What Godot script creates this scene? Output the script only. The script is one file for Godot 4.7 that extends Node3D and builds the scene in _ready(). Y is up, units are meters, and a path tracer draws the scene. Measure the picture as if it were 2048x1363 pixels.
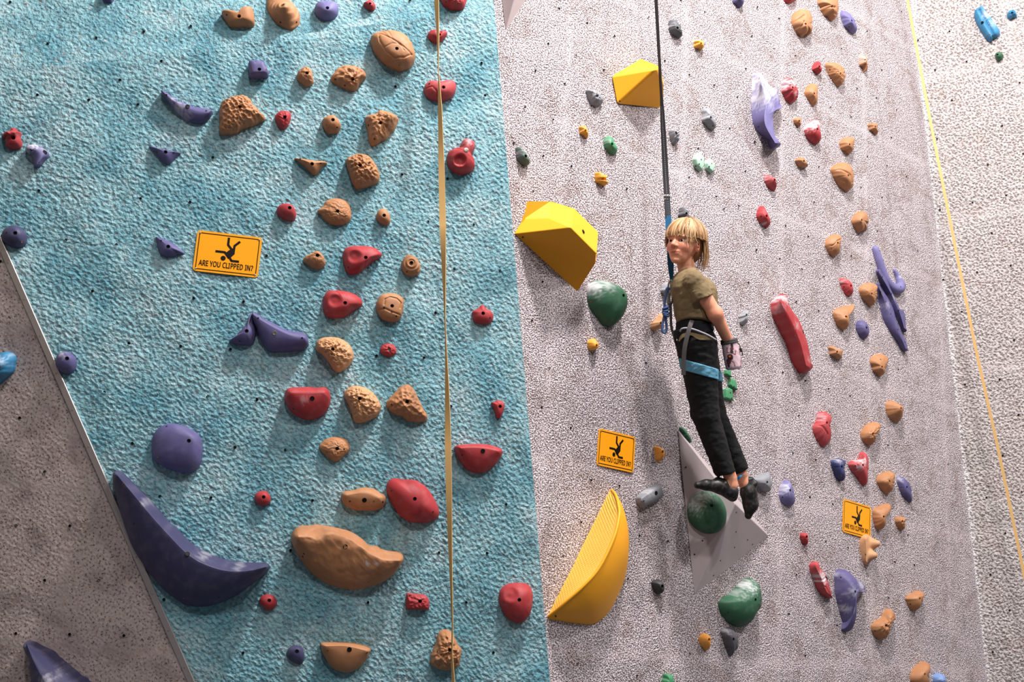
extends Node3D
# Indoor climbing wall: a blue panel, three grey panels, bolted holds, and a boy on an automatic belay.
# Pixel positions of the photograph (2048 x 1363) are turned into rays; every distance comes from the wall that a thing is bolted to or hangs in front of.

const FOCAL := 2100.0
const MID := Vector2(1024.0, 681.5)
const EYE := Vector3(0, 1.5, 0)
var cam := Basis()
var walls := {}
var mats := {}
var taken := {}
var rough_noise := FastNoiseLite.new()
var cell_noise := FastNoiseLite.new()
var fine_noise := FastNoiseLite.new()

class Shape:
	var v := PackedVector3Array()
	var n := PackedVector3Array()
	var c := PackedColorArray()
	var uv := PackedVector2Array()
	var ix := PackedInt32Array()
	func add(p: Vector3, col := Color.WHITE, nor := Vector3.ZERO, t := Vector2.ZERO) -> int:
		v.append(p); n.append(nor); c.append(col); uv.append(t)
		return v.size() - 1
	func tri(a: int, b: int, d: int) -> void:
		ix.append(a); ix.append(b); ix.append(d)
	func quad(a: int, b: int, d: int, e: int) -> void:
		tri(a, b, d); tri(a, d, e)
	func flat(pts: Array, nor: Vector3, col := Color.WHITE) -> void:
		var first := v.size()
		for p in pts:
			add(p, col, nor)
		for i in range(1, pts.size() - 1):
			tri(first, first + i, first + i + 1)
	func smooth(outward_from = null) -> void:
		for i in n.size():
			n[i] = Vector3.ZERO
		for i in range(0, ix.size(), 3):
			var k := (v[ix[i + 1]] - v[ix[i]]).cross(v[ix[i + 2]] - v[ix[i]])
			for j in 3:
				n[ix[i + j]] += k
		for i in n.size():
			n[i] = n[i].normalized() if n[i].length() > 1e-14 else Vector3(0, 0, 1)
	func flip() -> void:
		for i in n.size():
			n[i] = -n[i]
	func mesh(m: Material) -> ArrayMesh:
		for i in range(0, ix.size(), 3):
			var k := (v[ix[i + 1]] - v[ix[i]]).cross(v[ix[i + 2]] - v[ix[i]])
			if k.dot(n[ix[i]] + n[ix[i + 1]] + n[ix[i + 2]]) > 0.0:
				var s := ix[i + 1]
				ix[i + 1] = ix[i + 2]
				ix[i + 2] = s
		var a := []
		a.resize(Mesh.ARRAY_MAX)
		a[Mesh.ARRAY_VERTEX] = v
		a[Mesh.ARRAY_NORMAL] = n
		a[Mesh.ARRAY_COLOR] = c
		a[Mesh.ARRAY_TEX_UV] = uv
		a[Mesh.ARRAY_INDEX] = ix
		var out := ArrayMesh.new()
		out.add_surface_from_arrays(Mesh.PRIMITIVE_TRIANGLES, a)
		out.surface_set_material(0, m)
		return out

# ---------------------------------------------------------------- pixels, rays, walls
func ray(u: float, v: float) -> Vector3:
	return cam * Vector3((u - MID.x) / FOCAL, -(v - MID.y) / FOCAL, -1.0)

func seen(p: Vector3) -> Vector2:
	var q := cam.transposed() * (p - EYE)
	return Vector2(MID.x - FOCAL * q.x / q.z, MID.y + FOCAL * q.y / q.z)

func plane_of(called: String, normal: Vector3, through: Vector3, along: Vector3) -> void:
	var n := normal.normalized()
	if n.dot(EYE - through) < 0.0:
		n = -n
	var ex := (along - n * along.dot(n)).normalized()
	if ex.dot(cam.x) < 0.0:
		ex = -ex
	walls[called] = {"n": n, "d": n.dot(through - EYE), "o": through, "ex": ex, "ey": n.cross(ex)}

func hit(w: String, u: float, v: float, h := 0.0) -> Vector3:
	var k: Dictionary = walls[w]
	var r := ray(u, v)
	return EYE + r * ((k.d + h) / k.n.dot(r))

func setup_walls() -> void:
	var r := ray(12000, 1320).normalized()
	var c := ray(0, -14300).normalized()
	var n := r.cross(c).normalized()
	plane_of("B", n, EYE + ray(350, 690) * 4.25, r)
	var s := 0.2032 / hit("B", 258, 686).distance_to(hit("B", 361.5, 692))
	plane_of("B", n, EYE + ray(350, 690) * 4.25 * s, r)
	var e0 := hit("B", 988, 0)
	var e1 := hit("B", 1100, 1363)
	plane_of("G", (e1 - e0).cross(ray(3900, 1430)), e0, ray(3900, 1430))
	var k0 := hit("G", 1822, 0)
	var k1 := hit("G", 1975, 1363)
	plane_of("R", (k1 - k0).cross(ray(-5000, 1550)), k0, ray(-5000, 1550))
	var t0 := hit("B", 0, 480)
	var t1 := hit("B", 385, 1363)
	plane_of("L", walls.B.n.rotated((t1 - t0).normalized(), deg_to_rad(15)), t0, r)
	var f0 := hit("B", 0, 147)
	var f1 := hit("B", 1000, 15)
	plane_of("U", walls.B.n.rotated((f1 - f0).normalized(), deg_to_rad(-9)), f0, f1 - f0)

# ---------------------------------------------------------------- nodes
func numbered(called: String) -> String:
	var k: int = taken.get(called, 0)
	taken[called] = k + 1
	return called if k == 0 else "%s_%03d" % [called, k]

func tag(o: Node, label := "", category := "", group := "", kind := "") -> Node:
	if label: o.set_meta("label", label)
	if category: o.set_meta("category", category)
	if group: o.set_meta("group", group)
	if kind: o.set_meta("kind", kind)
	return o

func base(called: String, at: Vector3, turn := Basis()) -> Node3D:
	var o := Node3D.new()
	o.name = numbered(called)
	add_child(o)
	o.transform = Transform3D(turn, at)
	return o

func part(called: String, m: Mesh, parent: Node, at := Vector3.ZERO, turn := Basis()) -> MeshInstance3D:
	var o := MeshInstance3D.new()
	o.name = called
	o.mesh = m
	parent.add_child(o, true)
	o.transform = Transform3D(turn, at)
	return o

func local(o: Node3D, p: Vector3) -> Vector3:
	return o.transform.affine_inverse() * p

# ---------------------------------------------------------------- materials
func lin(r: float, g: float, b: float) -> Color:
	return Color(r / 255.0, g / 255.0, b / 255.0).srgb_to_linear()

func noise_picture(kind: int, freq: float, size: int, octaves: int, ramp: Gradient, seed_: int, warp := 0.0) -> NoiseTexture2D:
	var f := FastNoiseLite.new()
	f.noise_type = kind
	f.seed = seed_
	f.frequency = freq
	f.fractal_octaves = octaves
	f.cellular_return_type = FastNoiseLite.RETURN_DISTANCE
	if warp > 0.0:
		f.domain_warp_enabled = true
		f.domain_warp_amplitude = warp
		f.domain_warp_frequency = freq * 1.3
	var t := NoiseTexture2D.new()
	t.width = size
	t.height = size
	t.seamless = true
	t.seamless_blend_skirt = 0.15
	t.noise = f
	t.normalize = true
	if ramp:
		t.color_ramp = ramp
	return t

func ramp_of(stops: Array) -> Gradient:
	var g := Gradient.new()
	var o := PackedFloat32Array()
	var c := PackedColorArray()
	for s in stops:
		o.append(s[0])
		c.append(s[1])
	g.offsets = o
	g.colors = c
	return g

func paint(called: String, rough: float, metal := 0.0, col := Color.WHITE, vertex := false) -> StandardMaterial3D:
	var m := StandardMaterial3D.new()
	m.resource_name = called
	m.albedo_color = col
	m.roughness = rough
	m.metallic = metal
	m.vertex_color_use_as_albedo = vertex
	m.metallic_specular = 0.4
	mats[called] = m
	return m

func relief(m: StandardMaterial3D, t: Texture2D, cm: float, scale: float) -> void:
	m.heightmap_enabled = true
	m.heightmap_texture = t
	m.heightmap_scale = cm
	m.uv1_scale = Vector3(scale, scale, scale)

func setup_materials() -> void:
	var stucco := noise_picture(FastNoiseLite.TYPE_SIMPLEX, 0.036, 1024, 4, null, 3, 12.0)
	var grit_shade_ramp := ramp_of([[0.0, Color(0.34, 0.32, 0.32)], [0.30, Color(0.50, 0.47, 0.47)], [0.46, Color(0.78, 0.75, 0.75)], [0.60, Color(0.94, 0.92, 0.92)], [1.0, Color(1, 1, 1)]])  # dark stops paint the shade of the stucco hollows into the speckle
	var grit_shade := noise_picture(FastNoiseLite.TYPE_SIMPLEX, 0.075, 1024, 3, grit_shade_ramp, 11, 9.0)
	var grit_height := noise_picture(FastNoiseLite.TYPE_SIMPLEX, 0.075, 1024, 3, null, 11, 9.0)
	var pebble_shade_ramp := ramp_of([[0.0, Color(0.50, 0.47, 0.46)], [0.25, Color(0.72, 0.69, 0.68)], [0.45, Color(0.92, 0.90, 0.89)], [1.0, Color(1, 1, 1)]])  # shadows of the wavy relief painted into the wall colour
	var pebble_shade := noise_picture(FastNoiseLite.TYPE_SIMPLEX, 0.042, 1024, 3, pebble_shade_ramp, 15, 9.0)
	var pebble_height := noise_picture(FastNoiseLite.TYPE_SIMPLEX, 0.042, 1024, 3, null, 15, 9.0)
	var blue_ramp := ramp_of([[0.0, Color(0.70, 0.74, 0.76)], [0.45, Color(0.90, 0.92, 0.93)], [0.8, Color(1, 1, 1)], [1.0, Color(1, 1, 1)]])
	var blue_tone := noise_picture(FastNoiseLite.TYPE_SIMPLEX, 0.03, 1024, 5, blue_ramp, 21, 10.0)
	var fleck_ramp := ramp_of([[0.0, Color(0.38, 0.34, 0.33)], [0.16, Color(0.50, 0.46, 0.45)], [0.27, Color(0.90, 0.88, 0.87)], [1.0, Color(1, 1, 1)]])
	var fleck := noise_picture(FastNoiseLite.TYPE_SIMPLEX, 0.035, 1024, 3, fleck_ramp, 31, 8.0)
	var fine := noise_picture(FastNoiseLite.TYPE_SIMPLEX, 0.06, 512, 3, null, 41)
	var m := paint("blue_wall_paint", 0.75, 0.0, Color.WHITE, true)
	m.albedo_texture = blue_tone
	relief(m, stucco, 0.55, 1.25)
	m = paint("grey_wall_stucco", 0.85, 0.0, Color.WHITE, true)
	m.albedo_texture = grit_shade
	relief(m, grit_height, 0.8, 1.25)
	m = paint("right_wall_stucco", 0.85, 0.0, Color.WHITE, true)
	m.albedo_texture = pebble_shade
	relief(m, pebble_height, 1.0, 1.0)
	m = paint("left_wall_plaster", 0.7, 0.0, Color.WHITE, true)
	m.albedo_texture = fleck
	relief(m, fine, 0.12, 1.6)
	m = paint("hold_resin", 0.55, 0.0, Color.WHITE, true)
	m.uv1_triplanar = true
	relief(m, fine, 0.045, 9.0)
	m = paint("volume_shell", 0.5, 0.0, Color.WHITE, true)
	m.uv1_triplanar = true
	relief(m, fine, 0.03, 5.0)
	paint("dark_steel", 0.4, 0.7, Color(0.24, 0.23, 0.24))
	paint("socket_dark", 0.5, 0.5, Color(0.09, 0.085, 0.09))
	paint("bright_steel", 0.3, 0.9, Color(0.72, 0.70, 0.66))
	paint("brass", 0.4, 0.8, Color(0.62, 0.42, 0.26))
	paint("hole_dark", 0.8, 0.2, Color(0.05, 0.045, 0.045))
	paint("aluminium", 0.32, 0.85, Color(0.80, 0.76, 0.74))
	paint("sign_orange", 0.35, 0.0, Color(0.96, 0.62, 0.08))
	paint("sign_black", 0.4, 0.0, Color(0.06, 0.03, 0.02))
	paint("strap_tan", 0.8, 0.0, Color(0.82, 0.66, 0.42))
	paint("strap_gold", 0.8, 0.0, Color(0.84, 0.68, 0.44))
	paint("strap_black", 0.75, 0.0, Color(0.12, 0.115, 0.125))
	paint("strap_blue", 0.7, 0.0, Color(0.05, 0.34, 0.50))
	paint("stitch_pale", 0.8, 0.0, Color(0.45, 0.56, 0.66))
	paint("stitch_white", 0.8, 0.0, Color(0.62, 0.60, 0.62))
	paint("cloth", 0.85, 0.0, Color.WHITE, true)
	m = paint("skin", 0.5, 0.0, Color.WHITE, true)
	m.subsurf_scatter_enabled = true
	m.subsurf_scatter_strength = 0.12
	paint("hair", 0.5, 0.0, Color.WHITE, true)
	paint("eyeball", 0.12, 0.0, Color.WHITE, true)
	paint("shoe_rubber", 0.42, 0.0, Color.WHITE, true)
	paint("band_blue", 0.8, 0.0, Color(0.36, 0.58, 0.68))
	paint("band_black", 0.8, 0.0, Color(0.07, 0.07, 0.075))
	paint("strap_grey", 0.75, 0.0, Color(0.30, 0.28, 0.28))
	paint("khaki", 0.85, 0.0, Color(0.52, 0.44, 0.31))
	paint("cord_blue", 0.75, 0.0, Color(0.31, 0.39, 0.57))
	paint("room_paint", 0.9, 0.0, Color(0.72, 0.70, 0.68))
	paint("mat_vinyl", 0.6, 0.0, Color(0.30, 0.31, 0.34))
	paint("lamp_housing", 0.5, 0.6, Color(0.25, 0.25, 0.26))
	m = paint("lamp_glow", 0.5, 0.0, Color(1, 1, 1))
	m.emission_enabled = true
	m.emission = Color(1.0, 0.96, 0.9)
	m.emission_energy_multiplier = 6.0
	rough_noise.noise_type = FastNoiseLite.TYPE_SIMPLEX
	rough_noise.frequency = 1.0
	rough_noise.fractal_octaves = 3
	rough_noise.seed = 5
	fine_noise.noise_type = FastNoiseLite.TYPE_SIMPLEX
	fine_noise.frequency = 1.0
	fine_noise.fractal_octaves = 2
	fine_noise.seed = 9
	cell_noise.noise_type = FastNoiseLite.TYPE_CELLULAR
	cell_noise.frequency = 1.0
	cell_noise.fractal_type = FastNoiseLite.FRACTAL_NONE
	cell_noise.cellular_return_type = FastNoiseLite.RETURN_DISTANCE
	cell_noise.seed = 4

# ---------------------------------------------------------------- wall panels
func panel(called: String, w: String, corners: Array, step: float, amp: float, freq: float, matname: String, tint: Callable, parent: Node = null) -> MeshInstance3D:
	# corners: top left, top right, bottom right, bottom left, on the wall's plane
	var k: Dictionary = walls[w]
	var nu := int(maxf(corners[0].distance_to(corners[1]), corners[3].distance_to(corners[2])) / step)
	var nv := int(maxf(corners[0].distance_to(corners[3]), corners[1].distance_to(corners[2])) / step)
	var s := Shape.new()
	var n: Vector3 = k.n
	var lift := PackedFloat32Array()
	lift.resize((nu + 1) * (nv + 1))
	var pts := PackedVector3Array()
	pts.resize((nu + 1) * (nv + 1))
	for j in nv + 1:
		var a: Vector3 = corners[0].lerp(corners[3], float(j) / nv)
		var b: Vector3 = corners[1].lerp(corners[2], float(j) / nv)
		for i in nu + 1:
			var p := a.lerp(b, float(i) / nu)
			var q: Vector3 = p - k.o
			var x: float = q.dot(k.ex)
			var y: float = q.dot(k.ey)
			var edge := minf(1.0, minf(minf(i, nu - i), minf(j, nv - j)) * step / 0.03)
			var r := rough_noise.get_noise_2d(x * freq, y * freq)
			var big := fine_noise.get_noise_2d(x * 2.1, y * 2.1)
			var h := amp * (r + 0.6 * absf(r)) + 0.006 * big
			var at := j * (nu + 1) + i
			lift[at] = h * edge
			pts[at] = p + n * h * edge
			s.add(pts[at], tint.call(x, y, i * step, (nu - i) * step, r), n, Vector2(x, -y))
	for j in nv + 1:
		for i in nu + 1:
			var i0 := maxi(i - 1, 0)
			var i1 := mini(i + 1, nu)
			var j0 := maxi(j - 1, 0)
			var j1 := mini(j + 1, nv)
			var du := pts[j * (nu + 1) + i1] - pts[j * (nu + 1) + i0]
			var dv := pts[j0 * (nu + 1) + i] - pts[j1 * (nu + 1) + i]
			var g := du.cross(dv).normalized()
			s.n[j * (nu + 1) + i] = g if g.dot(n) > 0.0 else -g
			if i < nu and j < nv:
				var q := j * (nu + 1) + i
				s.quad(q, q + 1, q + nu + 2, q + nu + 1)
	var back := []
	var mid := Vector3.ZERO
	for c in corners:
		back.append(c - n * 0.09)
		mid += c * 0.25
	s.flat(back, -n)
	for i in 4:
		var c0: Vector3 = corners[i]
		var c1: Vector3 = corners[(i + 1) % 4]
		var out := ((c0 + c1) * 0.5 - mid).normalized()
		s.flat([c0, c1, back[(i + 1) % 4], back[i]], out)
	var o := MeshInstance3D.new()
	o.name = called
	o.mesh = s.mesh(mats[matname])
	if parent:
		parent.add_child(o, true)
	else:
		add_child(o)
	return o

func bolt_holes(parent: Node, w: String, list: Array, r := 0.0048) -> void:
	var s := Shape.new()
	var k: Dictionary = walls[w]
	for i in range(0, list.size(), 2):
		var c := hit(w, list[i], list[i + 1])
		var first := s.v.size()
		for j in 12:
			var a := TAU * j / 12.0
			var d: Vector3 = k.ex * cos(a) + k.ey * sin(a)
			s.add(c + d * r * 1.25 + k.n * 0.002, Color.WHITE, (d + k.n).normalized())
			s.add(c + d * r + k.n * 0.0052, Color.WHITE, (k.n).normalized())
			s.add(c + d * r * 0.8 + k.n * 0.002, Color.WHITE, (-d + k.n).normalized())
		var m := s.add(c + k.n * 0.002, Color.WHITE, k.n)
		for j in 12:
			var a0 := first + j * 3
			var a1 := first + ((j + 1) % 12) * 3
			s.quad(a0, a1, a1 + 1, a0 + 1)
			s.quad(a0 + 1, a1 + 1, a1 + 2, a0 + 2)
			s.tri(a0 + 2, a1 + 2, m)
	var o := part("bolt_holes", s.mesh(mats.hole_dark), parent)
	tag(o, "rows of small dark threaded bolt holes in the panel", "", "", "stuff")

# ---------------------------------------------------------------- bolted holds
var hold_colors := {}
var bolt_mesh: ArrayMesh
var ring_mesh: ArrayMesh
var screw_mesh: ArrayMesh

func lathe(profile: Array, sides: int, m: Material, closed_top := true) -> ArrayMesh:
	# profile: [radius, z] from outside to axis
	var s := Shape.new()
	for i in profile.size() - 1:
		var p: Array = profile[i]
		var q: Array = profile[i + 1]
		var along := Vector2(q[0] - p[0], q[1] - p[1]).normalized()
		var nr := Vector2(-along.y, along.x)
		if nr.y < -0.0001 or (absf(nr.y) <= 0.0001 and false):
			nr = -nr
		if absf(along.x) < 1e-4:
			nr = Vector2(1.0 if q[1] > p[1] else -1.0, 0)
		for j in sides:
			var a0 := TAU * j / sides
			var a1 := TAU * (j + 1) / sides
			var d0 := Vector3(cos(a0), sin(a0), 0)
			var d1 := Vector3(cos(a1), sin(a1), 0)
			var i0 := s.add(d0 * p[0] + Vector3(0, 0, p[1]), Color.WHITE, d0 * nr.x + Vector3(0, 0, nr.y))
			var i1 := s.add(d1 * p[0] + Vector3(0, 0, p[1]), Color.WHITE, d1 * nr.x + Vector3(0, 0, nr.y))
			var i2 := s.add(d1 * q[0] + Vector3(0, 0, q[1]), Color.WHITE, d1 * nr.x + Vector3(0, 0, nr.y))
			var i3 := s.add(d0 * q[0] + Vector3(0, 0, q[1]), Color.WHITE, d0 * nr.x + Vector3(0, 0, nr.y))
			s.quad(i0, i1, i2, i3)
	return s.mesh(m)

func pairs(a: Array) -> PackedVector2Array:
	var out := PackedVector2Array()
	for i in range(0, a.size(), 2):
		out.append(Vector2(a[i], a[i + 1]))
	return out

func closed_curve(p: PackedVector2Array, count: int, sharp: bool) -> PackedVector2Array:
	var dense := PackedVector2Array()
	var m := p.size()
	for i in m:
		for k in 12:
			var t := k / 12.0
			if sharp:
				dense.append(p[i].lerp(p[(i + 1) % m], t))
			else:
				dense.append(p[i].cubic_interpolate(p[(i + 1) % m], p[(i - 1 + m) % m], p[(i + 2) % m], t))
	if sharp:
		for pass_ in 2:
			var d2 := dense.duplicate()
			for i in dense.size():
				d2[i] = dense[i] * 0.5 + (dense[(i + 1) % dense.size()] + dense[(i - 1 + dense.size()) % dense.size()]) * 0.25
			dense = d2
	var total := 0.0
	for i in dense.size():
		total += dense[i].distance_to(dense[(i + 1) % dense.size()])
	var out := PackedVector2Array()
	var want := 0.0
	var gone := 0.0
	for i in dense.size():
		var a := dense[i]
		var b := dense[(i + 1) % dense.size()]
		var l := a.distance_to(b)
		while want < gone + l and out.size() < count:
			out.append(a.lerp(b, (want - gone) / maxf(l, 1e-6)))
			want += total / count
		gone += l
	while out.size() < count:
		out.append(dense[dense.size() - 1])
	return out

func flat_at(w: String, u: float, v: float, h: float) -> Vector2:
	var k: Dictionary = walls[w]
	var q: Vector3 = hit(w, u, v, h) - k.o
	return Vector2(q.dot(k.ex), q.dot(k.ey))

func solid_at(w: String, p: Vector2, z: float) -> Vector3:
	var k: Dictionary = walls[w]
	return k.o + k.ex * p.x + k.ey * p.y + k.n * z

func near_on(line: PackedVector2Array, p: Vector2) -> Vector2:
	var best := line[0]
	for i in line.size() - 1:
		var q := Geometry2D.get_closest_point_to_segment(p, line[i], line[i + 1])
		if p.distance_squared_to(q) < p.distance_squared_to(best):
			best = q
	return best

func along_spine(line: PackedVector2Array, outline: PackedVector2Array) -> PackedVector2Array:
	# each outline point's own point on the spine: both flanks run its whole length
	var num := outline.size()
	var ends := [0, 0]
	for e in 2:
		var tip := line[0] if e == 0 else line[line.size() - 1]
		var out := (line[0] - line[1]) if e == 0 else (line[line.size() - 1] - line[line.size() - 2])
		var far := -1e9
		for i in num:
			var q := outline[i] - tip
			var k := q.dot(out.normalized()) - absf(q.cross(out.normalized())) * 1.2
			if k > far:
				far = k
				ends[e] = i
	var len := PackedFloat32Array([0.0])
	for i in line.size() - 1:
		len.append(len[i] + line[i].distance_to(line[i + 1]))
	var res := PackedVector2Array()
	res.resize(num)
	for flank in 2:
		var i0: int = ends[flank]
		var i1: int = ends[1 - flank]
		var count := (i1 - i0 + num) % num
		var dist := PackedFloat32Array([0.0])
		for k in count:
			dist.append(dist[k] + outline[(i0 + k) % num].distance_to(outline[(i0 + k + 1) % num]))
		for k in count + 1:
			var t := dist[k] / maxf(dist[count], 1e-6)
			t = clampf((t - 0.08) / 0.84, 0.0, 1.0)
			if flank == 1:
				t = 1.0 - t
			var want := t * len[len.size() - 1]
			var g := 0
			while g < line.size() - 2 and len[g + 1] < want:
				g += 1
			res[(i0 + k) % num] = line[g].lerp(line[g + 1], clampf((want - len[g]) / maxf(len[g + 1] - len[g], 1e-6), 0.0, 1.0))
	return res

func nearest_spine(line: PackedVector2Array, outline: PackedVector2Array) -> PackedVector2Array:
	var out := PackedVector2Array()
	for p in outline:
		out.append(near_on(line, p))
	return out

func bolted_hold(d: Array) -> Node3D:
	var w: String = d[0]
	var col: Color = hold_colors[d[1]]
	var h: float = d[3]
	var opt: Dictionary = d[5]
	var num: int = opt.get("N", 64)
	var rings: int = opt.get("M", 16)
	var ex: float = opt.get("ex", 2.0)
	var power := 2.0 / ex
	var target := closed_curve(pairs(d[4]), num, opt.has("sharp"))
	var mid2 := Vector2.ZERO
	for p in target:
		mid2 += p / num
	var turning := 0.0
	for i in num:
		turning += target[i].cross(target[(i + 1) % num])
	var shift := seen(hit(w, mid2.x, mid2.y) + walls[w].n * 0.05) - mid2
	var foot := PackedVector2Array()
	for i in num:
		var lift := 0.2
		if opt.has("nf"):
			var t := target[(i + 1) % num] - target[(i - 1 + num) % num]
			var outward := Vector2(t.y, -t.x).normalized() * signf(turning)
			lift = 0.5 * clampf(outward.dot(shift.normalized()), 0.0, 1.0)
		foot.append(flat_at(w, target[i].x, target[i].y, h * lift))
	var bolt_px := mid2
	if opt.has("bolt"):
		bolt_px = Vector2(opt.bolt[0], opt.bolt[1])
	var center := flat_at(w, bolt_px.x, bolt_px.y, h * 0.95)
	var spine := PackedVector2Array()
	if opt.has("sp"):
		var raw := PackedVector2Array()
		for p in pairs(opt.sp):
			raw.append(flat_at(w, p.x, p.y, h * 0.9))
		for i in raw.size() - 1:
			for k in 6:
				spine.append(raw[i].cubic_interpolate(raw[i + 1], raw[maxi(i - 1, 0)], raw[mini(i + 2, raw.size() - 1)], k / 6.0))
		spine.append(raw[raw.size() - 1])
	var fmid := Vector2.ZERO
	for p in foot:
		fmid += p / num
	for tries in 6:
		if not Geometry2D.is_point_in_polygon(center + (center - fmid) * 0.5, foot):
			center = center.lerp(fmid, 0.3)
	var bore := 0.0
	var radius := 0.0
	for p in foot:
		radius += p.distance_to(fmid) / num
	if opt.has("bolt") and spine.is_empty():
		bore = minf(0.0078, radius * 0.22)
	# the silhouette of the bulging shape is brought onto the outline of the photograph
	if not opt.has("nf"):
		var bins := 48
		var want := PackedFloat32Array()
		want.resize(bins)
		for p in target:
			var b := int((((p - mid2).angle() + PI) / TAU) * bins) % bins
			want[b] = maxf(want[b], (p - mid2).length())
		fill_gaps(want)
		for pass_ in 4:
			var got := PackedFloat32Array()
			got.resize(bins)
			var core := (nearest_spine(spine, foot) if opt.has("nr") else along_spine(spine, foot)) if spine.size() else foot
			for i in num:
				var c := core[i] if spine.size() else center + (foot[i] - center).normalized() * bore
				for r in 7:
					var phi := r * PI / 12.0
					var q := seen(solid_at(w, c + (foot[i] - c) * pow(cos(phi), power), h * pow(maxf(sin(phi), 0.0), power))) - mid2
					var b := int(((q.angle() + PI) / TAU) * bins) % bins
					got[b] = maxf(got[b], q.length())
			fill_gaps(got)
			for i in num:
				var e := seen(solid_at(w, foot[i], 0.0))
				var a := (e - mid2).angle()
				var b := int(((a + PI) / TAU) * bins) % bins
				var move := clampf((want[b] - got[b]) * 0.7, -8.0, 8.0)
				var q := e + Vector2(cos(a), sin(a)) * move
				var moved := flat_at(w, q.x, q.y, 0.0)
				if not spine.size() and moved.distance_to(center) < radius * 0.3:
					continue
				foot[i] = moved
			var even := foot.duplicate()
			for i in num:
				even[i] = foot[i] * 0.5 + (foot[(i + 1) % num] + foot[(i - 1 + num) % num]) * 0.25
			foot = even
	# features, in metres on the wall
	var dents := []
	for q in opt.get("de", []):
		var c := flat_at(w, q[0], q[1], h * 0.85)
		dents.append([c, flat_at(w, q[0] + q[2] * 0.7, q[1] + q[2] * 0.7, h * 0.85).distance_to(c), q[3]])
	var chalk := []
	for q in opt.get("ch", []):
		var c := flat_at(w, q[0], q[1], h * 0.6)
		chalk.append([c, flat_at(w, q[0] + q[2] * 0.7, q[1] + q[2] * 0.7, h * 0.6).distance_to(c) * 1.15, q[3]])
	var grooves := []
	for q in opt.get("gr", []):
		var l := PackedVector2Array()
		for p in pairs(q[2]):
			l.append(flat_at(w, p.x, p.y, h * 0.85))
		grooves.append([q[0], q[1], l])
	var no: Array = opt.get("no", [])
	var ti: Array = opt.get("ti", [0.0, 0.0])
	var tilt := Vector2(ti[0], ti[1])
	if opt.has("tb"):
		return rod_hold(d, spine, fmid)
	var s := Shape.new()
	var seed_shift := fmid * 7.0
	var core := (nearest_spine(spine, foot) if opt.has("nr") else along_spine(spine, foot)) if spine.size() else foot
	for r in rings + 2:
		var phi := maxf(0.0, (r - 1)) * PI * 0.5 / rings
		var f := pow(maxf(cos(phi), 0.0), power) if r < rings + 1 else 0.0
		var lift := pow(maxf(sin(phi), 0.0), power)
		for i in num:
			var c := core[i] if spine.size() else center + (foot[i] - center).normalized() * bore
			var p := c + (foot[i] - c) * f
			var z := h * lift * maxf(0.3, 1.0 + tilt.dot(p - fmid) / radius)
			var fade := clampf(lift * 1.6 - 0.15, 0.0, 1.0)
			for q in dents:
				z -= q[2] * exp(-pow(p.distance_to(q[0]) / q[1], 4.0 if q[2] > 0.0 else 3.0)) * fade
			for q in grooves:
				var g: float = p.distance_to(near_on(q[2], p)) / q[0]
				z -= q[1] * exp(-g * g) * fade
			if no:
				var k := p * float(no[2]) + seed_shift
				match no[0]:
					"lump": z += no[1] * rough_noise.get_noise_2d(k.x, k.y) * 1.5 * fade
					"pock": z += no[1] * clampf(cell_noise.get_noise_2d(k.x, k.y) * 1.6 + 0.6, -1.0, 0.6) * fade
					"grain": z += no[1] * (absf(sin(p.y * no[2] * 0.5 + p.x * 40.0 + 2.5 * rough_noise.get_noise_2d(p.x * 25.0 + seed_shift.x, p.y * 25.0))) - 0.5) * fade
					"rings": z += no[1] * sin(p.distance_to(center) * no[2]) * fade
			if r == 0:
				z = -0.008
			elif r == 1:
				z = 0.0
			var tone := 1.0 + 0.10 * rough_noise.get_noise_3d(p.x * 30.0, p.y * 30.0, z * 30.0) + 0.06 * fine_noise.get_noise_2d(p.x * 140.0, p.y * 140.0)
			var cc := Color(col.r * tone, col.g * tone, col.b * tone)
			var dust := 0.035 + 0.05 * maxf(0.0, rough_noise.get_noise_2d(p.x * 16.0 + 3.0, p.y * 16.0 - 5.0))
			for q in chalk:
				var g: float = 1.25 - p.distance_to(q[0]) / q[1] + 0.75 * rough_noise.get_noise_2d(p.x * 60.0, p.y * 60.0)
				dust = maxf(dust, 0.85 * q[2] * clampf(g * 0.9, 0.0, 1.0))
			cc = cc.lerp(Color(0.78, 0.76, 0.78), dust)
			s.add(Vector3(p.x - fmid.x, p.y - fmid.y, z), cc)
	for r in rings + 1:
		for i in num:
			var a := r * num + i
			var b := r * num + (i + 1) % num
			s.quad(a, b, b + num, a + num)
	var top := (rings + 1) * num
	if spine.is_empty() and bore <= 0.0:
		var zc := 0.0
		for i in num:
			zc += s.v[top + i].z / num
		var c := s.add(Vector3(center.x - fmid.x, center.y - fmid.y, zc), s.c[top])
		for i in num:
			s.tri(top + i, top + (i + 1) % num, c)
	s.smooth()
	var up := 0.0
	for k in s.n:
		up += k.z
	if up < 0.0:
		s.flip()
	var rim := 0.0
	if bore > 0.0:
		rim = 1e9
		for i in num:
			rim = minf(rim, s.v[top + i].z)
		for i in num:
			s.add(s.v[top + i], col, -Vector3(s.v[top + i].x - center.x + fmid.x, s.v[top + i].y - center.y + fmid.y, 0).normalized())
		for i in num:
			s.add(Vector3(s.v[top + i].x, s.v[top + i].y, rim - 0.016), col, s.n[s.n.size() - num])
		for i in num:
			s.quad(s.v.size() - 2 * num + i, s.v.size() - 2 * num + (i + 1) % num, s.v.size() - num + (i + 1) % num, s.v.size() - num + i)
		var floor_ := s.v.size()
		for i in num:
			s.add(s.v[floor_ - num + i], col, Vector3(0, 0, 1))
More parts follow.
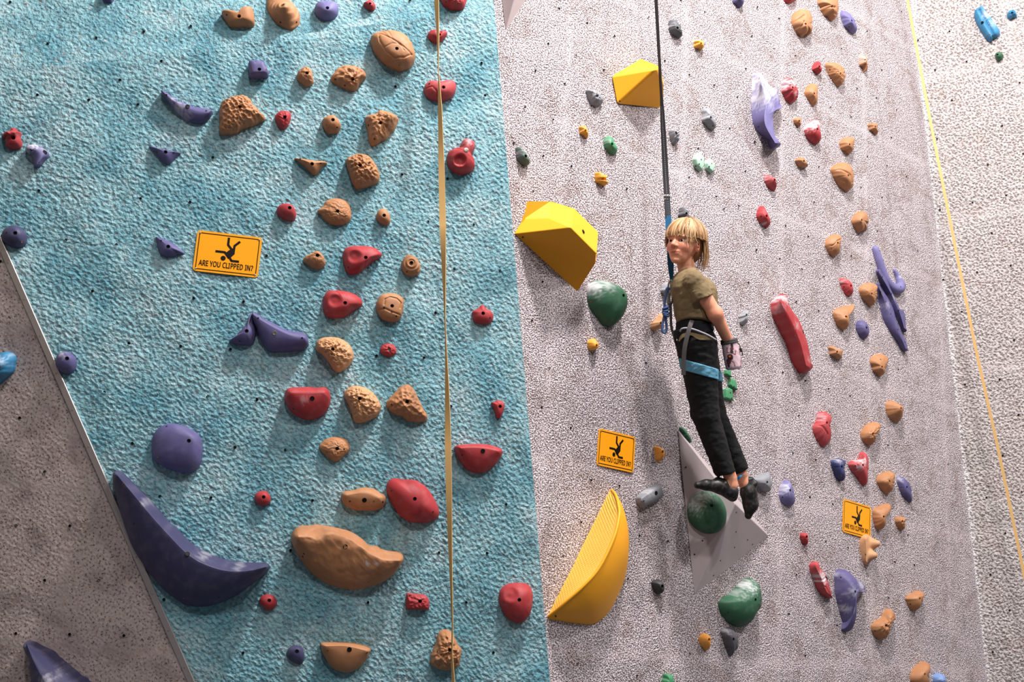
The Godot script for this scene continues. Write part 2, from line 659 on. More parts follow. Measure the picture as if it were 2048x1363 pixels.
		var c := s.add(Vector3(center.x - fmid.x, center.y - fmid.y, rim - 0.016), col, Vector3(0, 0, 1))
		for i in num:
			s.tri(floor_ + i, floor_ + (i + 1) % num, c)
	var k: Dictionary = walls[w]
	var o := base("climbing_hold", solid_at(w, fmid, 0.0), Basis(k.ex, k.ey, k.n))
	part("body", s.mesh(mats.hold_resin), o)
	if bore > 0.0:
		var b := part("bolt", bolt_mesh, o, Vector3(center.x - fmid.x, center.y - fmid.y, rim - 0.0165), Basis().scaled(Vector3(bore, bore, 0.0085) / 0.0085))
		if opt.get("br", "") == "steel":
			b.set_surface_override_material(0, mats.bright_steel)
	elif opt.has("bolt"):
		set_on(o, s, num * (rings + 2), opt.bolt[0], opt.bolt[1], "bolt", ring_mesh, opt.get("br", ""))
	for q in pairs(opt.get("sc", [])):
		set_on(o, s, num * (rings + 2), q.x, q.y, "screw", screw_mesh, "brass" if fine_noise.get_noise_2d(q.x * 3.0, q.y * 3.0) > 0.12 else "")
	return o

func rod_hold(d: Array, spine: PackedVector2Array, fmid: Vector2) -> Node3D:
	# a bent bar: round bones along the spine, cut flat on the wall
	var opt: Dictionary = d[5]
	var col: Color = hold_colors[d[1]]
	var bones := []
	var last := spine.size() - 1
	for i in last:
		var r: Array = []
		for j in [i, i + 1]:
			var t: float = float(j) / last * (opt.tb.size() - 1)
			var g := mini(int(t), opt.tb.size() - 2)
			r.append(lerpf(opt.tb[g], opt.tb[g + 1], t - g))
		var a := spine[i] - fmid
		var b := spine[i + 1] - fmid
		bones.append(bone(Vector3(a.x, a.y, r[0] * 0.35), Vector3(b.x, b.y, r[1] * 0.35), r[0], r[1]))
	var chalk := []
	for q in opt.get("ch", []):
		chalk.append([flat_at(d[0], q[0], q[1], 0.02) - fmid, q[2] * 0.0027, q[3]])
	var s := Shape.new()
	skin_over(s, bones, 0.004, 0.006, func(p: Vector3) -> Color:
		var dust := 0.05
		for q in chalk:
			dust = maxf(dust, 0.85 * q[2] * clampf(1.25 - Vector2(p.x, p.y).distance_to(q[0]) / q[1] + 0.75 * rough_noise.get_noise_2d(p.x * 60.0, p.y * 60.0), 0.0, 1.0))
		return col.lerp(Color(0.78, 0.76, 0.78), dust), [], 0.0, 0.0, 1.0, [[Vector3(0, 0, -0.006), Vector3(0, 0, -1)]])
	var k: Dictionary = walls[d[0]]
	var o := base("climbing_hold", solid_at(d[0], fmid, 0.0), Basis(k.ex, k.ey, k.n))
	part("body", s.mesh(mats.hold_resin), o)
	for q in pairs(opt.get("sc", [])):
		set_on(o, s, s.v.size(), q.x, q.y, "screw", screw_mesh, "")
	return o

func set_on(o: Node3D, s: Shape, count: int, u: float, v: float, called: String, m: Mesh, look: String) -> void:
	var best := -1
	var near := 1e9
	for i in count:
		var p := o.transform * s.v[i]
		var facing := (o.transform.basis * s.n[i]).dot((EYE - p).normalized())
		if facing < 0.15:
			continue
		var q := seen(p).distance_to(Vector2(u, v))
		if q < near:
			near = q
			best = i
	if best < 0:
		return
	var z := s.n[best]
	var x := z.cross(Vector3(0, 1, 0.01)).normalized()
	var b := part(called, m, o, s.v[best], Basis(x, z.cross(x), z))
	if look == "brass":
		b.set_surface_override_material(0, mats.brass)
	elif look == "steel":
		b.set_surface_override_material(0, mats.bright_steel)

func fill_gaps(a: PackedFloat32Array) -> void:
	var n := a.size()
	var src := a.duplicate()
	for i in n:
		if src[i] <= 0.0:
			var l := 1
			while l < n and src[(i - l + n) % n] <= 0.0:
				l += 1
			var r := 1
			while r < n and src[(i + r) % n] <= 0.0:
				r += 1
			a[i] = lerpf(src[(i - l + n) % n], src[(i + r) % n], float(l) / (l + r))

# ---------------------------------------------------------------- faceted volumes
func bevelled(verts: Array, faces: Array, b: float, col: Color, m: Material, tone := true) -> ArrayMesh:
	var s := Shape.new()
	var mid := Vector3.ZERO
	for p in verts:
		mid += p / verts.size()
	var corner := {}
	var edge := {}
	var around := {}
	for fi in faces.size():
		var f: Array = faces[fi]
		var n := Vector3.ZERO
		for i in f.size():
			n += verts[f[i]].cross(verts[f[(i + 1) % f.size()]])
		n = n.normalized()
		var fm := Vector3.ZERO
		for i in f:
			fm += verts[i] / f.size()
		if n.dot(fm - mid) < 0.0:
			n = -n
		var ring := []
		for i in f.size():
			var p: Vector3 = verts[f[i]]
			var t1: Vector3 = (verts[f[(i - 1 + f.size()) % f.size()]] - p).normalized()
			var t2: Vector3 = (verts[f[(i + 1) % f.size()]] - p).normalized()
			var q: Vector3 = p + (t1 + t2) * b / maxf(0.3, t1.cross(t2).length())
			var k := s.add(q, col, n)
			ring.append(k)
			corner["%d_%d" % [fi, f[i]]] = k
			if not around.has(f[i]):
				around[f[i]] = []
			around[f[i]].append(k)
			var e: Array = [mini(f[i], f[(i + 1) % f.size()]), maxi(f[i], f[(i + 1) % f.size()])]
			var key := "%d_%d" % e
			if not edge.has(key):
				edge[key] = []
			edge[key].append([fi, e[0], e[1]])
		for i in range(1, ring.size() - 1):
			s.tri(ring[0], ring[i], ring[i + 1])
	for key in edge:
		var l: Array = edge[key]
		if l.size() == 2:
			s.quad(corner["%d_%d" % [l[0][0], l[0][1]]], corner["%d_%d" % [l[0][0], l[0][2]]], corner["%d_%d" % [l[1][0], l[1][2]]], corner["%d_%d" % [l[1][0], l[1][1]]])
	for v in around:
		var l: Array = around[v]
		if l.size() < 3:
			continue
		var axis := Vector3.ZERO
		var c := Vector3.ZERO
		for k in l:
			axis += s.n[k]
			c += s.v[k] / l.size()
		axis = axis.normalized()
		var x := (s.v[l[0]] - c).normalized()
		var y := axis.cross(x)
		l.sort_custom(func(a, d): return atan2((s.v[a] - c).dot(y), (s.v[a] - c).dot(x)) < atan2((s.v[d] - c).dot(y), (s.v[d] - c).dot(x)))
		var k := s.add(c, col, axis)
		for i in l.size():
			s.tri(l[i], l[(i + 1) % l.size()], k)
	return s.mesh(m)

func volume(label: String, w: String, px: Array, faces: Array, col: Color, bevel: float, scale: Array) -> Node3D:
	# px: x, y in the crop and height off the wall; scale: origin and zoom of the crop
	var verts := []
	var c := Vector3.ZERO
	for p in px:
		verts.append(hit(w, scale[0] + p[0] / scale[2], scale[1] + p[1] / scale[2], p[2]))
	for p in verts:
		c += p / verts.size()
	c -= walls[w].n * (walls[w].n.dot(c - walls[w].o))
	var o := base("climbing_volume", c, Basis(walls[w].ex, walls[w].ey, walls[w].n))
	var here := []
	for p in verts:
		here.append(local(o, p))
	part("shell", bevelled(here, faces, bevel, col, mats.volume_shell), o)
	tag(o, label, "climbing volume", "large volumes on the grey wall")
	return o

func pit(o: Node3D, w: String, u: float, v: float, h: float, n: Vector3, called := "bolt_hole", m: Mesh = null) -> void:
	var x := n.cross(Vector3.UP).normalized()
	part(called, m if m else ring_mesh, o, local(o, hit(w, u, v, h)), o.transform.basis.inverse() * Basis(x, n.cross(x), n))

func face_normal(a: Vector3, b: Vector3, c: Vector3) -> Vector3:
	var n := (b - a).cross(c - a).normalized()
	return n if n.dot(EYE - a) > 0.0 else -n

func on_face(u: float, v: float, a: Vector3, n: Vector3) -> Vector3:
	var r := ray(u, v)
	return EYE + r * (n.dot(a - EYE) / n.dot(r))

func dimpled_volume() -> void:
	var k := [1060.0, 820.0, 2.509]
	var ridge := [[90, 1036, 0.0], [135, 1000, 0.05], [180, 960, 0.09], [270, 880, 0.145], [350, 785, 0.175], [420, 640, 0.185], [447, 530, 0.165], [443, 470, 0.13], [430, 425, 0.08], [408, 398, 0.0]]
	var outer := [[90, 1046, 0.0], [200, 1066, 0.0], [270, 1074, 0.0], [325, 1073, 0.0], [385, 1030, 0.0], [430, 960, 0.012], [475, 850, 0.02], [492, 740, 0.02], [487, 620, 0.015], [470, 520, 0.0], [440, 440, 0.0], [410, 397, 0.0]]
	var chord0 := hit("G", k[0] + 88 / k[2], k[1] + 1034 / k[2])
	var chord1 := hit("G", k[0] + 402 / k[2], k[1] + 398 / k[2])
	var o := base("climbing_volume", hit("G", 1175, 1110), Basis(walls.G.ex, walls.G.ey, walls.G.n))
	var curve := func(list: Array) -> Curve3D:
		var c := Curve3D.new()
		c.bake_interval = 0.01
		for i in list.size():
			var p := hit("G", k[0] + list[i][0] / k[2], k[1] + list[i][1] / k[2], list[i][2])
			var a: Array = list[maxi(i - 1, 0)]
			var b: Array = list[mini(i + 1, list.size() - 1)]
			var t := (hit("G", k[0] + b[0] / k[2], k[1] + b[1] / k[2], b[2]) - hit("G", k[0] + a[0] / k[2], k[1] + a[1] / k[2], a[2])) / 6.0
			c.add_point(local(o, p), -(o.transform.basis.inverse() * t), o.transform.basis.inverse() * t)
		return c
	var rc: Curve3D = curve.call(ridge)
	var oc: Curve3D = curve.call(outer)
	var c0 := local(o, chord0)
	var c1 := local(o, chord1)
	var col := lin(245, 168, 34)
	var glare_chalk := lin(249, 194, 88)  # glare on the upper face painted into its colour, with some chalk
	var nu := 150
	var nv := 64
	var s := Shape.new()
	var rl := rc.get_baked_length()
	for i in nu + 1:
		var t := float(i) / nu
		var r := rc.sample_baked(rl * t, true)
		var chord := c0.lerp(c1, t)
		for j in nv + 1:
			var q := float(j) / nv
			var spot := chord.lerp(r, q)
			s.add(spot, glare_chalk * (1.0 + 0.05 * rough_noise.get_noise_3d(spot.x * 50.0, spot.y * 50.0, spot.z * 50.0)), Vector3.ZERO)
	for i in nu:
		for j in nv:
			var a := i * (nv + 1) + j
			s.quad(a, a + 1, a + nv + 2, a + nv + 1)
	s.smooth()
	var sum := Vector3.ZERO
	for n in s.n:
		sum += n
	if sum.dot(o.transform.basis.inverse() * Vector3.UP) < 0.0:
		s.flip()
		sum = -sum
	sum = sum.normalized()
	var along := (c1 - c0).normalized()
	var across := sum.cross(along).normalized()
	for i in nu + 1:
		for j in nv + 1:
			var p := s.v[i * (nv + 1) + j]
			var q := float(j) / nv
			var t := float(i) / nu
			var room := clampf((1.0 - q) * 9.0 - 0.5, 0.0, 1.0) * clampf(t * 30.0 - 1.0, 0.0, 1.0) * clampf((1.0 - t) * 30.0 - 1.0, 0.0, 1.0) * clampf(q * 12.0, 0.0, 1.0)
			var x := (p - c0).dot(along) * TAU / 0.0175
			var y := (p - c0).dot(across) * TAU / 0.0195
			s.v[i * (nv + 1) + j] = p + sum * 0.0058 * room * (cos(x) * cos(y) * 0.5 + 0.5 - 0.6)
	var keep := sum
	s.smooth()
	var check := Vector3.ZERO
	for n in s.n:
		check += n
	if check.dot(keep) < 0.0:
		s.flip()
	part("dimpled_face", s.mesh(mats.volume_shell), o)
	# the smooth belly runs from the rim to the wall
	var b := Shape.new()
	var ol := oc.get_baked_length()
	for i in nu + 1:
		var t := float(i) / nu
		var r := rc.sample_baked(rl * t, true)
		var e := oc.sample_baked(ol * t, true)
		for j in 25:
			var q := j / 24.0
			var p := r.lerp(e, q)
			p += keep * -0.0 + Vector3(0, 0, 1) * 0.035 * sin(q * PI) * sin(t * PI)
			if j == 24:
				p.z = -0.006
			b.add(p, col)
	for i in nu:
		for j in 24:
			var a := i * 25 + j
			b.quad(a, a + 1, a + 26, a + 25)
	b.smooth()
	var z := 0.0
	for n in b.n:
		z += n.z
	if z < 0.0:
		b.flip()
	part("belly", b.mesh(mats.volume_shell), o)
	# rounded rim along the edge between both
	var rim := []
	for i in 61:
		rim.append(rc.sample_baked(rl * (0.01 + 0.98 * i / 60.0), true))
	part("rim", tube(rim, 0.0065, 10, col, mats.volume_shell), o)
	var at := local(o, on_face(1233, 1139, solid_at("G", flat_at("G", 1233, 1139, 0.09), 0.09), walls.G.n))
	part("bolt_hole", ring_mesh, o, at + Vector3(0, 0, 0.012), Basis().rotated(Vector3.RIGHT, 0.7))
	part("screw", screw_mesh, o, local(o, hit("G", 1111.5, 1231.5, 0.028)))
	tag(o, "yellow half-moon volume with a dimpled upper face", "climbing volume", "large volumes on the grey wall")

# ---------------------------------------------------------------- tubes and straps
func tube(path: Array, radius: float, sides: int, col: Color, m: Material, taper := 1.0, flat := 1.0) -> ArrayMesh:
	var s := Shape.new()
	add_tube(s, path, radius, sides, col, taper, flat)
	return s.mesh(m)

func add_tube(s: Shape, path: Array, radius: float, sides: int, col: Color, taper := 1.0, flat := 1.0, side := Vector3.ZERO) -> void:
	var first := s.v.size()
	var x := side
	for i in path.size():
		var t: Vector3 = (path[mini(i + 1, path.size() - 1)] - path[maxi(i - 1, 0)]).normalized()
		if x == Vector3.ZERO:
			x = t.cross(Vector3.UP if absf(t.y) < 0.9 else Vector3.RIGHT)
		x = (x - t * x.dot(t)).normalized()
		var y := t.cross(x)
		var r := radius * lerpf(1.0, taper, float(i) / (path.size() - 1))
		for j in sides:
			var a := TAU * j / sides
			s.add(path[i] + (x * cos(a) + y * sin(a) * flat) * r, col, (x * cos(a) * flat + y * sin(a)).normalized())
	for i in path.size() - 1:
		for j in sides:
			var a := first + i * sides + j
			var b := first + i * sides + (j + 1) % sides
			s.quad(a, b, b + sides, a + sides)
	for e in 2:
		var r0 := first + (path.size() - 1) * sides * e
		var n: Vector3 = (path[path.size() - 1] - path[path.size() - 2]).normalized() if e else (path[0] - path[1]).normalized()
		var l := []
		for j in sides:
			l.append(s.v[r0 + j])
		s.flat(l, n, col)

func strap(path: Array, widths: Array, thick: float, sides: Array, m: Material, vcol := Color.WHITE) -> ArrayMesh:
	# a flat band; sides: the direction of its width at each point
	var s := Shape.new()
	var first := 0
	for i in path.size():
		var t: Vector3 = (path[mini(i + 1, path.size() - 1)] - path[maxi(i - 1, 0)]).normalized()
		var x: Vector3 = sides[i]
		x = (x - t * x.dot(t)).normalized()
		var n := t.cross(x)
		var hw: float = widths[i] * 0.5
		var ring := [[-hw, thick * 0.5], [hw, thick * 0.5], [hw, -thick * 0.5], [-hw, -thick * 0.5]]
		var nor := [n, x, -n, -x]
		for k in 4:
			s.add(path[i] + x * ring[k][0] + n * ring[k][1], vcol, nor[k])
			s.add(path[i] + x * ring[(k + 1) % 4][0] + n * ring[(k + 1) % 4][1], vcol, nor[k])
	for i in path.size() - 1:
		for k in 4:
			var a := i * 8 + k * 2
			s.quad(a, a + 1, a + 9, a + 8)
	for e in 2:
		var r0 := (path.size() - 1) * 8 * e
		var n: Vector3 = (path[path.size() - 1] - path[path.size() - 2]).normalized() if e else (path[0] - path[1]).normalized()
		s.flat([s.v[r0], s.v[r0 + 2], s.v[r0 + 4], s.v[r0 + 6]], n, vcol)
	return s.mesh(m)

func hanging_strap(called: String, label: String, w: String, px: Array, width: float, h0: float, h1: float, m: Material) -> Node3D:
	# px: x, y, seen width in pixels; the band twists as it hangs
	var a := hit(w, px[0][0], px[0][1], h0)
	var o := base(called, hit(w, px[px.size() - 1][0], px[px.size() - 1][1], h1))
	var pts := []
	var sides := []
	var widths := []
	var sight_sign := 1.0
	for i in px.size() - 1:
		for k in 8:
			var t := k / 8.0
			var x := lerpf(px[i][0], px[i + 1][0], t)
			var y := lerpf(px[i][1], px[i + 1][1], t)
			var wd := lerpf(px[i][2], px[i + 1][2], t)
			var f := (y - float(px[0][1])) / (float(px[px.size() - 1][1]) - float(px[0][1]))
			var p := hit(w, x, y, lerpf(h0, h1, f))
			var depth := -(cam.transposed() * (p - EYE)).z
			var full := width * FOCAL / depth
			var turn := acos(clampf(wd / full, 0.05, 1.0))
			pts.append(local(o, p))
			sides.append((cam.x * cos(turn) + cam.z * sin(turn)).normalized())
			widths.append(width)
	part("webbing", strap(pts, widths, 0.0022, sides, m), o)
	tag(o, label, "strap")
	return o

# ---------------------------------------------------------------- signs
func sign_plate(label: String, w: String, tl: Vector2, tr: Vector2, bl: Vector2) -> void:
	var a := hit(w, tl.x, tl.y, 0.006)
	var b := hit(w, tr.x, tr.y, 0.006)
	var c := hit(w, bl.x, bl.y, 0.006)
	var x := (b - a).normalized()
	var n: Vector3 = walls[w].n
	var y := n.cross(x)
	var wide := a.distance_to(b)
	var high := absf((c - a).dot(y))
	var o := base("warning_sign", (b + c) * 0.5, Basis(x, y, n))
	var k := Vector2(wide / 1535.0, high / 970.0)
	var outline := func(inset: float, r: float) -> PackedVector2Array:
		var out := PackedVector2Array()
		var hx := wide * 0.5 - inset
		var hy := high * 0.5 - inset
		for q in 4:
			var cx := (hx - r) * (1.0 if q in [0, 3] else -1.0)
			var cy := (hy - r) * (1.0 if q in [0, 1] else -1.0)
			for i in 7:
				var t := (q + i / 6.0) * PI * 0.5
				out.append(Vector2(cx + r * cos(t), cy + r * sin(t)))
		return out
	part("plate", slab(outline.call(0.0, 0.014), 0.0025, mats.sign_orange), o, Vector3(0, 0, -0.0025))
	var s := Shape.new()
	var o1: PackedVector2Array = outline.call(0.0085, 0.009)
	var o2: PackedVector2Array = outline.call(0.0120, 0.006)
	for i in o1.size():
		s.add(Vector3(o1[i].x, o1[i].y, 0.0006), Color.WHITE, Vector3(0, 0, 1))
		s.add(Vector3(o2[i].x, o2[i].y, 0.0006), Color.WHITE, Vector3(0, 0, 1))
	for i in o1.size():
		var e := (i + 1) % o1.size()
		s.quad(i * 2, e * 2, e * 2 + 1, i * 2 + 1)
	part("border", s.mesh(mats.sign_black), o)
	# the falling figure
	var at := func(px: float, py: float) -> Vector2:
		return Vector2((px - 895.0) * k.x, (105.0 + 0.12 * (px - 125.0) + 485.0 - py) * k.y)
	var g := Shape.new()
	for limb in [[[878, 290], [878, 465], [985, 590]], [[1150, 388], [1032, 490], [1028, 600]], [[600, 615], [822, 642], [940, 790]], [[900, 700], [1000, 850], [1180, 872]]]:
		for i in limb.size() - 1:
			var p: Vector2 = at.call(limb[i][0], limb[i][1])
			var q: Vector2 = at.call(limb[i + 1][0], limb[i + 1][1])
			var d := (q - p).normalized()
			var e := Vector2(-d.y, d.x) * 27.0 * k.y
			if i > 0:
				p -= d * 0.0025
			g.flat([Vector3(p.x + e.x, p.y + e.y, 0.0007), Vector3(q.x + e.x, q.y + e.y, 0.0007), Vector3(q.x - e.x, q.y - e.y, 0.0007), Vector3(p.x - e.x, p.y - e.y, 0.0007)], Vector3(0, 0, 1))
	var torso := []
	for p in [[940, 575], [1000, 545], [1056, 570], [1056, 690], [970, 775], [850, 650]]:
		var q: Vector2 = at.call(p[0], p[1])
		torso.append(Vector3(q.x, q.y, 0.0008))
	g.flat(torso, Vector3(0, 0, 1))
	var hc: Vector2 = at.call(800, 785)
	var disc := []
	for i in 20:
		disc.append(Vector3(hc.x + 60 * k.x * cos(TAU * i / 20), hc.y + 58 * k.y * sin(TAU * i / 20), 0.0008))
	g.flat(disc, Vector3(0, 0, 1))
	part("falling_figure", g.mesh(mats.sign_black), o)
	var t := TextMesh.new()
	var font := SystemFont.new()
	font.font_names = PackedStringArray(["Droid Sans"])
	font.font_weight = 500
	var bold := FontVariation.new()
	bold.base_font = font
	bold.variation_embolden = 0.7
	t.font = bold
	t.font_size = 32
	t.text = "ARE YOU CLIPPED IN?"
	t.pixel_size = 0.001
	t.depth = 0.0005
	t.material = mats.sign_black
	var box := t.get_aabb()
	var l := part("lettering", t, o)
	var sx := wide * 0.835 / box.size.x
	var sy := high * 0.135 / box.size.y
	l.transform = Transform3D(Basis().scaled(Vector3(sx, sy, 1.0)), Vector3(-(box.position.x + box.size.x * 0.5) * sx - wide * 0.005, -high * 0.285 - (box.position.y + box.size.y * 0.5) * sy, 0.0008))
	for i in 4:
		part("rivet", screw_mesh, o, Vector3((wide * 0.5 - 0.012) * (1 if i % 2 else -1), (high * 0.5 - 0.011) * (1 if i < 2 else -1), 0.0008)).set_surface_override_material(0, mats.bright_steel)
	tag(o, label, "sign", "fall warning signs")

func slab(outline: PackedVector2Array, thick: float, m: Material, col := Color.WHITE) -> ArrayMesh:
	var s := Shape.new()
	for z in [0.0, thick]:
		var l := []
		for p in outline:
			l.append(Vector3(p.x, p.y, z))
		s.flat(l, Vector3(0, 0, 1 if z > 0.0 else -1), col)
	for i in outline.size():
		var p := outline[i]
		var q := outline[(i + 1) % outline.size()]
		var d := (q - p).normalized()
		s.flat([Vector3(p.x, p.y, 0), Vector3(q.x, q.y, 0), Vector3(q.x, q.y, thick), Vector3(p.x, p.y, thick)], Vector3(d.y, -d.x, 0) * (1.0 if d.cross(p) < 0.0 else 1.0), col)
	return s.mesh(m)

# ---------------------------------------------------------------- bodies from rounded bones
# a bone: {"a", "b", "ra", "rb"} tapered capsule, or {"c", "m", "r"} ellipsoid with axes m and radii r; "cut": [[point, normal], ...] flat ends
func bone_distance(b: Dictionary, p: Vector3) -> float:
	var d: float
	if b.has("m"):
		var q: Vector3 = b.inv * (p - b.c)
		var r: Vector3 = b.r
		var k := Vector3(q.x / r.x, q.y / r.y, q.z / r.z)
		var k0 := k.length()
		var k1 := Vector3(k.x / r.x, k.y / r.y, k.z / r.z).length()
		d = k0 * (k0 - 1.0) / maxf(k1, 1e-6)
	else:
		var ab: Vector3 = b.ab
		var ap: Vector3 = p - b.a
		var t := clampf(ap.dot(ab) * b.il, 0.0, 1.0)
		d = (ap - ab * t).length() - lerpf(b.ra, b.rb, t)
	if b.has("cut"):
		for c in b.cut:
			d = maxf(d, (p - c[0]).dot(c[1]))
	return d

func bone(a: Vector3, b: Vector3, ra: float, rb: float, cut := []) -> Dictionary:
	var o := {"a": a, "b": b, "ab": b - a, "il": 1.0 / maxf((b - a).length_squared(), 1e-9), "ra": ra, "rb": rb, "lo": a.min(b) - Vector3.ONE * maxf(ra, rb), "hi": a.max(b) + Vector3.ONE * maxf(ra, rb)}
	if cut:
		o.cut = cut
	return o

func lump(c: Vector3, m: Basis, r: Vector3) -> Dictionary:
	var e := maxf(r.x, maxf(r.y, r.z))
	return {"c": c, "m": m, "inv": m.transposed(), "r": r, "lo": c - Vector3.ONE * e, "hi": c + Vector3.ONE * e}

func skin_over(s: Shape, bones: Array, cell: float, blend: float, tint: Callable, carve := [], grow := 0.0, wrinkle := 0.0, wfreq := 20.0, clip := []) -> void:
	var lo := Vector3.ONE * 1e9
	var hi := -lo
	for b in bones:
		lo = lo.min(b.lo)
		hi = hi.max(b.hi)
	var pad := grow + blend + cell * 3.0
	lo -= Vector3.ONE * pad
	hi += Vector3.ONE * pad
	var nx := int((hi.x - lo.x) / cell) + 2
	var ny := int((hi.y - lo.y) / cell) + 2
	var nz := int((hi.z - lo.z) / cell) + 2
	var f := PackedFloat32Array()
	f.resize(nx * ny * nz)
	f.fill(1.0)
	for b in bones:
		var l: Vector3 = (b.lo - Vector3.ONE * pad - lo) / cell
		var h: Vector3 = (b.hi + Vector3.ONE * pad - lo) / cell
		for z in range(maxi(0, int(l.z)), mini(nz, int(h.z) + 1)):
			for y in range(maxi(0, int(l.y)), mini(ny, int(h.y) + 1)):
				for x in range(maxi(0, int(l.x)), mini(nx, int(h.x) + 1)):
					var d := bone_distance(b, lo + Vector3(x, y, z) * cell) - grow
					var at := (z * ny + y) * nx + x
					var e := f[at]
					if d > e + blend:
						continue
					if e > d + blend:
						f[at] = d
						continue
					var k := clampf(0.5 + 0.5 * (e - d) / blend, 0.0, 1.0)
					f[at] = lerpf(e, d, k) - blend * k * (1.0 - k)
	if wrinkle > 0.0 or carve or clip:
		for z in nz:
			for y in ny:
				for x in nx:
					var at := (z * ny + y) * nx + x
					if f[at] > cell * 4.0 or f[at] < -cell * 4.0:
						continue
					var p := lo + Vector3(x, y, z) * cell
					if wrinkle > 0.0:
						f[at] += wrinkle * rough_noise.get_noise_3d(p.x * wfreq, p.y * wfreq * 1.6, p.z * wfreq)
					for b in carve:
						f[at] = maxf(f[at], -bone_distance(b, p))
					for c in clip:
						f[at] = maxf(f[at], (p - c[0]).dot(c[1]))
	var index := {}
	var cn := [Vector3i(0, 0, 0), Vector3i(1, 0, 0), Vector3i(0, 1, 0), Vector3i(1, 1, 0), Vector3i(0, 0, 1), Vector3i(1, 0, 1), Vector3i(0, 1, 1), Vector3i(1, 1, 1)]
	var step := [0, 1, nx, nx + 1, nx * ny, nx * ny + 1, nx * ny + nx, nx * ny + nx + 1]
	var pairs_ := [[0, 1], [2, 3], [4, 5], [6, 7], [0, 2], [1, 3], [4, 6], [5, 7], [0, 4], [1, 5], [2, 6], [3, 7]]
	for z in nz - 1:
		for y in ny - 1:
			for x in nx - 1:
				var at := (z * ny + y) * nx + x
				if f[at] > cell * 2.0 or f[at] < -cell * 2.0:
					continue
				var neg := 0
				for q in 8:
					if f[at + step[q]] < 0.0:
						neg += 1
				if neg == 0 or neg == 8:
					continue
				var sum := Vector3.ZERO
				var cnt := 0
				for e in pairs_:
					var a := f[at + step[e[0]]]
					var b := f[at + step[e[1]]]
					if (a < 0.0) != (b < 0.0):
						sum += Vector3(cn[e[0]]).lerp(Vector3(cn[e[1]]), a / (a - b))
						cnt += 1
				var p := lo + (Vector3(x, y, z) + sum / cnt) * cell
				var g := Vector3((f[at + 1] - f[at]) + (f[at + step[3]] - f[at + step[2]]) + (f[at + step[5]] - f[at + step[4]]) + (f[at + step[7]] - f[at + step[6]]), (f[at + step[2]] - f[at]) + (f[at + step[3]] - f[at + step[1]]) + (f[at + step[6]] - f[at + step[4]]) + (f[at + step[7]] - f[at + step[5]]), (f[at + step[4]] - f[at]) + (f[at + step[5]] - f[at + step[1]]) + (f[at + step[6]] - f[at + step[2]]) + (f[at + step[7]] - f[at + step[3]]))
				index[at] = s.add(p, tint.call(p), g.normalized())
	for at in index:
		var x: int = at % nx
		var y: int = (at / nx) % ny
		var z: int = at / (nx * ny)
		if x == 0 or y == 0 or z == 0:
			continue
		var here := f[at] < 0.0
		for e in [[1, nx, nx * ny], [nx, nx * ny, 1], [nx * ny, 1, nx]]:
			if (f[at + e[0]] < 0.0) != here:
				var q := [at, at - e[1], at - e[1] - e[2], at - e[2]]
				if index.has(q[1]) and index.has(q[2]) and index.has(q[3]):
					s.quad(index[q[0]], index[q[1]], index[q[2]], index[q[3]])

# ---------------------------------------------------------------- the boy
var boy_depth := 4.7

func bp(u: float, v: float, near := 0.0) -> Vector3:
	return EYE + ray(u, v) * (boy_depth - near)

func zp(x: float, y: float, near := 0.0) -> Vector3:   # zoomed crop of hips
	return bp(1290 + x / 5.678, 620 + y / 5.678, near)

func fp(x: float, y: float, near := 0.0) -> Vector3:   # zoomed crop of feet
	return bp(1340 + x / 5.677, 820 + y / 5.677, near)

func through(pts: Array, count: int) -> Array:
	var c := Curve3D.new()
	c.bake_interval = 0.004
	for i in pts.size():
		var t: Vector3 = (pts[mini(i + 1, pts.size() - 1)] - pts[maxi(i - 1, 0)]) / 6.0
		c.add_point(pts[i], -t, t)
	var out := []
	for i in count:
		out.append(c.sample_baked(c.get_baked_length() * i / (count - 1.0), true))
	return out

func here(o: Node3D, pts: Array) -> Array:
	var out := []
	for p in pts:
		out.append(p - o.position)
	return out

func settle(s: Shape, o: Node3D) -> Shape:
	for i in s.v.size():
		s.v[i] -= o.position
	return s

func plain(col: Color, amount := 0.08) -> Callable:
	return func(p: Vector3) -> Color:
		var t := 1.0 + amount * rough_noise.get_noise_3d(p.x * 18.0, p.y * 18.0, p.z * 18.0)
		return Color(col.r * t, col.g * t, col.b * t)

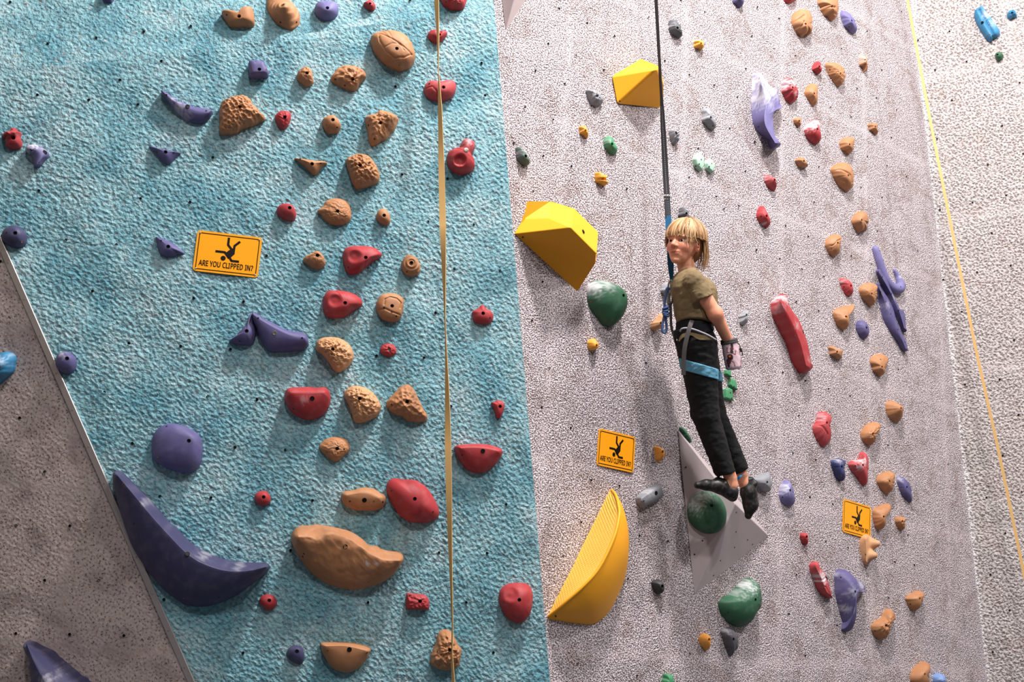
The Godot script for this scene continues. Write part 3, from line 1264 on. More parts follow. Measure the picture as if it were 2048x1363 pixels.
func boy() -> void:
	boy_depth = -(cam.transposed() * (hit("G", 1395, 640, 0.34) - EYE)).z
	var o := base("person", fp(690, 1040, 0.05))
	var up := Vector3.UP
	# --- head frame
	var hc := bp(1367, 488, 0.01)
	var to_cam := (EYE - hc)
	to_cam.y = 0.0
	to_cam = to_cam.normalized()
	var yaw := deg_to_rad(28.0)
	var right := Vector3.UP.cross(to_cam).normalized()
	var fwd := (to_cam * cos(yaw) - right * sin(yaw)).normalized()
	fwd = (fwd * cos(0.13) - up * sin(0.13)).normalized()
	var hx := up.cross(fwd).normalized()
	var hm := Basis(fwd, -0.26) * Basis(hx, fwd.cross(hx).normalized(), fwd)
	var hp := func(x: float, y: float, z: float) -> Vector3: return hc + hm * Vector3(x, y, z)
	var skin := lin(216, 148, 118)
	var body := Shape.new()
	# --- torso, arms, legs: one skin under the clothes
	var sl := bp(1389, 562, 0.115)
	var sr := bp(1372, 560, -0.105)
	var el := bp(1431, 628, 0.12)
	var wl := bp(1458, 684, 0.05)
	var er := bp(1378, 636, -0.14)
	var wr := bp(1374, 684, -0.11)
	var hipl := bp(1394, 690, 0.055)
	var hipr := bp(1398, 690, -0.055)
	var kl := bp(1410, 826, 0.05)
	var kr := bp(1424, 822, -0.045)
	var al := fp(690, 770, 0.055)
	var ar := fp(815, 740, -0.05)
	var neck0 := bp(1377, 553, 0.0)
	var neck1: Vector3 = hp.call(0.0, -0.055, -0.012)
	var bones := [
		bone(neck0, neck1, 0.042, 0.038), bone(bp(1379, 570, 0.045), bp(1386, 640, 0.035), 0.072, 0.066), bone(bp(1376, 570, -0.045), bp(1386, 640, -0.035), 0.072, 0.066),
		bone(sl, sr, 0.036, 0.036), bone(bp(1386, 640, 0.03), bp(1394, 688, 0.04), 0.068, 0.07), bone(bp(1386, 640, -0.03), bp(1396, 688, -0.04), 0.068, 0.07),
		bone(sl, el, 0.038, 0.031), bone(el, wl, 0.031, 0.0235), bone(sr, er, 0.038, 0.031), bone(er, wr, 0.031, 0.0235),
		bone(hipl, kl, 0.068, 0.048), bone(kl, al, 0.047, 0.029), bone(hipr, kr, 0.068, 0.048), bone(kr, ar, 0.047, 0.029),
		bone(el + (sl - el) * 0.02, el + (el - bp(1420, 640, 0.1)) * 0.12, 0.027, 0.02)]
	var flush := lin(206, 122, 96)
	var tone := func(p: Vector3) -> Color:
		var t := 1.0 + 0.10 * rough_noise.get_noise_3d(p.x * 20.0, p.y * 20.0, p.z * 20.0)
		var c := skin.lerp(flush, clampf(1.0 - p.distance_to(el) / 0.05, 0.0, 1.0) * 0.6)
		return Color(c.r * t, c.g * t, c.b * t)
	skin_over(body, bones, 0.0085, 0.02, tone)
	# --- feet (inside the shoes) and hands (the left one down in the chalk bag)
	skin_over(body, [bone(al, fp(700, 850, 0.055), 0.029, 0.027), bone(fp(700, 850, 0.055), fp(560, 870, 0.065), 0.026, 0.02), bone(ar, fp(850, 830, -0.05), 0.027, 0.026), bone(fp(850, 830, -0.05), fp(905, 1000, -0.045), 0.026, 0.02)], 0.006, 0.012, tone)
	for side in 2:
		var wrist := wl if side == 0 else wr
		var elbow := el if side == 0 else er
		var d := (wrist - elbow).normalized()
		var lift := (to_cam - d * to_cam.dot(d)).normalized()
		var cross := d.cross(lift)
		var hand := [bone(wrist, wrist + d * 0.03, 0.021, 0.024)]
		for i in 4:
			var root := wrist + d * 0.05 + cross * (i - 1.5) * 0.0145
			hand.append(bone(wrist + d * 0.012 + cross * (i - 1.5) * 0.008, root, 0.012, 0.0095))
			var len: float = [0.024, 0.028, 0.026, 0.02][i]
			var k1 := root + d * len - lift * 0.006
			hand.append(bone(root, k1, 0.0085, 0.0078))
			hand.append(bone(k1, k1 + d * len * 0.6 - lift * 0.014, 0.0078, 0.0065))
		var th := wrist + d * 0.02 + cross * 0.022
		hand.append(bone(wrist + d * 0.012 + cross * 0.01, th, 0.012, 0.010))
		hand.append(bone(th, th + d * 0.022 + cross * 0.014 - lift * 0.006, 0.0095, 0.0085))
		hand.append(bone(th + d * 0.022 + cross * 0.014 - lift * 0.006, th + d * 0.042 + cross * 0.014 - lift * 0.012, 0.0085, 0.007))
		skin_over(body, hand, 0.0035, 0.005, tone)
	# --- head
	var head := [
		lump(hp.call(0, 0.022, -0.012), hm, Vector3(0.072, 0.086, 0.088)),
		lump(hp.call(0, -0.018, 0.024), hm, Vector3(0.059, 0.060, 0.060)),
		lump(hp.call(0, -0.056, 0.036), hm, Vector3(0.041, 0.040, 0.043)),
		lump(hp.call(0, -0.084, 0.059), hm, Vector3(0.021, 0.016, 0.019)),
		lump(hp.call(0.034, -0.024, 0.043), hm, Vector3(0.023, 0.023, 0.024)),
		lump(hp.call(-0.034, -0.024, 0.043), hm, Vector3(0.023, 0.023, 0.024)),
		bone(hp.call(0, 0.006, 0.076), hp.call(0, -0.018, 0.090), 0.0065, 0.0095),
		lump(hp.call(0, -0.021, 0.0915), hm, Vector3(0.0095, 0.008, 0.0085)),
		lump(hp.call(0.0105, -0.024, 0.084), hm, Vector3(0.0065, 0.006, 0.008)),
		lump(hp.call(-0.0105, -0.024, 0.084), hm, Vector3(0.0065, 0.006, 0.008)),
		lump(hp.call(0, 0.020, 0.064), hm, Vector3(0.05, 0.016, 0.022)),
		lump(hp.call(0, -0.0475, 0.0735), hm, Vector3(0.024, 0.006, 0.009)),
		lump(hp.call(0, -0.0575, 0.0730), hm, Vector3(0.021, 0.0065, 0.009)),
		bone(neck1, hp.call(0, -0.04, -0.01), 0.040, 0.042),
		bone(neck1, bp(1377, 553, 0.0), 0.038, 0.042)]
	var ear := [lump(hp.call(0.071, -0.010, -0.010), hm * Basis(Vector3.UP, 0.5), Vector3(0.007, 0.027, 0.017)), lump(hp.call(-0.071, -0.010, -0.010), hm * Basis(Vector3.UP, -0.5), Vector3(0.007, 0.027, 0.017)),
		bone(hp.call(0.068, -0.030, -0.004), hp.call(0.066, -0.010, -0.002), 0.008, 0.007), bone(hp.call(-0.068, -0.030, -0.004), hp.call(-0.066, -0.010, -0.002), 0.008, 0.007)]
	var carve := []
	for sx in [-1.0, 1.0]:
		carve.append(lump(hp.call(0.0285 * sx, 0.0005, 0.078), hm * Basis(Vector3.BACK, -0.08 * sx), Vector3(0.0145, 0.0072, 0.016)))
		carve.append(lump(hp.call(0.0062 * sx, -0.0285, 0.088), hm, Vector3(0.0032, 0.0028, 0.005)))
		carve.append(lump(hp.call(0.0785 * sx, -0.008, -0.003), hm * Basis(Vector3.UP, 0.5 * sx), Vector3(0.007, 0.017, 0.0085)))
	var lip := lin(178, 92, 84)
	var cheek := lin(206, 118, 96)
	var brow := lin(150, 104, 70)
	var face := func(p: Vector3) -> Color:
		var q: Vector3 = hm.transposed() * (p - hc)
		var c := skin
		var ck := 0.0
		for sx in [-1.0, 1.0]:
			ck = maxf(ck, 1.0 - Vector2(q.x - 0.038 * sx, q.y + 0.035).length() / 0.03)
		if q.z > 0.02:
			c = c.lerp(cheek, clampf(ck, 0.0, 1.0) * 0.7)
			c = c.lerp(cheek, clampf(1.3 - Vector3(q.x, q.y + 0.022, q.z - 0.095).length() / 0.014, 0.0, 1.0) * 0.5)
			c = c.lerp(lip, clampf(2.6 * (1.0 - Vector2(q.x / 0.0235, (q.y + 0.0525) / 0.0088).length()), 0.0, 1.0) * 0.8)
			c = c.lerp(lin(110, 48, 44), clampf(2.2 * (1.0 - Vector2(q.x / 0.0245, (q.y + 0.0523 + 2.0 * q.x * q.x) / 0.0026).length()), 0.0, 1.0) * 0.85)
			for sx in [-1.0, 1.0]:
				var b := Vector2((q.x - 0.030 * sx) / 0.02, (q.y - 0.0185 + 8.0 * pow(q.x - 0.032 * sx, 2.0)) / 0.0042)
				c = c.lerp(brow, clampf(2.0 * (1.0 - b.length()), 0.0, 1.0) * 0.8)
		if absf(q.x) > 0.06 and q.z < 0.015:
			c = c.lerp(cheek, 0.5)
		var t := 1.0 + 0.07 * rough_noise.get_noise_3d(p.x * 40.0, p.y * 40.0, p.z * 40.0)
		return Color(c.r * t, c.g * t, c.b * t)
	skin_over(body, head + ear, 0.0026, 0.008, face, carve)
	part("body", settle(body, o).mesh(mats.skin), o)
	# --- eyes
	for sx in [-1.0, 1.0]:
		var e := Shape.new()
		var ec: Vector3 = hp.call(0.0285 * sx, 0.001, 0.0605)
		var gaze: Vector3 = (hm * Vector3(0.18, 0.10, 1.0)).normalized()
		var gx := gaze.cross(Vector3.UP).normalized()
		var gm := Basis(gx, gaze.cross(gx), gaze)
		for i in 25:
			var th := PI * pow(i / 24.0, 1.3)
			for j in 28:
				var ph := TAU * j / 28.0
				var d := gm * Vector3(sin(th) * cos(ph), sin(th) * sin(ph), cos(th))
				var c := lin(226, 212, 206)
				if th < 0.17:
					c = lin(10, 8, 8)
				elif th < 0.47:
					c = lin(46, 30, 22)
				e.add(ec + d * 0.0128, c, d)
		for i in 24:
			for j in 28:
				var a := i * 28 + j
				var b := i * 28 + (j + 1) % 28
				e.quad(a, b, b + 28, a + 28)
		part("eye", settle(e, o).mesh(mats.eyeball), o)
	# --- hair: separate locks from the crown
	var hs := Shape.new()
	var rng := RandomNumberGenerator.new()
	rng.seed = 77
	var cap := [lump(hp.call(0, 0.030, -0.018), hm, Vector3(0.0765, 0.0835, 0.0885)), lump(hp.call(0, -0.025, -0.055), hm, Vector3(0.06, 0.06, 0.045))]
	var dark := lin(134, 94, 58)
	skin_over(hs, cap, 0.005, 0.02, plain(dark, 0.2), [lump(hp.call(0, -0.075, 0.085), hm, Vector3(0.2, 0.1, 0.115)), lump(hp.call(0.08, -0.045, 0.01), hm, Vector3(0.03, 0.045, 0.03)), lump(hp.call(-0.08, -0.045, 0.01), hm, Vector3(0.03, 0.045, 0.03))])
	var tones := [lin(184, 142, 98), lin(204, 164, 120), lin(164, 122, 82), lin(128, 92, 60), lin(196, 156, 114), lin(148, 108, 72)]
	for layer in 3:
		for i in 190:
			var az := TAU * (i + rng.randf() * 2.5) / 190.0
			var a := wrapf(az, -PI, PI)
			var front := clampf(1.0 - absf(a) / 1.0, 0.0, 1.0)
			var back := clampf((absf(a) - 1.6) / 0.5, 0.0, 1.0)
			var low := lerpf(0.002, 0.036, smoothstep(0.0, 0.5, front)) - back * 0.10
			if absf(a) > 1.0 and absf(a) < 1.6:
				low = lerpf(-0.004, -0.002, (absf(a) - 1.0) / 0.6)
			if a > 1.15 and a < 2.0:
				low = 0.034
			if a < -1.4:
				low = -0.02
			low += rng.randf_range(-0.013, 0.010) - (2 - layer) * 0.006 * (1.0 - back)
			var pts := []
			var start := rng.randf_range(0.04, 0.5 if layer == 2 else 0.25)
			var sway := rng.randf_range(-0.30, 0.30) - 0.25 * front
			var puff := 1.0 + 0.035 * layer + 0.05 * back * layer + rng.randf_range(0.0, 0.03)
			var curl := rng.randf_range(-0.006, 0.012)
			for k in 12:
				var t := k / 11.0
				var phi := start + (PI * 0.52 - start) * minf(1.0, t * 1.35)
				var az2 := a + sway * t * t - 0.12 * sin(t * 3.0)
				var rr := puff + 0.03 * sin(t * PI)
				var q := Vector3(sin(phi) * sin(az2) * 0.0795 * rr, 0.028 + cos(phi) * 0.0865 * rr, -0.014 + sin(phi) * cos(az2) * 0.094 * rr)
				var rim := 0.028 + cos(PI * 0.52) * 0.0865 * rr
				if t > 0.741:
					var e := (t - 0.741) / 0.259
					q.y = lerpf(rim, minf(low, rim), e)
					q += Vector3(sin(az2), 0, cos(az2)) * (curl * e * e + 0.012 * back * sin(e * 2.6) - 0.005 * front * e)
				elif low > rim:
					q.y = maxf(q.y, low)
				pts.append(hp.call(q.x, q.y, q.z))
			var c: Color = tones[rng.randi() % tones.size()]
			add_tube(hs, pts, rng.randf_range(0.0045, 0.0085), 6, c, 0.08, 0.45, (hm * Vector3(cos(a), 0, -sin(a))).normalized())
	part("hair", settle(hs, o).mesh(mats.hair), o)
	# --- olive shirt
	var sh := Shape.new()
	var olive := lin(122, 104, 74)
	var cuff := (bp(1407, 601, 0.125) - sl).normalized()
	var shirt := [
		bone(bp(1378, 574, 0.045), bp(1390, 640, 0.04), 0.080, 0.083), bone(bp(1374, 574, -0.045), bp(1388, 640, -0.04), 0.080, 0.083),
		bone(sl, sr, 0.043, 0.043), bone(bp(1380, 556, 0.04), bp(1378, 556, -0.04), 0.052, 0.052), bone(bp(1396, 590, 0.0), bp(1400, 625, 0.0), 0.09, 0.085),
		bone(sl, bp(1409, 606, 0.125), 0.046, 0.052, [[bp(1406, 598, 0.125), cuff]]),
		bone(sr, er + (sr - er) * 0.45, 0.046, 0.052)]
	var hem := bp(1390, 656, 0.0)
	skin_over(sh, shirt, 0.0055, 0.016, plain(olive, 0.14), [lump(bp(1374, 530, 0.0), Basis(), Vector3(0.052, 0.042, 0.052))], 0.0, 0.0045, 15.0, [[hem, (Vector3.DOWN + cam.x * -0.10).normalized()]])
	part("shirt", settle(sh, o).mesh(mats.cloth), o)
	var cuff_ring := []
	# --- black trousers
	var tr := Shape.new()
	var black := lin(17, 15, 16)
	var hl := fp(630, 720, 0.055)
	var hr := fp(800, 690, -0.05)
	var legs := [
		bone(bp(1386, 655, 0.04), hipl, 0.078, 0.082), bone(bp(1388, 655, -0.04), hipr, 0.078, 0.082),
		bone(hipl, kl, 0.087, 0.064), bone(hipr, kr, 0.084, 0.061),
		bone(kl, hl, 0.061, 0.047, [[hl, (hl - kl).normalized()]]), bone(kr, hr, 0.058, 0.042, [[hr, (hr - kr).normalized()]])]
	skin_over(tr, legs, 0.0065, 0.015, plain(black, 0.25), [], 0.0, 0.004, 15.0, [[bp(1388, 632, 0.0), Vector3.UP]])
	part("trousers", settle(tr, o).mesh(mats.cloth), o)
	# --- climbing shoes
	var rubber := lin(28, 26, 27)
	var leather := lin(62, 58, 56)
	var shoe_tint := func(p: Vector3) -> Color:
		var t := rough_noise.get_noise_3d(p.x * 45.0, p.y * 45.0, p.z * 45.0)
		var c := rubber.lerp(leather, clampf(t * 1.6, 0.0, 0.8))
		return c
	var s1 := Shape.new()
	skin_over(s1, [bone(fp(310, 850, 0.075), fp(410, 846, 0.075), 0.0155, 0.024), bone(fp(410, 846, 0.075), fp(560, 862, 0.065), 0.024, 0.032), bone(fp(560, 862, 0.065), fp(690, 930, 0.055), 0.032, 0.034), bone(fp(690, 930, 0.055), fp(712, 985, 0.05), 0.033, 0.021), bone(fp(545, 800, 0.06), fp(600, 840, 0.06), 0.018, 0.028)], 0.0035, 0.012, shoe_tint, [bone(al + (al - kl) * 0.0, fp(715, 850, 0.055), 0.028, 0.0265)], 0.0, 0.0, 30.0)
	part("shoe", settle(s1, o).mesh(mats.shoe_rubber), o)
	var s2 := Shape.new()
	skin_over(s2, [bone(fp(870, 810, -0.05), fp(890, 930, -0.045), 0.026, 0.037), bone(fp(890, 930, -0.045), fp(915, 1070, -0.04), 0.037, 0.035), bone(fp(915, 1070, -0.04), fp(890, 1195, -0.035), 0.034, 0.017), bone(fp(925, 785, -0.05), fp(945, 830, -0.05), 0.012, 0.022)], 0.0035, 0.012, shoe_tint, [bone(ar, fp(835, 800, -0.03), 0.026, 0.02)], 0.0, 0.0, 30.0)
	var hanging_shoe := part("shoe", settle(s2, o).mesh(mats.shoe_rubber), o)
	var teal := strap(here(o, through([fp(740, 830, 0.03), fp(765, 785, 0.03), fp(800, 745, 0.03), fp(835, 735, 0.01)], 10)), filled(0.011, 10), 0.002, filled(cam.x, 10), mats.strap_blue)
	part("shoe_strap", teal, hanging_shoe)
	# --- harness
	var hz := Shape.new()
	var axis := (bp(1386, 655) - bp(1396, 700)).normalized()
	skin_over(hz, [legs[0], legs[1]], 0.0055, 0.015, plain(lin(20, 20, 22)), [], 0.009, 0.003, 15.0, [[bp(1387, 651), axis], [bp(1390, 669), -axis]])
	part("waist_belt", settle(hz, o).mesh(mats.cloth), o)
	for side in 2:
		var lb := Shape.new()
		var c := bp(1405, 739, 0.05) if side == 0 else bp(1428, 751, -0.05)
		var leg: Array = [hipl, kl] if side == 0 else [hipr, kr]
		var ax: Vector3 = ((leg[0] - leg[1]).normalized() + cam.x * (0.40 if side == 0 else 0.25)).normalized()
		skin_over(lb, [legs[2 + side]], 0.0045, 0.012, plain(lin(92, 148, 172), 0.15), [], 0.006, 0.004, 15.0, [[c + ax * 0.022, ax], [c - ax * 0.025, -ax]])
		part("leg_loop", settle(lb, o).mesh(mats.cloth), o)
	part("hanging_strap_end", strap(here(o, through([zp(535, 115, 0.125), zp(505, 200, 0.15), zp(455, 400, 0.155), zp(440, 560, 0.15), zp(437, 735, 0.145)], 18)), filled(0.0195, 18), 0.002, filled(cam.x, 18), mats.strap_grey), o)
	part("gear_loop", tube(here(o, through([zp(400, 240, 0.13), zp(420, 210, 0.14), zp(480, 203, 0.145), zp(560, 220, 0.15), zp(640, 250, 0.15), zp(720, 285, 0.145), zp(805, 335, 0.13)], 24)), 0.0042, 8, Color.WHITE, mats.stitch_white), o)
	part("pocket_lining", strap(here(o, through([zp(385, 350, 0.125), zp(430, 290, 0.14), zp(520, 268, 0.145), zp(610, 300, 0.147), zp(690, 312, 0.145), zp(800, 325, 0.125)], 24)), [0.008, 0.010, 0.013, 0.015, 0.016, 0.016, 0.015, 0.014, 0.013, 0.013, 0.015, 0.018, 0.021, 0.023, 0.023, 0.021, 0.019, 0.017, 0.015, 0.013, 0.011, 0.009, 0.007, 0.005], 0.003, filled(cam.y, 24), mats.khaki), o)
	part("belay_loop", strap(here(o, through([bp(1341, 606, 0.01), bp(1341.5, 630, 0.01), bp(1343, 655, 0.015), bp(1347, 668, 0.02), bp(1356, 700, 0.05), bp(1362, 730, 0.06)], 20)), filled(0.012, 20), 0.004, filled(cam.x, 20), mats.strap_grey), o)
	var cord := through([bp(1340, 578, 0.015), bp(1334, 576, 0.02), bp(1332, 590, 0.02), bp(1329, 606, 0.02), bp(1330, 618, 0.02), bp(1328, 634, 0.02), bp(1325, 648, 0.02), bp(1325, 660, 0.02), bp(1329, 666, 0.02), bp(1333, 658, 0.02), bp(1332, 642, 0.02), bp(1331, 628, 0.02)], 48)
	var ks := Shape.new()
	add_tube(ks, here(o, cord), 0.0062, 8, Color.WHITE)
	for i in 4:
		var ring := []
		var c := bp(1331.5, 615 + i * 5.0, 0.02)
		for j in 17:
			var a := TAU * j / 16.0
			ring.append(c + cam.x * cos(a) * (0.0125 - 0.002 * (i % 2)) + cam.z * sin(a) * 0.0125 + cam.y * cos(a + i) * 0.005)
		add_tube(ks, here(o, ring), 0.0058, 8, Color.WHITE)
	part("knotted_cord", ks.mesh(mats.cord_blue), o)
	tag(o, "boy in olive shirt and black trousers standing on a green hold", "person")
	chalk_bag(wl)
	belay_line()

func filled(what, count: int) -> Array:
	var a := []
	a.resize(count)
	a.fill(what)
	return a

func chalk_bag(wrist: Vector3) -> void:
	var near := 0.045
	var top := bp(1458, 679, near)
	var low := bp(1468, 738, near)
	var o := base("chalk_bag", low)
	var axis := (top - low).normalized()
	var x := (cam.x - axis * cam.x.dot(axis)).normalized()
	var turn := Basis(x, axis, x.cross(axis))
	o.transform.basis = turn
	var tall := top.distance_to(low)
	var r := 0.036
	# printed cloth: dark lizards on pale pink
	var im := Image.create(256, 128, false, Image.FORMAT_RGB8)
	im.fill(Color8(205, 176, 184))
	var rng := RandomNumberGenerator.new()
	rng.seed = 3
	for copy in 3:
		var ox := 20 + copy * 84
		var spots := [[30, 14, 7, 12, Color8(38, 44, 50)], [33, 28, 9, 8, Color8(120, 48, 40)], [36, 42, 8, 10, Color8(36, 54, 60)], [48, 66, 15, 15, Color8(52, 34, 36)], [60, 86, 13, 14, Color8(60, 38, 42)], [64, 104, 7, 10, Color8(86, 36, 44)], [50, 62, 6, 5, Color8(232, 106, 32)]]
		for sp in spots:
			for py in range(-sp[3], sp[3] + 1):
				for px in range(-sp[2], sp[2] + 1):
					if pow(px / float(sp[2]), 2.0) + pow(py / float(sp[3]), 2.0) <= 1.0:
						im.set_pixel((ox + sp[0] + px) % 256, clampi(sp[1] + py, 0, 127), sp[4])
		for leg in [[36, 46, 20, 58, 16, 42], [44, 46, 58, 40, 56, 22], [52, 78, 34, 92, 32, 110], [62, 88, 76, 96, 80, 116]]:
			for t in 40:
				var q := t / 39.0
				var p := Vector2(leg[0], leg[1]).lerp(Vector2(leg[2], leg[3]), minf(1.0, q * 2.0)) if q < 0.5 else Vector2(leg[2], leg[3]).lerp(Vector2(leg[4], leg[5]), q * 2.0 - 1.0)
				for d in 9:
					im.set_pixel((ox + int(p.x) + d % 3) % 256, clampi(int(p.y) + d / 3, 0, 127), Color8(130, 34, 40))
			for toe in 5:
				var a := TAU * toe / 5.0 + 0.4
				for t in 8:
					im.set_pixel((ox + leg[4] + int(cos(a) * t)) % 256, clampi(leg[5] + int(sin(a) * t), 0, 127), Color8(70, 30, 36))
	var m := paint("lizard_cloth", 0.85, 0.0, Color.WHITE)
	m.albedo_texture = ImageTexture.create_from_image(im)
	var s := Shape.new()
	for i in 17:
		var t := i / 16.0
		for j in 41:
			var a := TAU * j / 40.0
			var rr := r * (1.0 + 0.05 * sin(t * PI) + 0.05 * rough_noise.get_noise_3d(cos(a) * 2.0, t * 4.0, sin(a) * 2.0)) * (1.0 if t > 0.04 else 0.82)
			s.add(Vector3(cos(a) * rr, t * tall * 0.9, sin(a) * rr), Color.WHITE, Vector3.ZERO, Vector2(a / TAU * 1.0 + 0.28, 1.0 - t))
	for i in 16:
		for j in 40:
			var a := i * 41 + j
			s.quad(a, a + 1, a + 42, a + 41)
	s.smooth()
	if s.n[41 * 8].dot(Vector3(1, 0, 0)) < 0.0:
		s.flip()
	var l := []
	for j in 40:
		l.append(s.v[j])
	s.flat(l, Vector3(0, -1, 0))
	var pouch := part("printed_pouch", s.mesh(m), o)
	var rim := Shape.new()
	var prof := [[r * 1.02, 0.86], [r * 1.09, 0.88], [r * 1.09, 0.93], [r * 1.05, 0.945], [r * 1.09, 0.96], [r * 1.09, 1.0], [r * 1.0, 1.03], [r * 0.93, 1.0], [r * 0.90, 0.7], [r * 0.85, 0.2]]
	for p in prof:
		for j in 41:
			var a := TAU * j / 40.0
			rim.add(Vector3(cos(a) * p[0], p[1] * tall, sin(a) * p[0]), Color.WHITE)
	for i in prof.size() - 1:
		for j in 40:
			var a := i * 41 + j
			rim.quad(a, a + 1, a + 42, a + 41)
	rim.smooth()
	if rim.n[41 * 3].dot(rim.v[41 * 3] * Vector3(1, 0, 1)) < 0.0:
		rim.flip()
	part("padded_rim", rim.mesh(mats.strap_grey), o)
	part("drawstring", tube(through([Vector3(r * 0.95, tall * 0.85, r * 0.4), Vector3(r * 1.15, tall * 0.75, r * 0.4), Vector3(r * 1.1, tall * 0.6, r * 0.5), Vector3(r * 1.3, tall * 0.5, r * 0.4), Vector3(r * 1.2, tall * 0.4, r * 0.4)], 16), 0.0022, 6, Color.WHITE, mats.strap_black), pouch)
	part("cord_lock", tube([Vector3(r * 1.12, tall * 0.66, r * 0.5), Vector3(r * 1.17, tall * 0.60, r * 0.5), Vector3(r * 1.2, tall * 0.54, r * 0.5)], 0.006, 8, Color.WHITE, mats.strap_black), pouch)
	tag(o, "pale pink chalk bag printed with dark lizards, hanging behind the boy", "chalk bag")

func belay_line() -> void:
	var top := hit("G", 1283.5, -520, 0.105)
	var low := bp(1343, 560, -0.005)
	var o := base("belay_strap", low)
	var pts := []
	var sides := []
	var px := [[-515, 5.0], [-60, 5.0], [0, 4.6], [130, 3.6], [190, 3.0], [225, 6.5], [255, 8.5], [330, 11.0], [400, 12.5]]
	var at := func(y: float) -> Vector3:
		var t := 0.0
		for i in 30:
			t = clampf(t + (y - seen(top.lerp(low, t)).y) / 1080.0, 0.0, 1.0)
		return top.lerp(low, t)
	for i in px.size() - 1:
		for k in 6:
			var q := k / 6.0
			var p: Vector3 = at.call(lerpf(px[i][0], px[i + 1][0], q))
			var full := 0.028 * FOCAL / -(cam.transposed() * (p - EYE)).z
			var turn := acos(clampf(lerpf(px[i][1], px[i + 1][1], q) / full, 0.05, 1.0))
			pts.append(p - o.position)
			sides.append((cam.x * cos(turn) + cam.z * sin(turn)).normalized())
	var webbing := part("black_webbing", strap(pts, filled(0.028, pts.size()), 0.0022, sides, mats.strap_black), o)
	# the pale line of stitching down its middle
	var st := Shape.new()
	for i in range(28, pts.size() - 1):
		var n: Vector3 = sides[i].cross((pts[i + 1] - pts[i]).normalized()).normalized()
		if n.dot(cam.z) < 0.0:
			n = -n
		for k in 3:
			var a: Vector3 = pts[i].lerp(pts[i + 1], k / 3.0) + n * 0.0016
			var b: Vector3 = pts[i].lerp(pts[i + 1], k / 3.0 + 0.2) + n * 0.0016
			st.flat([a - sides[i] * 0.0008, a + sides[i] * 0.0008, b + sides[i] * 0.0008, b - sides[i] * 0.0008], n)
	part("stitching", st.mesh(mats.stitch_white), webbing)
	var fold := []
	for y in [392, 396]:
		fold.append(at.call(y) - o.position)
	part("fold", strap(fold, filled(0.031, 2), 0.006, filled(cam.x, 2), mats.strap_black), o)
	var sewn := []
	for y in [398, 415, 436]:
		sewn.append(at.call(y) - o.position)
	var sewing := part("sewn_end", strap(sewn, filled(0.028, 3), 0.0045, filled(cam.x, 3), mats.strap_black), o)
	var bars := Shape.new()
	for i in 9:
		var c: Vector3 = at.call(403 + i * 3.4) - o.position + cam.z * 0.0026
		bars.flat([c - cam.x * 0.010 - cam.y * 0.0007, c + cam.x * 0.010 + cam.y * 0.0007, c + cam.x * 0.010 - cam.y * 0.001, c - cam.x * 0.010 - cam.y * 0.0024], cam.z)
	part("bar_tacks", bars.mesh(mats.stitch_pale), sewing)
	var blue := []
	var bw := []
	for y in [432, 438, 470, 500, 530, 545, 562]:
		blue.append(at.call(y) - o.position + cam.z * 0.002)
		bw.append([0.029, 0.028, 0.028, 0.028, 0.027, 0.022, 0.014][bw.size()])
	part("blue_webbing", strap(blue, bw, 0.004, filled((cam.x * 0.97 + cam.z * 0.25).normalized(), 7), mats.strap_blue), o)
	var clip := through([bp(1341, 560, 0.0), bp(1345, 566, 0.0), bp(1345.5, 590, 0.0), bp(1343, 606, 0.005), bp(1339, 611, 0.005), bp(1335.5, 604, 0.005), bp(1336, 580, 0.0), bp(1337.5, 566, 0.0), bp(1341, 560, 0.0)], 40)
	var ring := []
	for p in clip:
		ring.append(p - o.position)
	var crab := part("carabiner", tube(ring, 0.0048, 8, Color.WHITE, mats.bright_steel), o)
	part("gate_sleeve", tube([bp(1337.5, 586, 0.006) - o.position, bp(1338.2, 606, 0.006) - o.position], 0.0075, 10, Color.WHITE, mats.bright_steel), crab)
	tag(o, "black and blue automatic belay strap clipped to the boy", "strap")

# ---------------------------------------------------------------- room and lamps
func box_part(called: String, size: Vector3, at: Vector3, m: Material, parent: Node = null) -> MeshInstance3D:
	var b := BoxMesh.new()
	b.size = size
	b.material = m
	var o := MeshInstance3D.new()
	o.name = called
	o.mesh = b
	(parent if parent else self).add_child(o, true)
	o.position = at
	return o

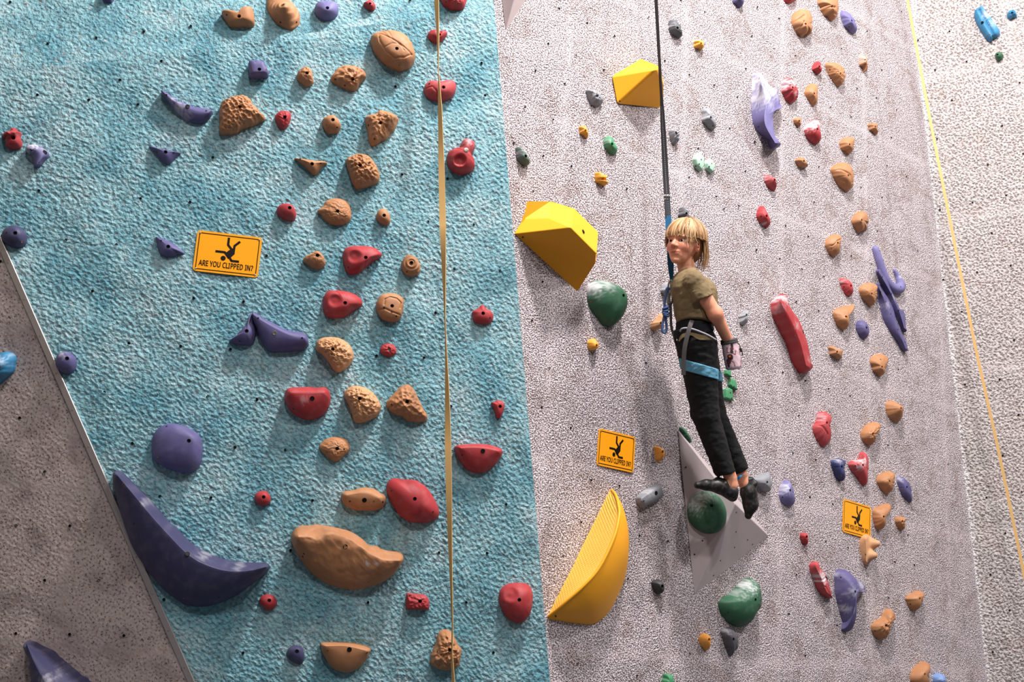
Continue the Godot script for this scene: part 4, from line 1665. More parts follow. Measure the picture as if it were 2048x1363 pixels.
func high_bay(at: Vector3, aim: Vector3, energy: float, label: String) -> void:
	var o := base("ceiling_lamp", at)
	var down := (aim - at).normalized()
	var x := down.cross(Vector3.BACK).normalized()
	var turn := Basis(x, -down, x.cross(-down))
	var hood := [[0.05, 0.22], [0.09, 0.2], [0.12, 0.14], [0.24, 0.02], [0.25, 0.0], [0.235, 0.0], [0.1, 0.13]]
	var s := Shape.new()
	for p in hood:
		for j in 33:
			var a := TAU * j / 32.0
			s.add(Vector3(cos(a) * p[0], p[1], sin(a) * p[0]), Color.WHITE)
	for i in hood.size() - 1:
		for j in 32:
			var a := i * 33 + j
			s.quad(a, a + 1, a + 34, a + 33)
	s.smooth()
	if s.n[33 * 3].dot(s.v[33 * 3] * Vector3(1, 0, 1)) < 0.0:
		s.flip()
	part("hood", s.mesh(mats.lamp_housing), o, Vector3.ZERO, turn)
	var glass := CylinderMesh.new()
	glass.top_radius = 0.22
	glass.bottom_radius = 0.22
	glass.height = 0.012
	glass.material = mats.lamp_glow
	part("lamp_lens", glass, o, turn * Vector3(0, 0.012, 0), turn)
	part("cable", tube([turn * Vector3(0, 0.2, 0), Vector3(0, 0.6, 0), Vector3(0, 9.2 - at.y, 0)], 0.012, 8, Color.WHITE, mats.lamp_housing), o)
	var l := SpotLight3D.new()
	l.name = "lamp_light"
	o.add_child(l)
	l.transform = Transform3D(Basis(x, down.cross(x) * -1.0, -down).orthonormalized(), down * 0.03)
	l.look_at_from_position(o.position + down * 0.03, aim, Vector3.BACK)
	l.spot_angle = 80.0
	l.spot_angle_attenuation = 0.3
	l.spot_range = 30.0
	l.spot_attenuation = 2.0
	l.light_energy = energy
	l.light_color = Color(1.0, 0.985, 0.985)
	l.light_size = 0.22
	l.shadow_enabled = true
	tag(o, label, "lamp", "high bay lamps under the ceiling")

# ---------------------------------------------------------------- holds: wall, colour, label, height in metres, outline, features
const HOLDS := [
	["U","purple","purple hold above the upper blue panel's plain left end",0.05,[202.5,-13.5,217.7,-18.6,232.9,-13.5,230.2,0,222.7,5.1,216,6.7,207.6,2.7],{}],
	["U","tan","tan squared-off wedge hold beside the wide-brimmed tan hold",0.065,[442.5,29.7,448.9,26.3,472.5,24.3,482.6,18.6,494.4,15.9,504.6,19.6,507.3,27,508.6,53.3,486,55,462.4,55.7,453.9,47.2,447.2,38.8],{"bolt":[478.2,31.4],"sc":[452.6,29.7],"ti":[0.1,0.25],"ex":2.6}],
	["B","purple","small boxy purple hold under the tan wedge and brimmed holds",0.06,[496.7,126,502.2,121.5,514.7,120.3,525.9,122.8,532.2,132.3,537.1,147.2,534.7,156,519.7,156.7,503.5,157.7,498.5,152.2],{"bolt":[518.9,139],"sc":[503.7,137.8,532.2,138.3],"ex":3.2}],
	["B","purple","thin purple crescent hold with chalky belly beside the pocked tan hold",0.05,[321.3,179.5,329.1,182.2,344.2,194.1,362.8,204.2,381.4,210.9,401.6,216,425.9,221.1,418.5,237.9,406.7,247.4,384.7,247.4,367.9,238.9,351,224.4,337.5,209.2,324,190.7],{"bolt":[376,213],"sp":[325.7,183.9,347.6,202.5,374.6,216,398.2,224.4,416.8,226.1],"sc":[333.1,188.3,412.4,221.1],"ch":[[357.7,221.1,13.5,0.5],[371.2,232.9,10.1,0.4],[344.2,202.5,6.1,0.4]]}],
	["B","tan","large dark tan hold covered in deep round pocks",0.085,[441.1,209.6,459.8,195.9,479.8,190.9,492.2,192.2,502.2,200.9,504.7,207.1,519.7,222.1,530.9,237.1,527.2,241.6,509.7,252,484.8,260,474.8,267.5,459.8,270.2,444.8,269.5,439.3,267,438.8,244.6],{"bolt":[479.8,213.4],"no":["pock",0.009,72],"ti":[-0.1,0.15],"ex":2.5,"N":170,"M":52}],
	["B","purple","small flat purple triangle hold above the tan column's sign, point down",0.04,[297,291.6,313.9,296.3,332.4,299.7,349.3,303.7,363.8,305.8,354.4,312.2,342.6,325.7,335.8,329.1,329.1,327.4,317.2,313.9],{"bolt":[331.4,304.1],"sc":[313.5,304.1,348,305.4],"ex":1.6,"sharp":1}],
	["B","red","red ball-shaped hold wearing a brim and knob like a hat",0.05,[2.7,271.7,10.1,264.9,19.6,261.6,21.9,256.5,28.7,255.5,35.4,259.9,36.4,263.2,43.2,265.9,43.9,269.3,41.2,275.1,44.5,286.9,42.2,295.3,33.7,299,21.9,298.7,13.5,292.9,11.1,283.5,12.8,277.4,4,276.1],{"bolt":[27,275.7],"de":[[13.5,270,7.4,-0.022],[23.6,269,6.7,-0.02],[35.4,267.3,6.7,-0.02],[28.7,259.2,4.7,-0.012]],"N":96,"M":26}],
	["B","purple","purple teardrop hold with a chalky top under the red hat-shaped hold",0.055,[50.6,298.7,55.7,290.9,67.5,287.9,79.3,291.9,92.8,300.4,99.6,308.8,97.9,315.6,89.4,324,81,334.1,72.6,336.5,67.5,330.7,65.8,317.2,59.1,308.8],{"bolt":[90.4,303.1],"sp":[62.4,298.7,75.9,303.7,81,315.6,75.9,329.1],"sc":[62.8,299.4,78.3,324.7],"ch":[[67.5,291.9,10.1,0.8],[55.7,298.7,6.1,0.6],[84.4,297,6.7,0.4]]}],
	["U","tan","tan hold with a wide grooved brim around a rounded crown",0.035,[533.7,6.7,535.4,0,537.8,-8.4,550.6,-15.2,567.5,-8.4,581,1.7,591.1,13.5,599.6,28.7,600.2,40.5,596.2,52.3,584.4,60.7,572.6,57.4,557.4,48.9,543.9,35.4,535.4,21.9],{"bolt":[569.2,21.6],"sc":[560.4,44.5,593.5,44.2],"de":[[564.1,23.6,16.9,-0.035],[575.9,32.1,12.8,-0.03]],"no":["rings",0.0025,330],"N":110,"M":36}],
	["U","purplelt","pale purple rounded dome hold on the upper blue panel",0.06,[628.2,20.2,633.3,6.7,645.1,1.7,662,1.7,673.8,6.7,677.2,18.6,675.5,30.4,667.1,38.8,653.6,42.9,640.1,38.8,631.6,30.4],{"bolt":[654.9,16.5]}],
	["U","red","small red teardrop hold high on the blue wall beside the pale purple dome",0.035,[726.1,10.1,731.2,3.4,739.6,0,746.4,2.7,751.4,13.5,749.1,20.9,743,22.6,732.9,16.9],{"bolt":[740,7.4]}],
	["B","tan","large tan egg-shaped hold carved with thin curved lines",0.09,[741.7,76.1,749.2,66.2,769.2,61.9,789.1,61.2,809.1,68.7,821.6,83.6,829.1,102.3,829.6,119.8,821.6,134.8,806.6,141.5,794.1,141.8,771.7,131,756.7,116.1,745.5,99.8,741.2,87.4],{"bolt":[793.6,97.6],"sc":[799.1,130.5,758.5,74.6],"gr":[[0.0035,0.004,[761.7,64.9,789.1,82.4,824.1,107.3]],[0.0035,0.004,[758.5,64.9,759.2,79.9,771.7,102.3,789.1,116.1,809.1,114.8,824.1,106.1]],[0.0035,0.004,[759.2,124.8,779.2,121.8,799.1,122.3,821.6,129.8]],[0.003,0.003,[743,84.9,756.7,92.4,761.7,102.3,755.5,113.6]],[0.003,0.003,[769.2,94.9,784.2,88.6,799.1,89.9,807.9,102.3]]],"ex":2.3,"N":150,"M":56}],
	["B","tan","small tan cone hold between the boxy purple hold and the tan half dome",0.055,[592.8,153.6,597.9,141.7,608,134,616.4,134,623.2,141.7,625.5,153.6,627.6,165.4,623.2,172.1,613.1,174.8,602.9,168.7,595.5,162],{"bolt":[614.1,146.1],"no":["lump",0.003,50]}],
	["B","tan","tan half-dome hold with a lumpy front under the carved tan egg",0.06,[660.3,158.6,665.4,148.5,675.5,136.7,689,131.6,709.2,132.3,726.1,140.1,732.9,151.9,731.2,158.6,721.1,167.1,714.3,180.6,704.2,183.9,692.4,180.6,680.6,174.8,667.1,168.7,661.3,165.4],{"bolt":[705.5,157.3],"sc":[671.1,159,689,169.4],"no":["lump",0.006,38],"ti":[0,0.2]}],
	["U","red","red rocky hold at the top of the tan strap",0.06,[878,-6.7,883.1,6.7,893.2,16.2,915.1,21.3,926.9,19.6,931,10.1,933.7,-6.7,918.5,-20.2,891.5,-20.2],{"sc":[891.5,4],"no":["lump",0.008,40]}],
	["B","red","small red saddle-shaped hold behind the tan strap",0.04,[854.4,70.9,859.4,62.4,869.6,59.1,878,61.8,888.1,60.7,894.9,65.8,893.2,72.6,884.7,82.7,874.6,88.4,864.5,84.4,856.1,76.9],{"bolt":[878.7,68.5],"de":[[878.7,64.1,4.7,0.008]]}],
	["B","redlt","dusty red bean-shaped hold with carved arcs behind the tan strap",0.055,[846.9,178.9,851,168.7,861.1,161.3,878,162.7,893.2,160.3,906.7,161.3,911.7,168.7,911.1,182.2,905,194.1,891.5,201.5,874.6,202.5,859.4,199.1,849.3,189],{"bolt":[887.1,174.5],"sc":[858.4,167.7,863.1,186.6],"gr":[[0.003,0.003,[849.3,173.8,864.5,172.1,872.9,182.2,873.9,200.8]]],"N":100,"M":32}],
	["B","red","small red ribbed hold beside the pocked tan hold",0.045,[548.9,236.6,553.4,227.1,562.1,221.6,572.1,221.6,580.8,224.6,582.8,232.1,579.6,245.8,574.6,255.8,567.1,260.3,559.6,258.3,553.4,248.3],{"bolt":[569.8,234.1],"no":["grain",0.004,260]}],
	["B","tan","small tan rounded hold with a split front below the tan half dome",0.055,[643.7,244.6,646.9,237.1,658.2,230.8,666.9,230.1,675.6,237.1,680.6,247,681.9,255.8,675.6,265.8,664.4,267.8,654.4,265.8,646.9,255.8],{"bolt":[665.9,239.6],"sc":[653.2,249,674.4,255],"gr":[[0.003,0.004,[649.4,258.3,659.4,253.3,671.9,260.8]]]}],
	["B","tan","tan heart-shaped hold with a rough rocky right half",0.075,[729.8,235.8,739.2,229.6,753,227.1,756.7,220.8,765.4,220.8,784.2,227.1,797.1,237.1,794.1,248.3,787.9,263.3,779.2,269.5,774.2,279.5,759.2,285.7,753,290.7,745.5,293.7,738,285.7,734.3,264.5,730.5,247],{"bolt":[761.2,245],"sc":[737.2,250.8,748,278.2,765.4,274.5],"de":[[781.7,232.1,12.5,-0.018],[774.2,259.5,11.2,0.014],[756.7,232.1,5,0.008]],"no":["lump",0.004,45],"N":96,"M":32}],
	["B","tan","flat tan triangle hold with a level top edge",0.05,[587.7,315.6,601.2,316.6,628.2,320.6,653.6,323.3,655.9,326.7,645.1,334.1,635,347.6,630.9,351,624.9,349.3,608,332.4,594.5,322.3],{"bolt":[624.2,327.7],"sc":[600.2,317.2,641.7,326.4],"ti":[0,0.1],"ex":1.6,"sharp":1}],
	["B","tan","tan fossil-textured rounded hold above the leaf-shaped tan hold",0.085,[690.7,320.6,702.5,312.2,716,307.1,729.5,308.8,741.3,315.6,751.4,329.1,758.2,345.9,759.2,357.7,754.8,366.2,736.2,373.9,716,378,709.2,374.6,702.5,361.1,695.7,340.9,691.7,329.1],{"bolt":[720.4,330.4],"sc":[738.3,325.7],"gr":[[0.0025,0.003,[691.7,324.7,709.2,334.1,719.4,320.6,716,307.8]],[0.003,0.003,[705.9,357.7,719.4,351,736.2,354.4,749.7,364.5]],[0.003,0.003,[710.9,369.6,726.1,361.1,743,366.2]]],"no":["lump",0.006,45],"N":120,"M":40}],
	["B","red","plain red rounded hold above the orange sign's right corner",0.055,[553,421.9,557.4,411.7,569.2,406.7,581,408.4,589.4,416.8,592.8,430.3,589.4,440.4,579.3,443.1,565.8,438.7,555.7,430.3],{"bolt":[579.6,415.5]}],
	["B","tan","leaf-shaped tan hold with wood-like grain lines",0.055,[634,422.5,645.1,413.4,650.2,403.3,662,397.6,678.9,396.6,692.4,401.6,699.8,413.4,702.5,426.9,701.8,438.7,692.4,447.2,675.5,451.2,658.6,447.2,646.8,437.1,640.1,427.9],{"bolt":[675.2,422.2],"sc":[651.2,426.6,691.4,431],"no":["grain",0.003,330],"N":110,"M":36}],
	["B","tan","small plain tan oval hold right of the leaf-shaped tan hold",0.045,[752.1,435.4,754.8,423.6,761.6,417.5,770,417.5,778.4,426.9,780.8,438.7,778.4,448.9,770,450.6,758.2,444.8],{"bolt":[768.3,430.6]}],
	["B","red","red snowman-shaped hold with a round thumb dish",0.075,[893.2,324,893.2,313.9,898.2,303.7,908.4,297,918.5,295.3,921.9,286.9,926.9,279.4,935.4,276.7,947.2,281.8,950.6,291.9,947.2,302.1,943.8,310.5,948.9,320.6,949.5,334.1,944.8,342.6,935.4,347.6,918.5,350,905,344.2,896.6,334.1],{"bolt":[932,299.4],"sp":[935.4,290.2,928.6,308.8,921.9,322.3],"de":[[919.5,320.6,10.8,0.022]],"ch":[[935.4,285.2,11.8,0.35]],"br":"steel","N":110,"M":36}],
	["B","dkpurple","dark purple round hold above the upper end of the metal edge strip",0.06,[2.7,470.4,6.7,460.2,16.9,452.5,27,450.1,38.8,453.5,48.9,461.9,54,472.1,53.3,483.9,48.9,492.3,38.8,496.4,25.3,495,11.8,487.2,5.1,478.8],{"bolt":[30.7,466],"sc":[12.8,465,42.9,483.9]}],
	["B","purple","small flat purple triangle hold beside the orange sign on the blue wall",0.04,[310.2,472.1,320.6,475.4,337.5,481.2,351,488.9,364.5,500.7,371.2,507.5,357.7,510.2,344.2,514.2,332.4,514.9,320.6,509.2,315.6,497.4],{"bolt":[336.5,493],"sc":[321.6,480.8,353.7,503.1],"ex":1.6,"sharp":1}],
	["B","purple","left, smaller piece of the purple two-part bat-wing hold",0.06,[456.3,682,469.1,672.9,482.6,659.4,494.4,644.2,498.8,629,502.9,623.9,508.9,642.5,513,662.7,511.3,676.2,502.9,692.1,482.6,690.4,464.1,687],{"bolt":[493.4,661.7],"sc":[499.5,643.2,479.6,681.3,505.2,671.5],"ex":1.8,"sharp":1}],
	["B","purple","right, longer piece of the purple two-part bat-wing hold",0.07,[503.4,623.9,510.1,625.6,527,635.7,550.6,647.6,570.9,659.4,591.1,663.4,604.6,662.7,614.7,672.9,618.1,686.4,613.1,698.2,597.9,701.6,560.7,704.3,538.8,703.2,527,689.7,516.9,672.9,510.8,656,504.7,639.1],{"bolt":[551.3,664.4],"sp":[506.7,629,530.4,645.9,557.4,661.1,584.4,672.9,608,676.2],"sc":[516.9,635.1,604.6,675.2],"br":"steel"}],
	["B","purple","round purple hold touching the metal edge strip",0.06,[110.7,723.5,113.1,711.7,119.8,704.9,131.6,702.6,143.4,706.6,151.9,715.1,154.2,726.9,150.2,740.4,140.1,747.8,128.2,747.1,118.1,740.4,112,731.9],{"bolt":[134.3,716.7],"sc":[131.3,741],"ch":[[124.9,710,8.4,0.4]]}],
	["L","teal","teal blue hold of grape-like lobes on the left grey panel",0.07,[-20.2,713.4,0,706.6,15.2,702.6,27,706.6,32.7,716.7,31,730.2,27,743.7,16.9,753.9,6.7,762.3,0,768,-16.9,770.7,-30.4,743.7],{"de":[[6.7,726.9,10.1,-0.02],[20.2,715.1,8.1,-0.014],[21.9,733.6,7.4,-0.014],[5.1,748.8,8.4,-0.014]],"ch":[[6.7,721.8,10.1,0.5],[16.9,710,5.4,0.3]],"N":96,"M":30}],
	["B","purple","big plain purple dome hold above the huge crescent",0.09,[304,905,305,875,318,855,340,846,365,850,390,862,404,880,405,910,398,935,380,945,350,942,325,932,308,920],{"bolt":[378,881],"sc":[317,913,385,935,333,853],"ex":2.3}],
	["B","tan","small tan layered hold beside the orange sign on the blue wall",0.055,[605.6,521,611.4,512.6,621.5,507.5,629.9,501.8,638.4,502.4,645.1,509.2,650.2,519.3,650.9,529.4,645.1,536.2,636.7,539.6,624.9,536.2,613.1,529.4],{"bolt":[635,510.2],"no":["grain",0.004,160]}],
	["B","red","red pointed hold with a thumb dish, upper of two alike",0.075,[684.9,510.9,689,499.1,699.1,493,716,491.6,739.6,492.6,753.1,497.4,762.6,506.8,763.2,511.5,756.5,518.3,743,526.1,729.5,537.9,717.7,547.3,704.2,550.4,694.1,546.3,687.3,531.1],{"bolt":[731.5,514.9],"sc":[696.8,535.5],"de":[[708.9,511.5,11.5,0.013]],"N":96,"M":32}],
	["B","tan","small tan ringed hold like a clam shell",0.05,[802.1,532.8,804.8,521,810.5,512.6,818.9,508.8,829.1,512.6,837.5,522.7,840.9,536.2,837.5,548,825.7,552,812.2,549.7,804.8,541.2],{"bolt":[823,525],"sc":[813.9,542.6],"no":["rings",0.0025,420],"N":96,"M":32}],
	["B","red","red pointed hold with a thumb dish, lower of two alike",0.075,[645.1,605.4,648.5,590.2,658.6,581.1,678.9,580.7,702.5,585.1,719.4,595.2,725.1,605.4,722.7,613.8,709.2,620.6,695.7,630.7,682.2,635.7,665.4,636.4,651.9,632.4,646.8,622.2],{"bolt":[690.3,605.7],"sc":[654.2,621.6],"de":[[669.8,599.6,11.5,0.013]],"N":96,"M":32}],
	["B","tan","squarish tan hold carved with an arch and cracks",0.06,[751.4,612.1,754.8,600.3,761.6,590.2,773.4,586.1,790.2,586.8,803.7,593.6,807.8,603.7,805.4,622.2,800.4,637.4,790.2,644.2,776.7,643.5,763.2,637.4,754.8,625.6],{"bolt":[784.2,611.4],"sc":[768.3,614.8,792.3,631.7],"gr":[[0.003,0.005,[768.3,608.7,770,598.6,780.1,593.6,793.6,596.9,802.1,605.4,800.4,615.5]],[0.003,0.005,[754.8,618.9,770,617.2,783.5,623.9,800.4,629]],[0.003,0.004,[783.5,623.9,776.7,642.5]]],"ex":2.7,"N":120,"M":40}],
	["B","red","small red onion-shaped hold near the grey wall's edge",0.04,[943.8,623.9,950.6,618.9,957.3,615.5,961.7,609.8,967.4,609.8,972.5,617.2,982.6,622.2,986.7,632.4,982.6,644.2,972.5,648.6,959,648.2,947.2,642.5,944.8,632.4],{"bolt":[966.1,626.3],"sc":[979.9,635.1]}],
	["B","tanlt","pale tan fossil-textured hold beside the bat-wing hold's tip",0.085,[630.6,696.5,633.3,683,645.1,675.2,665.4,673.5,683.9,677.9,699.1,689.7,706.5,704.9,705.9,720.1,695.7,733.6,678.9,744.4,668.7,742.1,658.6,726.9,645.1,710,633.3,701.6],{"bolt":[665.7,697.8],"gr":[[0.0025,0.003,[631.6,698.2,651.9,694.8,665.4,686.4]],[0.003,0.003,[668.7,726.9,685.6,720.1,704.2,723.5]]],"no":["lump",0.006,45],"N":120,"M":40}],
	["B","red","tiny red ribbed oval hold with a silver bolt",0.03,[759.2,701.6,763.2,691.4,775.1,686.4,786.9,689.1,792.9,698.2,790.9,708.3,780.1,713.4,766.6,710],{"bolt":[778.4,697.8],"no":["grain",0.003,300],"br":"steel"}],
	["B","red","large smooth red half-moon hold with rounded top corners",0.085,[568.5,796.1,571.5,780.9,577.6,774.8,597.9,774.1,618.1,773.1,635,775.1,648.5,772.4,656.9,779.2,661.3,791,660.3,807.9,651.9,824.7,635,836.6,614.7,839.9,597.9,834.9,581,821.4,571.5,807.9],{"bolt":[623.2,794.4],"sp":[584.4,785.9,614.7,787.6,645.1,785.9],"sc":[586.4,817.3,655.9,814.6],"ch":[[608,801.1,8.4,0.3]]}],
	["B","tanlt","pale tan fossil-textured hold beside the smooth red half moon",0.085,[687.6,787.6,692.4,779.2,702.5,772.4,717.7,771.4,736.2,777.5,749.7,789.3,759.2,804.5,761.6,818,754.8,831.5,736.2,841.6,719.4,846,707.6,841.6,702.5,824.7,694.1,804.5,689,794.4],{"bolt":[719.7,796.4],"gr":[[0.0025,0.003,[688.3,791,709.2,797.7,719.4,784.2]],[0.003,0.003,[705.9,828.1,722.7,819.7,743,824.7]],[0.003,0.003,[712.6,839.9,732.9,831.5,751.4,833.2]]],"no":["lump",0.006,45],"N":120,"M":40}],
	["B","tan","tan rocky hold with a jagged ridge next to the tan strap",0.085,[773.4,802.8,783.5,791,797,775.8,808.8,769.1,818.9,769.7,829.1,780.9,837.5,797.7,847.6,818,855,833.2,852.7,841.6,837.5,845,820.6,843.3,808.8,838.2,803.7,833.2,786.9,828.1,775.1,816.3],{"bolt":[814.5,802.5],"sc":[782.8,808.5,843.9,832.5],"no":["pock",0.008,60],"N":150,"M":46}],
	["B","red","small red arrowhead hold near the blue wall's right edge",0.035,[980.9,804.5,989.4,803.8,991.1,800.4,1002.9,800.4,1009.6,806.2,1008.9,814.6,1004.6,828.1,998.8,837.6,992.7,836.6,989.4,824.7,986,814.6],{"bolt":[1000.2,812.3],"ex":2.4,"sharp":1}],
	["B","tan","tan lens-shaped hold with wood grain above the long tan bar hold",0.05,[637.4,894.9,643.5,884.3,655.9,875.7,670,872.9,684.2,874.7,694.8,881.8,699.4,892.4,698.4,901.3,687.7,911.9,673.6,922.5,661.2,919,647,906.6],{"bolt":[674.3,896.6],"sc":[654.8,903.7,688.1,898.4],"no":["grain",0.003,330],"N":96,"M":32}],
	["B","red","red half-moon hold with a flat top beside the grey wall's edge",0.075,[908.1,892.4,918,888.9,942.8,887.1,971.1,887.8,995.9,893.5,1005.8,901.3,1001.2,913.7,990.6,929.6,976.4,940.9,958.7,946.2,941,943.1,926.9,931.4,914.5,911.9],{"bolt":[965.1,903.4],"sp":[921.5,895.9,957,895.9,994.2,902],"sc":[925.1,909.4,959.4,940.2]}],
	["B","red","small red ball hold left of the long tan bar hold",0.04,[508.5,995.1,512.4,985.6,523,981,533.7,982.7,540.7,991.6,541.4,1002.2,535.4,1009.3,523,1011.1,512.4,1004.7],{"bolt":[527.3,993.4]}],
	["B","tan","long tan bar hold touching the big red egg hold",0.06,[681.7,989.8,686,982.7,693.1,981,709,979.2,719.6,974.9,737.3,974.6,751.5,978.5,762.1,986.3,772.1,992.6,770.3,1007.5,762.1,1016.4,744.4,1020.6,723.2,1019.9,703.7,1017.4,689.5,1009.3,683.1,999.7],{"bolt":[728.5,998.7],"sp":[694.8,989.8,726.7,986.3,755,995.1],"sc":[700.1,1001.1,747.3,1002.2,765.7,1002.2]}],
	["B","red","big smooth red egg-shaped hold",0.095,[772.1,972.8,778.1,959.7,790.5,956.9,818.8,957.9,836.5,962.2,854.2,975.6,868.4,996.9,878.3,1019.9,877.3,1032.3,864.9,1042.9,840.1,1045.4,818.8,1042.9,801.1,1032.3,786.9,1012.8,777,993.4],{"bolt":[829.4,996.9],"sc":[784.4,979.2,865.9,1025.2]}],
	["B","tan","huge tan ledge hold with a wavy moulded lip",0.13,[582.5,1078.4,585,1064.2,595.6,1052.5,613.4,1048.3,641.7,1049,670,1053.6,698.4,1060.7,719.6,1073.1,737.3,1087.2,755,1092.5,776.3,1099.6,797.6,1103.2,805.3,1108.5,806.8,1117.3,799.3,1133.3,783.4,1152.8,762.1,1165.2,737.3,1173.3,712.5,1178.3,687.7,1176.8,662.9,1170.5,638.2,1158.1,616.9,1140.4,599.2,1115.6,586.8,1094.3],{"bolt":[692.3,1091.8],"sp":[597.4,1073.1,634.6,1074.1,662.9,1066,698.4,1078.4,740.9,1106.7,765.7,1119.1,795.8,1120.9],"sc":[608,1106.7,737.3,1162.7,790.5,1132.2,604.5,1112],"de":[[634.6,1060.7,14.2,0.02],[748,1096.8,10.6,0.012]],"ch":[[732,1124.4,5,0.7],[751.5,1124.4,5,0.5]],"gr":[[0.009,0.012,[592.8,1064.2,613.4,1061.4,638.2,1064.2,659.4,1058.2,698.4,1068.5,740.9,1097.9,769.2,1109.5,801.1,1112]]],"no":["lump",0.003,14],"ex":1.7,"N":170,"M":44}],
	["B","red","small red ball hold between the crescent and huge tan ledge holds",0.04,[518.4,1202.4,523,1191.7,535.4,1187.5,547.8,1191,553.8,1200.6,552.4,1211.2,544.3,1218.3,535.4,1220.1,524.8,1213],{"bolt":[538.6,1199.9]}],
	["B","red","small boxy red hold with a pinched left end",0.05,[811.7,1188.2,817,1183.6,824.1,1186.4,833,1186.4,848.9,1188.2,856,1195.3,858.8,1205.9,856,1218.3,833,1218.3,813.5,1217.6,811,1205.9],{"bolt":[840.1,1201.3],"de":[[824.1,1193.5,5.7,0.012]],"no":["lump",0.003,60],"ex":3}],
	["B","red","tall red rounded hold with a thumb dish at the blue wall's edge",0.08,[996.6,1195.3,999.5,1179.3,1010.1,1168.7,1027.8,1164.4,1049.1,1165.2,1061.5,1174,1065.7,1191.7,1063.2,1216.5,1056.1,1234.2,1042,1244.9,1027.8,1243.8,1013.6,1234.2,1003,1218.3,997.7,1205.9],{"bolt":[1038.4,1198.8],"sc":[1021.8,1231.4],"de":[[1021.4,1186.8,12.8,0.013]],"N":96,"M":32}],
	["B","dkpurple","small dark purple ball hold beside the flat-topped tan half moon",0.045,[572.6,1306.9,577.9,1294.5,588.6,1289.8,601,1290.9,607.3,1299.8,609.1,1312.2,606.3,1322.8,597.4,1327.4,585,1322.8,576.2,1315.7],{"bolt":[593.9,1301.5]}],
	["B","tan","flat-topped tan half-moon hold below the huge tan ledge",0.075,[638.9,1287.4,645.2,1283.8,666.5,1282.8,698.4,1283.8,723.2,1288.1,741.6,1296.2,740.9,1303.3,733.8,1317.5,719.6,1333.4,705.5,1341.6,687.7,1344,670,1338.7,655.9,1324.6,645.2,1305.1],{"bolt":[698.4,1300.5],"sp":[652.3,1290.9,691.3,1290.9,730.3,1299.8],"sc":[655.2,1300.8,733.8,1304.4]}],
	["B","tan","tan thumb-shaped rocky hold behind the strap's lower end",0.085,[859.5,1322.8,861.3,1308.6,868.4,1290.9,873.7,1273.2,877.3,1264.3,886.1,1258,895,1258.3,903.8,1264.3,910.9,1276.7,916.2,1289.1,923.3,1298,921.5,1312.2,918,1329.9,907.4,1337,889.7,1339.4,871.9,1335.2,860.6,1327],{"bolt":[899.9,1299.1],"sc":[874.4,1303.7],"no":["lump",0.008,36],"N":110,"M":36}],
	["B","dkpurple","huge dark purple crescent hold along the metal edge strip",0.16,[225.5,954.4,227.6,942,234,938.5,244.6,943.8,262.3,963.3,283.6,982.8,308.4,1007.6,336.8,1039.5,365.1,1067.9,393.5,1092.7,425.4,1110.4,460.8,1121,496.3,1124.6,531.7,1124.6,540.6,1128.1,540.6,1133.5,531.7,1145.9,517.5,1158.3,496.3,1174.2,471.5,1191.9,439.6,1206.1,407.7,1213.2,382.8,1212.2,358,1202.6,329.7,1181.3,304.9,1153,283.6,1124.6,262.3,1089.1,244.6,1043.1,233.3,1004.1,227.6,975.7],{"bolt":[374.7,1107.6],"sp":[236.8,950.9,269.4,989.9,304.9,1032.4,340.3,1071.4,375.8,1106.9,411.2,1128.1,453.7,1140.5,496.3,1140.5,531.7,1132.4],"sc":[247.1,966.8,268.3,1048,367.2,1195.8,435.3,1193.4],"ch":[[294.2,1000.5,8.9,0.35],[407.7,1108.6,10.6,0.35],[478.6,1129.9,10.6,0.3]],"ex":1.45,"N":150,"M":40}],
	["L","dkpurple","big dark purple fin hold on the left grey panel",0.15,[51.4,1287.7,53.9,1278.8,63.8,1279.5,85.1,1289.4,108.1,1301.8,131.2,1321.3,156,1340.8,191.4,1363.2,219.8,1390.5,141.8,1418.8,63.8,1383.4,60.3,1355,54.9,1323.1],{"sp":[56.7,1284.1,76.2,1330.2,102.8,1372.7,134.7,1394],"sc":[86.8,1305.4],"ch":[[106.3,1355,14.2,0.4]],"ex":1.5,"N":110,"M":30}],
	["G","grey","grey pointed hold left of the bright yellow volume",0.045,[1171.1,179.5,1182.2,181.2,1195.7,183.9,1202.5,190.7,1205.2,202.5,1202.5,209.2,1192.4,213.6,1182.2,210.9,1175.5,199.1,1172.8,189],{"bolt":[1194.1,191.4],"sc":[1182.6,188.3],"no":["lump",0.003,60]}],
	["G","yellow","tiny yellow faceted hold left of the round green hold",0.04,[1155.2,253.1,1165.4,251.4,1173.8,256.5,1176.5,264.9,1173.8,277.8,1167.1,275.1,1158.6,264.9],{"bolt":[1170.8,260.9],"ex":1.6,"sharp":1}],
	["G","greenlt","round pale green hold below the upper yellow volume's left corner",0.045,[1205.9,283.5,1209.2,275.1,1216,272.7,1224.4,278.4,1232.2,290.2,1233.5,302.1,1229.5,308.8,1221.1,308.8,1212.6,300.4,1207.6,291.9],{"bolt":[1223.8,287.9],"sc":[1217.7,297],"ch":[[1210.9,281.8,6.1,0.5]]}],
	["G","greygreen","chalky grey-green hold near the blue wall's edge",0.045,[1031,298.7,1033.1,293.6,1040.5,298.7,1050.6,305.4,1055.7,313.9,1056.4,325.7,1054,332.4,1045.6,330.7,1035.4,322.3,1032.1,312.2],{"bolt":[1051,312.2],"ch":[[1035.4,303.7,6.7,0.7]]}],
	["G","yellow","tiny yellow hold with a slot across it",0.04,[1190,345.9,1199.1,346.9,1210.9,349.3,1214.3,354.4,1212.6,367.9,1207.6,371.2,1199.1,367.9,1190.7,362.8],{"bolt":[1207.6,357.1],"gr":[[0.005,0.014,[1189,354.4,1202.5,357.7,1214.3,359.4]]],"ex":2.6,"N":80,"M":28}],
